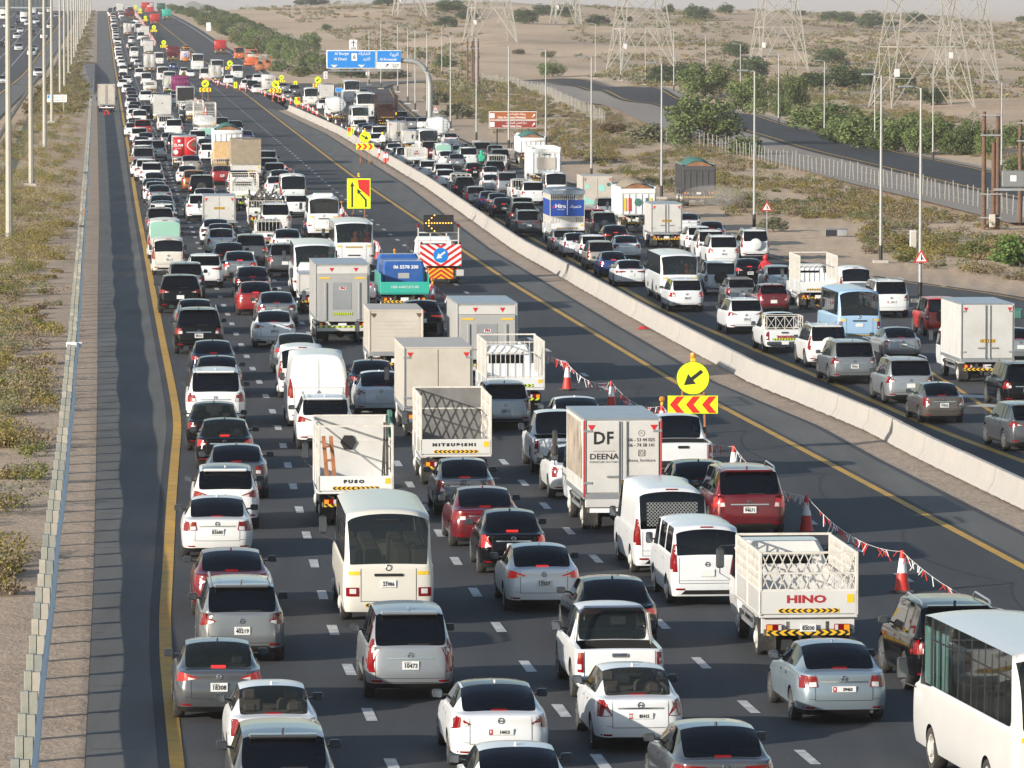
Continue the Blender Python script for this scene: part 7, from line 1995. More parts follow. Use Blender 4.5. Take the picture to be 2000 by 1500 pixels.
def gantry():
    p = P(840, 233); Y = p.y; k = Y / F; o = empty('gantry_sign', p); tag(o, 'blue overhead direction sign on a curved steel arm', 'road sign')
    pts = [(0, 0, 0), (0, 0, 3.8)] + [(-2.3 + 2.3 * math.cos(a), 0, 3.9 + 3.0 * math.sin(a)) for a in np.linspace(.1, 1.5, 8)] + [(-3.4, 0, 6.95)]
    put('curved_arm', MB().tube(pts, [.33] * 2 + [.31] * 8 + [.26], 12).mesh('arm', True), 'steel_pole', o); put('crossbeam', MB().tube([(-3.3, 0, 6.95), (-12.3, 0, 6.95)], .20, 8), 'steel_pole', o); put('footing', MB().box(-.8, .8, -.8, .8, -.1, .25, .05), 'barrier_concrete', o)
    def L_(x, y): q = AT(x, y, Y); return q.x - p.x, q.z - p.z
    def board(x0, x1, y0, y1, m, bm):
        (a, b), (c, d) = L_(x0, y1), L_(x1, y0); bo = put('sign_board', MB().box(a, c, -.46, -.36, b, d, .05), bm, o); put('face', MB().box(a + .1, c - .1, -.475, -.461, b + .1, d - .1, .0), m, bo); return bo
    b1 = board(638, 734.4, 98, 134, 'sign_blue', 'sign_white'); b2 = board(735.8, 783.5, 98, 134.5, 'sign_white', 'sign_white'); (a, b), (c, d) = L_(736.6, 121.3), L_(782.7, 99.2); put('blue_face', MB().box(a, c, -.485, -.476, b, d), 'sign_blue', b2)
    b3 = board(682.5, 698.5, 77.5, 97.3, 'sign_white', 'sign_white')
    def tx(par, s, x, y, px, m='ink_white', al=1.0, bold=.004): a_, b_ = L_(x, y); letters_on(par, s, px * k * 1.25, a_, b_, m, -.49, al, bold)
    tx(b1, 'Al Sharjah', 668, 105, 6.0, al=.92); tx(b1, 'Al Dhaid', 665, 115.5, 6.0, al=.92); tx(b1, '\u0627\u0644\u0634\u0627\u0631\u0642\u0629'[::-1] if False else '\ufe94\ufed7\ufead\ufe8e\ufeb8\ufedf\ufe8d', 712, 104.5, 7, al=.9); tx(b1, '\ufeaa\ufef3\ufeac\ufedf\ufe8d', 716, 115, 7, al=.9)
    tx(b2, '\ufe94\ufef3\ufeed\ufeae\ufedf\ufe8d', 770, 106, 7, al=.9); tx(b2, 'Al Rowaiyah', 758.5, 116, 6.0, al=.88); tx(b2, 'EXIT', 773.5, 130.3, 4.2, 'ink'); tx(b2, '\ufe9d\ufeae\ufea8\ufee3', 773, 125, 5, 'ink')
    a_, b_ = L_(756, 127.6); put('arrow', arrow_shape(a_, b_, .30, R(45), -.49, .3), 'ink', b2); tx(b3, 'DXB', 690.3, 94.3, 4.0, 'ink')
    a_, b_ = L_(690.4, 85.3); pl = MB()
    pl.poly([(a_ - .05, -.49, b_ - .36), (a_ + .05, -.49, b_ - .36), (a_ + .05, -.49, b_ + .36), (a_, -.49, b_ + .42), (a_ - .05, -.49, b_ + .36)]); put('plane_body', pl, 'ink', b3)
    put('plane_wing', MB().poly([(a_ - .36, -.492, b_ - .02), (a_, -.492, b_ + .18), (a_ + .36, -.492, b_ - .02), (a_ + .36, -.492, b_ + .05), (a_, -.492, b_ + .27), (a_ - .36, -.492, b_ + .05)]), 'ink', b3)
    for x in (653, 706): a_, b_ = L_(x, 127.5); put('down_arrow', MB().poly([(a_ - .42, -.49, b_ + .06), (a_, -.49, b_ - .26), (a_ + .42, -.49, b_ + .06), (a_ + .2, -.49, b_ + .06), (a_ + .06, -.49, b_ - .02), (a_, -.49, b_ + .17), (a_ - .06, -.49, b_ - .02), (a_ - .2, -.49, b_ + .06)]), 'ink_white', b1)
    (a, b), (c, d) = L_(686.8, 118.5), L_(697.5, 104); put('symbol_panel', MB().box(a, c, -.485, -.476, b, d), 'sign_white', b1); put('symbol', MB().poly([((a + c) / 2 - .22, -.49, b + .2), ((a + c) / 2 + .22, -.49, b + .2), ((a + c) / 2 + .12, -.49, d - .35), ((a + c) / 2, -.49, d - .08), ((a + c) / 2 - .12, -.49, d - .35)]), 'steel', b1)
    for x in (646, 664, 682, 700, 718, 736): a_, b_ = L_(x, 136); put('lamp_bracket', MB().bar((a_, -.4, b_ + .1), (a_, -.9, b_ - .25), .08), 'steel', o)
    (a, b), (c, d) = L_(640, 139), L_(782, 137.5); put('service_rail', MB().box(a, c, -.98, -.9, b, d), 'steel', o)
gantry()
def brown_signs():
    for (y0, y1, m, t1, t2, lab) in ((217.5, 234, 'sign_brown', 'Dubai Government Workshop', '\ufef2\ufe91\ufea9 \ufe94\ufee3\ufeed\ufedc\ufea3 \ufe94\ufeb7\ufead\ufeed', 'upper brown road sign with white arrow'), (235.2, 250.5, 'sign_maroon', 'Vehicle Testing Center', '\ufe95\ufe8e\ufe92\ufedb\ufeae\ufee4\ufedf\ufe8d \ufeba\ufea4\ufed3 \ufeb0\ufedb\ufeae\ufee3', 'lower dark red road sign with white arrow')):
        o, b, cx, cz, w_, h_ = panel_sign('direction_sign', 1002, 291, 955, 1048.5, y0, y1, m, lab + ' on the right verge', border='sign_white')
        put('symbol_panel', MB().box(cx - w_ / 2 + .10, cx - w_ / 2 + .55, -.058, -.051, cz - .24, cz + .22), 'sign_white', b); letters_on(b, t1, h_ * .34, cx - .1, cz - h_ * .22, y=-.056, sx=.78, bold=.006); letters_on(b, t2, h_ * .36, cx + .35, cz + h_ * .2, y=-.056, sx=.9, bold=.004); put('arrow', arrow_shape(cx + w_ / 2 - .32, cz, .22, R(45), -.058, .3), 'ink_white', b)
brown_signs()
o, b, cx, cz, w_, h_ = panel_sign('street_sign', 110, 224, 92, 130.5, 185, 199.5, 'sign_white', 'white street name sign in the left scrub', posts=2)
letters_on(b, 'Emirates Rd', h_ * .42, cx + .12, cz - h_ * .22, 'ink', -.045, .9); letters_on(b, '\ufe95\ufe8d\ufead\ufe8e\ufee3\ufef9\ufe8d \ufec9\ufead\ufe8e\ufeb7', h_ * .40, cx + .1, cz + h_ * .22, 'ink', -.045, .9); put('symbol_panel', MB().box(cx - w_ / 2 + .04, cx - w_ / 2 + .3, -.047, -.041, cz, cz + h_ * .42), 'sign_blue', b)
o, b, *_ = panel_sign('direction_sign', 666, 200, 655.5, 676, 171.5, 180, 'sign_blue', 'small blue direction sign seen above the white tanker', border='sign_white')
panel_sign('chevron_sign', 636, 166, 632.4, 639.6, 139.5, 154, 'sign_white', 'narrow white and red chevron sign below the blue gantry', posts=1); panel_sign('chevron_sign', 718, 168, 714.5, 721.5, 140, 147, 'sign_white', 'short white and red chevron sign on the exit curve', posts=1)
for (x, y) in ((636, 143.5), (636, 150), (718, 143.5)):
    p = P(x, 166 if x < 700 else 168); a = AT(x, y, p.y); o = put('red_chevron', MB().poly([(-.14, 0, .2), (.02, 0, .2), (.16, 0, 0), (.02, 0, -.2), (-.14, 0, -.2), (.0, 0, 0)]), 'sign_red'); par = [q for q in S.objects if q.name.startswith('chevron_sign') and abs(q.location.x - p.x) < 1.5][0]; o.parent = par; o.location = Vector((a.x, p.y - .06, a.z)) - par.location
def warn_tri(x, yf, yc, r, label, plate=False, post=True, back=0.0):
    p = P(x, yf); k = p.y / F; zc = (yf - yc) * k; s = r * k; o = empty('warning_sign', p + Vector((0, -back, 0))); tag(o, label, 'road sign')
    t = put('triangle_panel', MB().prism([(-s, zc - s * .62), (s, zc - s * .62), (0, zc + s * 1.12)], -.03, 0), 'sign_red', o); put('face', MB().prism([(-s * .70, zc - s * .45), (s * .70, zc - s * .45), (0, zc + s * .76)], -.036, -.031), 'sign_white', t); put('symbol', MB().poly([(-.05 * s, -.04, zc - .35 * s), (.12 * s, -.04, zc - .35 * s), (.12 * s, -.04, zc - .1 * s), (.34 * s, -.04, zc - .3 * s), (.40 * s, -.04, zc - .2 * s), (.12 * s, -.04, zc + .1 * s), (.08 * s, -.04, zc + .5 * s), (-.05 * s, -.04, zc + .5 * s)]), 'ink', t)
    if post: put('post', MB().box(-.04, .04, .005, .08, 0, zc + s * .6), 'steel_pole', o)
    if plate: put('sub_plate', MB().box(-s, s, -.03, 0, zc - s * 1.5, zc - s * .8), 'sign_white', o)
warn_tri(1497.5, 462, 405, 10.5, 'red bordered triangular sign beside the lone green bush'); warn_tri(851, 246, 212, 5.5, 'small triangular warning sign with white plate by the curved arm', plate=True); warn_tri(1798, 590, 503, 14.5, 'red bordered merge sign fixed to the right lamp post', post=False, back=.25)
o, b, *_ = panel_sign('notice_sign', 407, 62, 403, 411.5, 44, 60.5, 'sign_white', 'white and red notice sign on the far right embankment', posts=1)
# ---- lamp posts
def lamp_post(xb, yb, yt, label, grp, r0=.11, head='left', footing=True, tall=None, m='steel_pole'):
    p = P(xb, yb); h = tall or (yb - yt) * p.y / F; o = empty('lamp_post', p); tag(o, label, 'lamp post', grp)
    put('pole', MB().tube([(0, 0, 0), (0, 0, h)], [r0, r0 * .55], 8).mesh('pole', True), m, o)
    if footing: put('footing', MB().box(-.45, .45, -.45, .45, -.2, .16, .03), 'barrier_concrete', o); head == 'left' and put('base_band', MB().tube([(0, 0, .16), (0, 0, 1.0)], r0 * 1.12, 8), 'ink', o)
    for s in ((-1,) if head == 'left' else (-1, 1)):
        ln = .9 if head == 'left' else 2.0
        put('lamp_arm', MB().tube([(0, 0, h - .02), (s * ln * .5, 0, h + .08)], .035, 6), m, o); put('lamp_head', MB().box(s * ln * .45, s * (ln * .45 + .75), -.14, .14, h + .02, h + .13, .04), 'alu', o)
LP = [(930.5,277,75),(880,254,73),(834,233,66),(811,217,60),(796.5,203,54),(777,180,48),(744,174,41),(721,167,61),(993.5,293,90),(1066,287,98),(1155,352,112),(1292,388,125),(1473,448,140),(1720,513,148),(1797,590,172)]
for i, (x, yb, yt) in enumerate(sorted(LP, key=lambda q: -q[1])): lamp_post(x, yb, yt, '%s lamp post from the right foreground along the right carriageway' % ordn(i + 1), 'lamp posts of the right carriageway', .10)
RP = [(1163,153,47),(1212,157,52),(1260.5,166,51),(1316,180,58),(1378,190,72),(1446,217,87),(1520.5,248,105),(1610,274,120),(1708.5,297,135),(1822,318,146),(1956,345,160),(863,150,52)]
for i, (x, yb, yt) in enumerate(sorted(RP, key=lambda q: -q[1])): lamp_post(x, yb, yt, '%s lamp post from the right edge along the winding ramp road' % ordn(i + 1), 'lamp posts of the ramp road', .09)
LF = [(18,475),(61,362),(87.5,292),(101.5,239),(117.5,185),(126,172),(134,143),(140,128),(145,115),(149,101),(152.5,88),(157,77),(161,67),(164.5,58),(168,50),(171.5,43),(174.5,37),(177.5,31)]
for i, (x, yb) in enumerate(LF): lamp_post(x, yb, 0, '%s tall concrete lamp post from the left front in the median' % ordn(i + 1), 'tall median lamp posts', .20, 'both', True, 22, 'concrete_pole')
# ---- pylons
def pylon(x, yb, wpx, rot, label, h=52):
    p = P(x, yb); b = wpx * p.y / F; o = empty('power_pylon', p, rot); tag(o, label, 'pylon', 'high voltage pylons')
    prof = [(0, b / 2), (8, b / 2 * .80), (14.5, b / 2 * .64), (20, b / 2 * .50), (25, b / 2 * .38), (30, 1.3), (35, 1.25), (40, 1.15), (45, 1.05), (h, .2)]
    def W_(z): return float(np.interp(z, [q[0] for q in prof], [q[1] for q in prof]))
    cs = [(-1, -1), (1, -1), (1, 1), (-1, 1)]; t = max(.10, .00014 * p.y)
    for cx, cy in cs:
        m = MB()
        for i in range(len(prof) - 1): m.bar((cx * prof[i][1], cy * prof[i][1], prof[i][0]), (cx * prof[i + 1][1], cy * prof[i + 1][1], prof[i + 1][0]), t * 1.3)
        put('leg', m, 'lattice', o)
    br = MB()
    for f in range(4):
        a, c = cs[f], cs[(f + 1) % 4]
        def pt(u, z): w_ = W_(z); return ((a[0] + (c[0] - a[0]) * u) * w_, (a[1] + (c[1] - a[1]) * u) * w_, z)
        for i in range(len(prof) - 2):
            z0, z1 = prof[i][0], prof[i + 1][0]; br.bar(pt(0, z1), pt(1, z1), t)
            if i == 0:
                br.bar(pt(0, z0), pt(.5, z1), t); br.bar(pt(1, z0), pt(.5, z1), t); br.bar(pt(.25, (z0 + z1) / 2), pt(0, z1), t * .7); br.bar(pt(.75, (z0 + z1) / 2), pt(1, z1), t * .7); br.bar(pt(.25, (z0 + z1) / 2), pt(0, (z0 + z1) / 2), t * .7); br.bar(pt(.75, (z0 + z1) / 2), pt(1, (z0 + z1) / 2), t * .7)
                br.bar(pt(0, z0 + 2.2), pt(.14, z0 + 2.2), t * .6); br.bar(pt(1, z0 + 2.2), pt(.86, z0 + 2.2), t * .6)
            else:
                br.bar(pt(0, z0), pt(1, z1), t); br.bar(pt(1, z0), pt(0, z1), t); br.bar(pt(.5, z0), pt(0, (z0 + z1) / 2), t * .6); br.bar(pt(.5, z0), pt(1, (z0 + z1) / 2), t * .6)
    tag(put('lattice', br.mesh('lattice', fix=False), 'lattice', o), kind='stuff')
    for z, l_ in ((32, 8), (39, 9.5), (46, 7)):
        for s in (-1, 1): put('cross_arm', MB().bar((0, -W_(z), z), (s * l_, 0, z + .3), t).bar((0, W_(z), z), (s * l_, 0, z + .3), t).bar((0, 0, z + 2), (s * l_, 0, z + .3), t), 'lattice', o)
    put('number_plate', MB().box(-W_(4.5) - .1, -W_(4.5) + .6, -W_(4.5) - .12, -W_(4.5) - .06, 4.2, 5.2), 'sign_white', o)
pylon(1800, 212, 168, .20, 'large near pylon above the green hedge on the right'); pylon(1885, 163, 105, .22, 'pylon directly behind the large near pylon'); pylon(1253, 138, 112, .25, 'tall pylon in the middle right above the ramp bend')
pylon(1520, 137, 96, .2, 'pylon between the middle right pylon and the large near one'); pylon(957, 83, 90, .2, 'pylon above the brown road signs'); pylon(800, 33, 58, .2, 'far pylon left of centre on the ridge'); pylon(1105, 48, 52, .2, 'far pylon right of centre on the ridge')
# ---- timber utility poles
def utility(x0, poles, yb, yt, label, tr=False):
    p = P(x0, yb); k = p.y / F; h = (yb - yt) * k; o = empty('utility_pole', p); tag(o, label, 'utility pole')
    for (dx, hh) in poles: put('timber_pole', MB().tube([(dx * k, 0, 0), (dx * k, 0, h * hh)], [.17, .13], 10).mesh('pole', True), 'wood_pole', o)
    lo, hi = min(q[0] for q in poles) * k, max(q[0] for q in poles) * k
    for f in (.97, .80, .30, .1)[:2 if not tr else 4]: put('cross_beam', MB().box(lo - .25, hi + .25, -.22, -.12, h * f - .05, h * f + .05), 'steel', o)
    for i in range(4): m = MB(); m.lathe([(.03, 0), (.07, .05), (.04, .1), (.08, .15), (.04, .2), (.07, .25), (.001, .3)], (lo + (hi - lo) * i / 3, -.17, h * .80 + .05), 'z', 8); put('insulator', m, 'mirror_back', o)
    if tr: t = put('transformer', MB().box(hi + .25, hi + 1.75, -.5, .3, h * .36, h * .50, .05), 'dark_tank', o); put('name_plate', MB().box(hi + .8, hi + 1.2, -.53, -.505, h * .41, h * .46), 'sign_white', t); put('platform', MB().box(hi - .3, hi + 3.0, -.5, .4, h * .33, h * .35), 'steel', o); put('meter_box', MB().box(lo + .35, lo + .75, -.4, -.15, h * .02, h * .13, .02), 'box_cream', o)
mat('dark_tank', (.22, .23, .23), .5, .3)
utility(1936, [(-15, 1.0), (4, .74), (12, .98)], 448, 218, 'three brown timber poles carrying a transformer at the right edge', True); utility(1992, [(0, 1.0)], 440, 234, 'brown timber pole beside the transformer poles'); utility(925, [(-12, 1.0), (-3, .95), (0, 1.0), (9, 1.0)], 168, 76, 'cluster of brown timber poles behind the brown signs')
# ---- picket fences
def fence(pts, label):
    W_ = [P(*q) for q in pts]; o = empty('picket_fence', W_[0]); tag(o, label, 'fence', 'pale picket fences'); me = MB().box(-.035, .035, -.035, .035, -.1, 1.6, .0).mesh('post'); me.materials.append(MATS['fence_post']); wi = MB(); last = None
    for a, b in zip(W_[:-1], W_[1:]):
        n = max(1, int((b - a).length / 2.1))
        for i in range(n):
            q = a.lerp(b, i / n); q.z = gz(q.x, q.y); e = bpy.data.objects.new('post', me); C.objects.link(e); e.parent = o; e.location = q - W_[0]; e.rotation_euler = (random.uniform(-.05, .05), random.uniform(-.05, .05), 0); e.scale = (1, 1, random.uniform(.85, 1.12))
            if last is not None:
                for z in (.5, 1.0, 1.5): wi.bar(last - W_[0] + Vector((0, 0, z)), q - W_[0] + Vector((0, 0, z)), .012)
            last = q
    put('fence_wire', wi, 'steel', o)['kind'] = 'stuff'
fence([(2040, 440), (1900, 407), (1760, 376), (1620, 346), (1500, 322), (1400, 296), (1278, 275)], 'pale picket fence running below the winding ramp road'); fence([(1180, 243), (1120, 215), (1060, 186), (1000, 168), (940, 160)], 'pale picket fence rising towards the timber pole cluster')
# ---- small roadside things
def box_thing(name, x, yb, w_, d, h, m, label, cat, extra=None):
    p = P(x, yb); o = empty(name, p, random.uniform(-.1, .1)); put('cabinet', MB().box(-w_ / 2, w_ / 2, 0, d, 0, h, .03), m, o); tag(o, label, cat)
    if extra: extra(o)
    return o
box_thing('utility_cabinet', 1784, 490, .40, .4, 1.25, 'box_white', 'white utility cabinet behind the merge sign post', 'cabinet', lambda o: put('door', MB().box(-.17, .17, -.02, -.004, .1, 1.15), 'box_cream', o)); box_thing('utility_cabinet', 1985, 622, .5, .4, .42, 'tarp_green', 'green utility box on the sand at the right edge', 'cabinet', lambda o: put('lid', MB().box(-.28, .28, -.03, .43, .42, .47), 'tarp_green', o))
def crate_thing(o):
    put('panel', MB().box(-.7, -.02, -.03, -.003, .05, .42), 'cloth_dark', o); put('panel', MB().box(.05, .7, -.03, -.003, .05, .42), 'box_grey', o)
box_thing('dumped_box', 1634, 462, 1.45, .6, .5, 'dark_tank', 'dark battered box dumped on the sand', 'box', crate_thing)
p = P(1256, 643); o = put('plastic_litter', MB().add([(-.3, 0, .02), (.1, -.2, .02), (.35, .1, .02), (0, .3, .02), (0, .05, .14)], [(0, 1, 4), (1, 2, 4), (2, 3, 4), (3, 0, 4)]), 'sign_red', None, p); tag(o, 'red plastic scrap lying at the foot of the barrier', 'litter')
# wall and sign beam beyond the oncoming carriageway
def sound_wall():
    o = empty('boundary_wall', (-262, 1900, 0)); tag(o, 'long beige panelled wall beyond the oncoming carriageway', 'wall'); A = AT(-60, 27, 1870); B = AT(100, 26, 1990); n = 17
    for i in range(n):
        a = A.lerp(B, i / n); b = A.lerp(B, (i + 1) / n); z0 = min(gz(a.x, a.y), a.z) - 3; q = put('wall_panel', MB().bar((a.x + 262, a.y - 1900, (z0 + a.z + 6.5) / 2), (b.x + 262, b.y - 1900, (z0 + a.z + 6.5) / 2), .3, a.z + 6.5 - z0), 'box_cream', o); put('pillar', MB().bar((a.x + 262, a.y - 1900.4, z0), (a.x + 262, a.y - 1900.4, a.z + 6.9), .5), 'tan_pillar', o)
    o = empty('sign_beam', (-262, 1850, 0)); tag(o, 'long grey gantry beam across the oncoming carriageway', 'gantry'); A = AT(-80, 14, 1800); B = AT(131, 15.5, 1800); put('beam', MB().bar((A.x + 262, A.y - 1850, A.z), (B.x + 262, B.y - 1850, B.z), .4, .45), 'steel', o); put('support', MB().bar((B.x + 262, B.y - 1850, gz(B.x, B.y)), (B.x + 262, B.y - 1850, B.z), .5), 'steel', o)
mat('tan_pillar', (.24, .20, .16), .8)
sound_wall()

place_all()
# the bus cut by the lower right corner, swinging left
t = get_tpl('bL', dict(L=8.2, W=2.3, H=2.85, belt=1.52, glassm='glass_clear'))
b0 = Vector((7.35, 104.6, 0)); hd = .15; fw = Vector((-math.sin(hd), math.cos(hd), 0)); rt = Vector((math.cos(hd), math.sin(hd), 0))
nb = spawn(t, 'bus', b0 + rt * (t['W'] / 2) - fw * (t['L'] - t['ro'] - .1), hd, 'offwhite', 'cream white bus cut by the lower right corner', 'bus', 'buses in the traffic jam')
for y_ in (3.6, 4.3, 4.95): put('curtain', MB().box(-1.02, -.99, y_, y_ + .42, 1.5, 2.55), 'aqua', nb)
# truck broken down on the left shoulder with its warning triangle
p = P(208, 219); t = get_tpl('tb', dict(doors='bars', W=2.2, h=2.5, body='box_cream', tape=None)); spawn(t, 'box_truck', p, road_dir(p.x, p.y), 'white', 'cream box truck stopped alone on the left shoulder', 'truck', far=0)
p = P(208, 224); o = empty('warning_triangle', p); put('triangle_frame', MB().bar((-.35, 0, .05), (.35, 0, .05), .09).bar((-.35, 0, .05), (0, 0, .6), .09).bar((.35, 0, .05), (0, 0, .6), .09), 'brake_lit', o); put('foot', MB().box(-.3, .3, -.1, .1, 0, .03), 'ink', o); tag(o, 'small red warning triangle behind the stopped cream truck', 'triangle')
# oncoming traffic on the far left (facing the camera)
ONC = 'sD white 5 165,cA white 75 151,uF white 62 110,sD white 67 101,uF white 37 100,sA black 15 86,cA white 33 77,sD white 40 65,cA white 86 77,sB maroon 65 70,sD navy 76 54,sD white 54 51,cA white 71 48,sB navy 36 51,sD white 13 55,sB silver 25 62,tb white 8 40,bL white 39 39,tb white 64 38,cA white 98 57,cA white 111 37,sD black 3 93,sD white 80 30,cA white 97 25,tb white 47 46'.split(',')
for i, q in enumerate(ONC):
    code, col, x, y = q.split(); p = P(float(x), float(y)); 
    if p.y < 380: continue
    d = -math.atan((float(LL(p.y + 6)) - float(LL(p.y - 6))) / 12); t = get_tpl(code, {}); p.z += .07
    nb = ' with dark windscreen' if i < 2 else ''
    spawn(t, OBJN[code[0]], p, d + math.pi, col, '%s %s, %s of the oncoming vehicles counted from nearest' % (COLN.get(col, col), NOUN[code[0]], ordn(i + 1)), CATN[code[0]], 'oncoming traffic on the far carriageway', 1 if y and float(y) > 95 else 2)
# delivery riders
for (x, y, cl, hm, lab) in ((1497, 563, 'cloth_red', 'sign_red', 'red'), (941, 333, 'cloth_green', 'cloth_green', 'green'), (748, 293, 'ink_white', 'chev_yellow', 'white'), (289, 106, 'cloth_orange', 'ink', 'orange')):
    p = P(x, y); t = shift_tpl(motorcycle(boxm=cl)); d = road_dir(p.x, p.y); w_ = {'red': 'beside the black sedan on the right carriageway', 'green': 'between the dark cars near the tall lamp post', 'white': 'beside the cones of the right carriageway', 'orange': 'between far trucks of the third lane'}[lab]
    spawn(t, 'motorcycle', p, d, 'black', 'delivery motorcycle with %s box %s' % (lab, w_), 'motorcycle', 'delivery motorcycles')
    o = empty('person', p, d); me = RM.copy(); q = put('body', me, [cl], o); 
    put('helmet', MB().lathe([(.001, 1.78), (.09, 1.75), (.14, 1.66), (.145, 1.57), (.12, 1.50), (.07, 1.47)], (0, .5, 0), 'z', 14).mesh('helmet', True), hm, o)
    put('trousers', MB().tube([(-.12, .38, .82), (-.20, .72, .68), (-.18, .52, .32)], [.115, .095, .07], 8).mesh('tr', True), 'cloth_dark', o); put('trousers', MB().tube([(.12, .38, .82), (.20, .72, .68), (.18, .52, .32)], [.115, .095, .07], 8).mesh('tr', True), 'cloth_dark', o)
    tag(o, 'rider in %s jacket and helmet seated on the motorcycle with %s box' % (lab, lab), 'person', 'delivery riders')
# road-works machines beyond the cones
for code, col, x, y, lab in (('td', 'brightred', 431, 106, 'red tipper truck parked right of the empty lanes'), ('bC', 'orange', 467, 116, 'orange crew bus beside the road rollers'), ('roller', 'orange', 507, 139, 'orange road roller with rusty steel drum in front'), ('paver', 'orange', 492, 128, 'orange paving machine between the crew bus and rollers'), ('roller', 'orange', 522, 136, 'orange road roller with canopy nearest the green bushes'),
                             ('td', 'brightred', 303, 49, 'red tipper truck alone on the empty far lanes'), ('td', 'teal', 326, 39, 'green tipper truck on the empty far lanes'), ('td', 'brightred', 284, 23, 'red tipper truck at the crest of the road'), ('td', 'darkgreen', 315, 25, 'dark green truck at the crest of the road'), ('paver', 'brightred', 293, 24, 'red paving machine on the crest of the road'), ('tma', 'white', 362, 121, 'small far road-works truck with striped board')):
    p = P(x, y); t = get_tpl(code, {}); spawn(t, {'td': 'tipper_truck', 'bC': 'crew_bus', 'roller': 'road_roller', 'paver': 'paving_machine', 'tma': 'road_works_truck'}[code], p, road_dir(p.x, p.y), col, lab, {'roller': 'roller', 'paver': 'paver', 'bC': 'bus'}.get(code, 'truck'), 'road works fleet', 1, 1, math.atan((gz(p.x, p.y + 2) - gz(p.x, p.y - 2)) / 4))
# tipper driving off on the sand, trailing dust
p = P(1362, 402); t = get_tpl('td', dict(tarp='tarp_green')); spawn(t, 'tipper_truck', p, .05, 'grey', 'dark grey tipper truck driving off on the sand', 'truck', far=0)

m = bpy.data.materials.new('dust'); m.use_nodes = True; n_ = m.node_tree.nodes; n_.remove(n_['Principled BSDF']); v_ = n_.new('ShaderNodeVolumePrincipled'); v_.inputs['Color'].default_value = (.75, .7, .64, 1); v_.inputs['Density'].default_value = .09; m.node_tree.links.new(v_.outputs[0], n_['Material Output'].inputs['Volume'])
q = P(1395, 408); dm = MB(); dm.lathe([(.001, -1), (.5, -.85), (.85, -.5), (1, 0), (.85, .5), (.5, .85), (.001, 1)], (0, 0, 0), 'z', 14); o = put('dust_cloud', dm, m, None, (q.x, q.y + 1, q.z + .9)); o.scale = (2.6, 3.2, .85); tag(o, 'pale dust cloud trailing the tipper truck on the sand', 'dust', kind='stuff')

# ================================================================ VEGETATION
def leafmat(name, c1, c2, rough=.85):
    m = mat(name, c1, rough, spec=.15); n = m.node_tree.nodes; l = m.node_tree.links; b = n['Principled BSDF']
    g = n.new('ShaderNodeNewGeometry'); mx = n.new('ShaderNodeMixRGB'); mx.inputs[1].default_value = (*c1, 1); mx.inputs[2].default_value = (*c2, 1); l.new(g.outputs['Random Per Island'], mx.inputs[0]); oi = n.new('ShaderNodeObjectInfo')
    hs = n.new('ShaderNodeHueSaturation'); r = n.new('ShaderNodeMapRange'); r.inputs[3].default_value = .8; r.inputs[4].default_value = 1.2; l.new(oi.outputs['Random'], r.inputs[0]); l.new(r.outputs[0], hs.inputs['Value']); l.new(mx.outputs[0], hs.inputs['Color']); l.new(hs.outputs[0], b.inputs['Base Color'])
    tr = n.new('ShaderNodeBsdfTranslucent'); l.new(hs.outputs[0], tr.inputs['Color']); ms = n.new('ShaderNodeMixShader'); ms.inputs[0].default_value = .28; l.new(b.outputs[0], ms.inputs[1]); l.new(tr.outputs[0], ms.inputs[2]); l.new(ms.outputs[0], n['Material Output'].inputs[0])
leafmat('leaf_ghaf', (.105, .15, .05), (.21, .26, .10)); leafmat('leaf_dark', (.05, .085, .035), (.12, .165, .07)); leafmat('leaf_grey', (.15, .155, .09), (.27, .26, .16)); leafmat('leaf_dry', (.19, .145, .09), (.32, .25, .16)); leafmat('leaf_olive', (.17, .14, .045), (.33, .265, .085)); leafmat('leaf_green', (.11, .125, .04), (.23, .23, .08)); leafmat('leaf_lush', (.10, .18, .04), (.22, .32, .09))
NR = np.random.RandomState(11)
def leaf_cloud(cent, rad, n, size, flat=.75, shell=.55):
    """n leaf quads scattered through ellipsoids (cent, rad)"""
    k = NR.randint(0, len(cent), n); d = NR.normal(size=(n, 3)); d /= np.linalg.norm(d, axis=1)[:, None]; rr = shell + (1 - shell) * NR.rand(n) ** .6
    pos = cent[k] + d * rad[k] * rr[:, None]; nrm = d * .7 + NR.normal(size=(n, 3)) * .6 + np.array([0, 0, .35]); nrm /= np.linalg.norm(nrm, axis=1)[:, None]
    t = np.cross(nrm, NR.normal(size=(n, 3))); t /= np.linalg.norm(t, axis=1)[:, None]; b = np.cross(nrm, t); s = size * (.6 + .8 * NR.rand(n))[:, None]
    V = np.stack([pos - t * s - b * s * flat * .5, pos + t * s * .2 - b * s * flat, pos + t * s + b * s * flat * .4, pos - t * s * .1 + b * s * flat], 1).reshape(-1, 3); return V
def quads_mesh(name, V, mi=None, mats=()):
    n = len(V) // 4; me = bpy.data.meshes.new(name); me.vertices.add(len(V)); me.vertices.foreach_set('co', V.astype(np.float32).ravel()); me.loops.add(n * 4); me.loops.foreach_set('vertex_index', np.arange(n * 4, dtype=np.int32)); me.polygons.add(n); me.polygons.foreach_set('loop_start', np.arange(0, n * 4, 4, dtype=np.int32)); me.polygons.foreach_set('loop_total', np.full(n, 4, dtype=np.int32))
    if mi is not None: me.polygons.foreach_set('material_index', mi.astype(np.int32))
    me.update(calc_edges=True)
    for m in mats: me.materials.append(MATS[m])
    return me
CROWN = {}
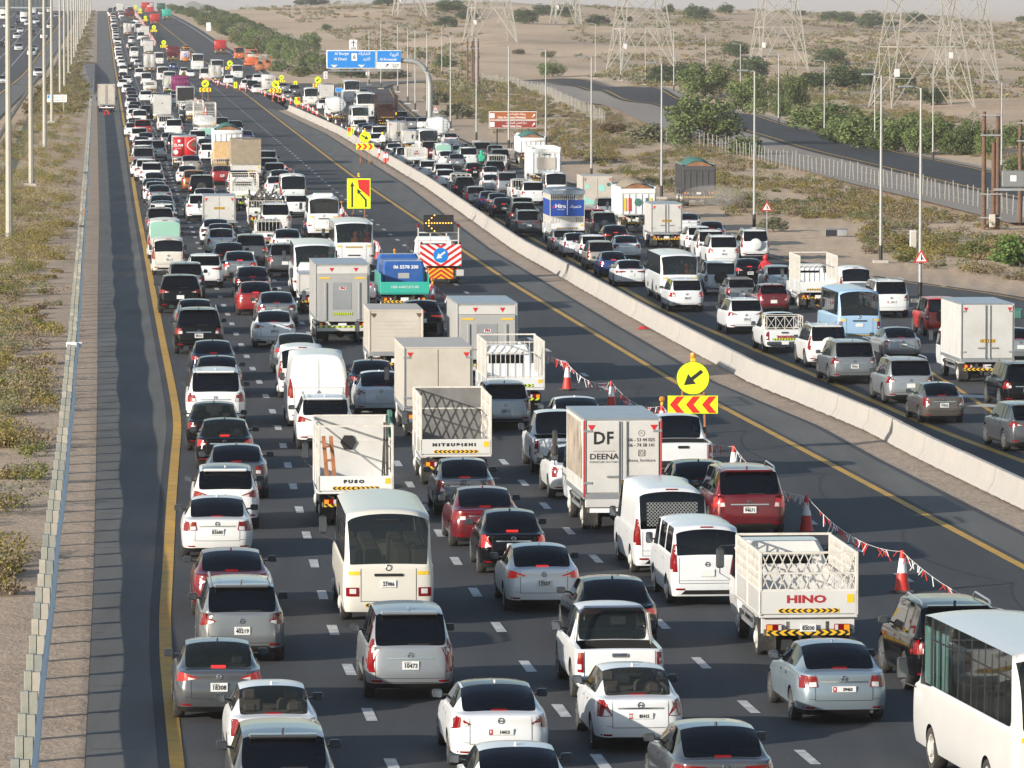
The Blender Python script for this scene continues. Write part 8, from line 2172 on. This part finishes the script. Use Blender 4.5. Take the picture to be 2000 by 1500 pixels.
def crown(v, kind):
    if (v, kind) in CROWN: return CROWN[v, kind]
    r = np.random.RandomState(v * 13 + 5); nl = 40 if kind == 'ghaf' else 20; a = r.rand(nl) * 6.28; q = np.sqrt(r.rand(nl)) * .36; zc = .14 + .60 * r.rand(nl) * (1 - (q / .55) ** 2); cent = np.stack([np.cos(a) * q, np.sin(a) * q, zc], 1); rad = np.stack([.10 + .08 * r.rand(nl), .10 + .08 * r.rand(nl), .08 + .09 * r.rand(nl)], 1)
    if kind == 'bush': cent[:, 2] = .12 + .5 * r.rand(nl) * (1 - (q / .5) ** 2); rad *= 1.15
    V = leaf_cloud(cent, rad, 4200 if kind == 'ghaf' else 2000, .020 if kind == 'ghaf' else .028); V[:, 2] = np.maximum(V[:, 2], .01); CROWN[v, kind] = quads_mesh('crown', V); return CROWN[v, kind]
def trunk():
    m = MB(); rr = random.Random(4); m.tube([(0, 0, -.03), (.01, .0, .15), (-.01, .01, .32)], [.035, .028, .02], 8)
    for k in range(6): a = k * 1.05 + rr.random() * .5; m.tube([(0, 0, .2 + .03 * (k % 3)), (.12 * math.cos(a), .12 * math.sin(a), .38), (.27 * math.cos(a), .27 * math.sin(a), .58)], [.018, .012, .005], 5)
    return m.mesh('trunk', True)
TRUNK = trunk()
TRUNK.materials.append(mat('bark', (.16, .115, .08), .9, var=.25, vs=6))
TREECNT = {}
def tree(x0, x1, y0, y1, leaf='leaf_ghaf', kind='ghaf', where='beyond the right carriageway', name=None):
    """foliage seen between pixels x0..x1, y0 (top) .. y1 (foot)"""
    p = P((x0 + x1) / 2, y1); k = p.y / F; w_ = (x1 - x0) * k * 1.22; h = max((y1 - y0) * k * 1.25, w_ * .30); nm = 'ghaf_tree' if kind == 'ghaf' else 'desert_bush'
    o = empty(nm, p, random.random() * 6); o.scale = (w_, w_, h); TREECNT[where] = TREECNT.get(where, 0) + 1
    col = {'leaf_ghaf': 'green', 'leaf_dark': 'dark green', 'leaf_grey': 'grey-green', 'leaf_dry': 'dry brown', 'leaf_lush': 'bright green', 'leaf_green': 'yellow-green', 'leaf_olive': 'olive'}[leaf]
    tag(o, '%s %s %s, %s counted from the left' % (col, 'tree' if kind == 'ghaf' else 'bush', where, ordn(TREECNT[where])), 'tree' if kind == 'ghaf' else 'bush', 'trees ' + where)
    c = bpy.data.objects.new('crown', crown(random.randrange(4), kind)); C.objects.link(c); c.parent = o
    if not c.data.materials: c.data.materials.append(MATS['leaf_ghaf'])
    c.material_slots[0].link = 'OBJECT'; c.material_slots[0].material = MATS[leaf]
    t = bpy.data.objects.new('trunk', TRUNK); C.objects.link(t); t.parent = o
def trees(lst, **k):
    for q in sorted(lst, key=lambda q: q[0] + q[1]): tree(*q[:4], **{**k, **(q[4] if len(q) > 4 else {})})
trees([(1305,1450,180,288), (1425,1500,255,305,dict(kind='bush')), (1263,1362,118,166,dict(leaf='leaf_dark')), (1322,1428,120,190), (1425,1500,108,152,dict(leaf='leaf_dark')), (1420,1505,140,226), (1500,1580,138,216), (1612,1684,120,174,dict(leaf='leaf_dark')), (1565,1622,134,172,dict(leaf='leaf_dark')), (1676,1718,128,174,dict(leaf='leaf_dark')), (1535,1675,192,260), (1640,1770,210,294), (1718,1815,216,300), (1798,1878,222,300), (1870,1930,224,299,dict(leaf='leaf_ghaf')), (1945,2015,232,290), (1955,2030,298,338,dict(leaf='leaf_ghaf',kind='bush')), (1500,1545,180,232), (1585,1650,92,127,dict(leaf='leaf_dark')), (1408,1464,78,112,dict(leaf='leaf_dark')), (1050,1107,118,151,dict(leaf='leaf_ghaf')), (1600,1700,225,285), (1690,1760,245,300), (1760,1830,240,303), (1830,1900,240,303), (1900,1960,250,303), (1590,1640,205,250), (1790,1850,170,205,dict(leaf='leaf_dark')), (1750,1790,140,168,dict(leaf='leaf_dark'))], where='along the ramp road')
trees([(1675,1728,18,55), (1600,1640,20,42), (1635,1672,22,45), (1548,1574,18,30), (1768,1814,23,46), (1984,2005,30,44), (1000,1052,12,46), (1038,1077,4,31), (1076,1122,10,33), (1144,1192,26,48), (1294,1318,5,26), (1336,1392,6,41), (1400,1434,6,28), (846,892,30,53), (846,912,-4,26), (890,938,19,38), (726,790,-6,11), (574,640,-6,10), (628,648,45,60), (1205,1235,30,42), (1730,1760,40,52)], where='on the hazy ridge', leaf='leaf_dark')
trees([(803,837,96,116,dict(leaf='leaf_grey')), (844,896,103,131), (860,925,196,232,dict(leaf='leaf_grey')), (828,880,168,205,dict(leaf='leaf_grey')), (1160,1222,228,262,dict(leaf='leaf_dry')), (1212,1305,232,278,dict(leaf='leaf_grey')), (1055,1090,96,112,dict(leaf='leaf_grey')), (1000,1025,92,106,dict(leaf='leaf_grey')), (1478,1540,418,452,dict(leaf='leaf_grey')), (1935,2040,445,520,dict(leaf='leaf_lush')), (1738,1782,455,488,dict(leaf='leaf_olive')), (1752,1778,495,512,dict(leaf='leaf_green')), (1870,1930,462,503,dict(leaf='leaf_green')), (1290,1340,384,405,dict(leaf='leaf_grey')), (1180,1250,388,402,dict(leaf='leaf_dry'))], where='in the scrub beside the right carriageway', kind='bush')
belt = [(582,626,60,102),(520,560,66,118),(548,590,70,124),(525,575,112,140,dict(kind='bush')),(560,612,124,150,dict(kind='bush',leaf='leaf_green')),(600,650,118,146,dict(kind='bush',leaf='leaf_grey')),(650,720,128,152,dict(kind='bush',leaf='leaf_dark')),(720,800,132,154,dict(kind='bush',leaf='leaf_grey'))]
for i in range(17):
    t = i / 16; x = 338 + 165 * t; y = 20 + 82 * t ** 1.3; belt.append((x - 15 - 12 * t, x + 15 + 12 * t, y - 14 - 22 * t, y + 2, dict(kind='bush' if i % 3 else 'ghaf', leaf=['leaf_ghaf', 'leaf_green', 'leaf_dark'][i % 3])))
for i in range(10):
    t = i / 9; x = 375 + 140 * t; y = 12 + 62 * t ** 1.2; belt.append((x - 14 - 10 * t, x + 14 + 10 * t, y - 12 - 16 * t, y + 2, dict(kind='bush', leaf=['leaf_ghaf', 'leaf_dark'][i % 2])))
for i in range(16):
    t = i / 15; x = 470 + 150 * t; y = 78 + 62 * t; belt.append((x - 24, x + 24, y - 40, y + 2, dict(kind='ghaf' if i % 2 else 'bush', leaf=['leaf_ghaf', 'leaf_grey', 'leaf_dark', 'leaf_ghaf'][i % 4])))
for i in range(9):
    t = i / 8; x = 455 + 130 * t; y = 58 + 48 * t; belt.append((x - 20, x + 20, y - 30, y + 2, dict(kind='ghaf', leaf=['leaf_ghaf', 'leaf_dark'][i % 2])))
trees(belt, where='in the green belt by the far road', leaf='leaf_ghaf')
# ---- scrub nobody could count
def scrub(name, pts, label, leaves, size, mats):
    """pts: (x, y, radius, height, material)"""
    V = []; M = []
    for (x, y, r, h, mi) in pts:
        nl = 6; a = NR.rand(nl) * 6.28; q = np.sqrt(NR.rand(nl)) * r * .62; cent = np.stack([x + np.cos(a) * q, y + np.sin(a) * q, h * (.28 + .34 * NR.rand(nl))], 1); rad = np.stack([r * (.28 + .24 * NR.rand(nl))] * 2 + [h * (.25 + .2 * NR.rand(nl))], 1)
        n = int(leaves * (.6 + .8 * NR.rand())); v = leaf_cloud(cent, rad, n, size); v[:, 2] = np.maximum(v[:, 2], 0); v[:, 2] += gz(x, y) - .03; V.append(v); M.append(np.full(n, mi))
    o = put(name, quads_mesh(name, np.concatenate(V), np.concatenate(M), mats), []); tag(o, label, 'shrubs', kind='stuff')
def nz(x, y, s=.11): return math.sin(x * s * 2.1 + y * s * .31 + 1.3) * math.sin(y * s * .43 - x * s * 1.1) + .5 * math.sin(x * s * 5.3 + 2) * math.sin(y * s * 1.3 + 1)
MS = ['leaf_olive', 'leaf_green', 'leaf_dry', 'leaf_grey']
rs = random.Random(21); pts = []
while len(pts) < 1000:       # median scrub on the left
    y = 132 * (900 / 132) ** rs.random(); g = float(GR(y)); x = g - .9 - rs.random() ** (1.3 if y < 220 else .8) * (16 if y < 400 else 26)
    if x / y < -.103: continue
    if y > 420 and x < float(LL(y)) + 6.5: continue
    if (y < 205 and nz(x, y, .5) < -.1) or nz(x, y, .35) < -.75: continue
    r = rs.uniform(.4, 1.15) * (1 if y < 300 else 1.3); pts.append((x, y, r, r * rs.uniform(.55, .85), rs.choices([0, 1, 2, 3], [44, 18, 30, 8])[0]))
scrub('median_scrub', pts, 'yellow-green desert scrub filling the left median', 330, .036, MS)
pts = []
while len(pts) < 800:
    y = 700 * (1900 / 700) ** rs.random(); x = float(GR(y)) - 1 - rs.random() * 24
    if x < float(LL(y)) + 5.5: continue
    r = rs.uniform(.8, 1.8); pts.append((x, y, r, r * rs.uniform(.3, .5), rs.choices([0, 1, 2], [40, 30, 30])[0]))
scrub('far_median_scrub', pts, 'low scrub in the far part of the left median', 46, .13, MS)
pts = []
def near_ramp(x, y):
    for a in RAMP:
        if abs(a.y - y) < 40: pass
    xr = float(np.interp(y, [q.y for q in reversed(RAMP)], [q.x for q in reversed(RAMP)])); return abs(x - xr + 1.5) < 11
while len(pts) < 2900:      # scrub between the right carriageway and the fence
    y = 300 * (980 / 300) ** rs.random(); x = float(RE(y)) + 5 + rs.random() ** 1.1 * 60
    if x / y > .104 or near_ramp(x, y): continue
    e = x - float(RE(y))
    if e < 6 and rs.random() < .8: continue
    if y < 395 and e < 12 and x / y < .062: continue
    if nz(x, y, .16) < -.6: continue
    r = rs.uniform(.5, 1.3); pts.append((x, y, r, r * rs.uniform(.45, .8), rs.choices([0, 1, 2, 3], [38, 18, 32, 12])[0]))
scrub('roadside_scrub', pts, 'olive and brown scrub right of the right carriageway', 165, .055, MS)
pts = []
while len(pts) < 5200:      # dune scrub
    y = 820 * (2050 / 820) ** rs.random(); u = rs.random(); x = (-.05 + .16 * u) * y
    if x < (float(RE(y)) + 8 if y < 960 else float(far_right(y)) + 30) or near_ramp(x, y): continue
    if nz(x, y, .05) < -.25: continue
    r = rs.uniform(.6, 2.2) * (1 if rs.random() < .9 else 1.8); pts.append((x, y, r, r * rs.uniform(.35, .7), rs.choices([0, 1, 2, 3], [12, 14, 38, 36])[0]))
scrub('dune_scrub', pts, 'sparse grey-green scrub scattered over the hazy dunes', 34, .19, MS)
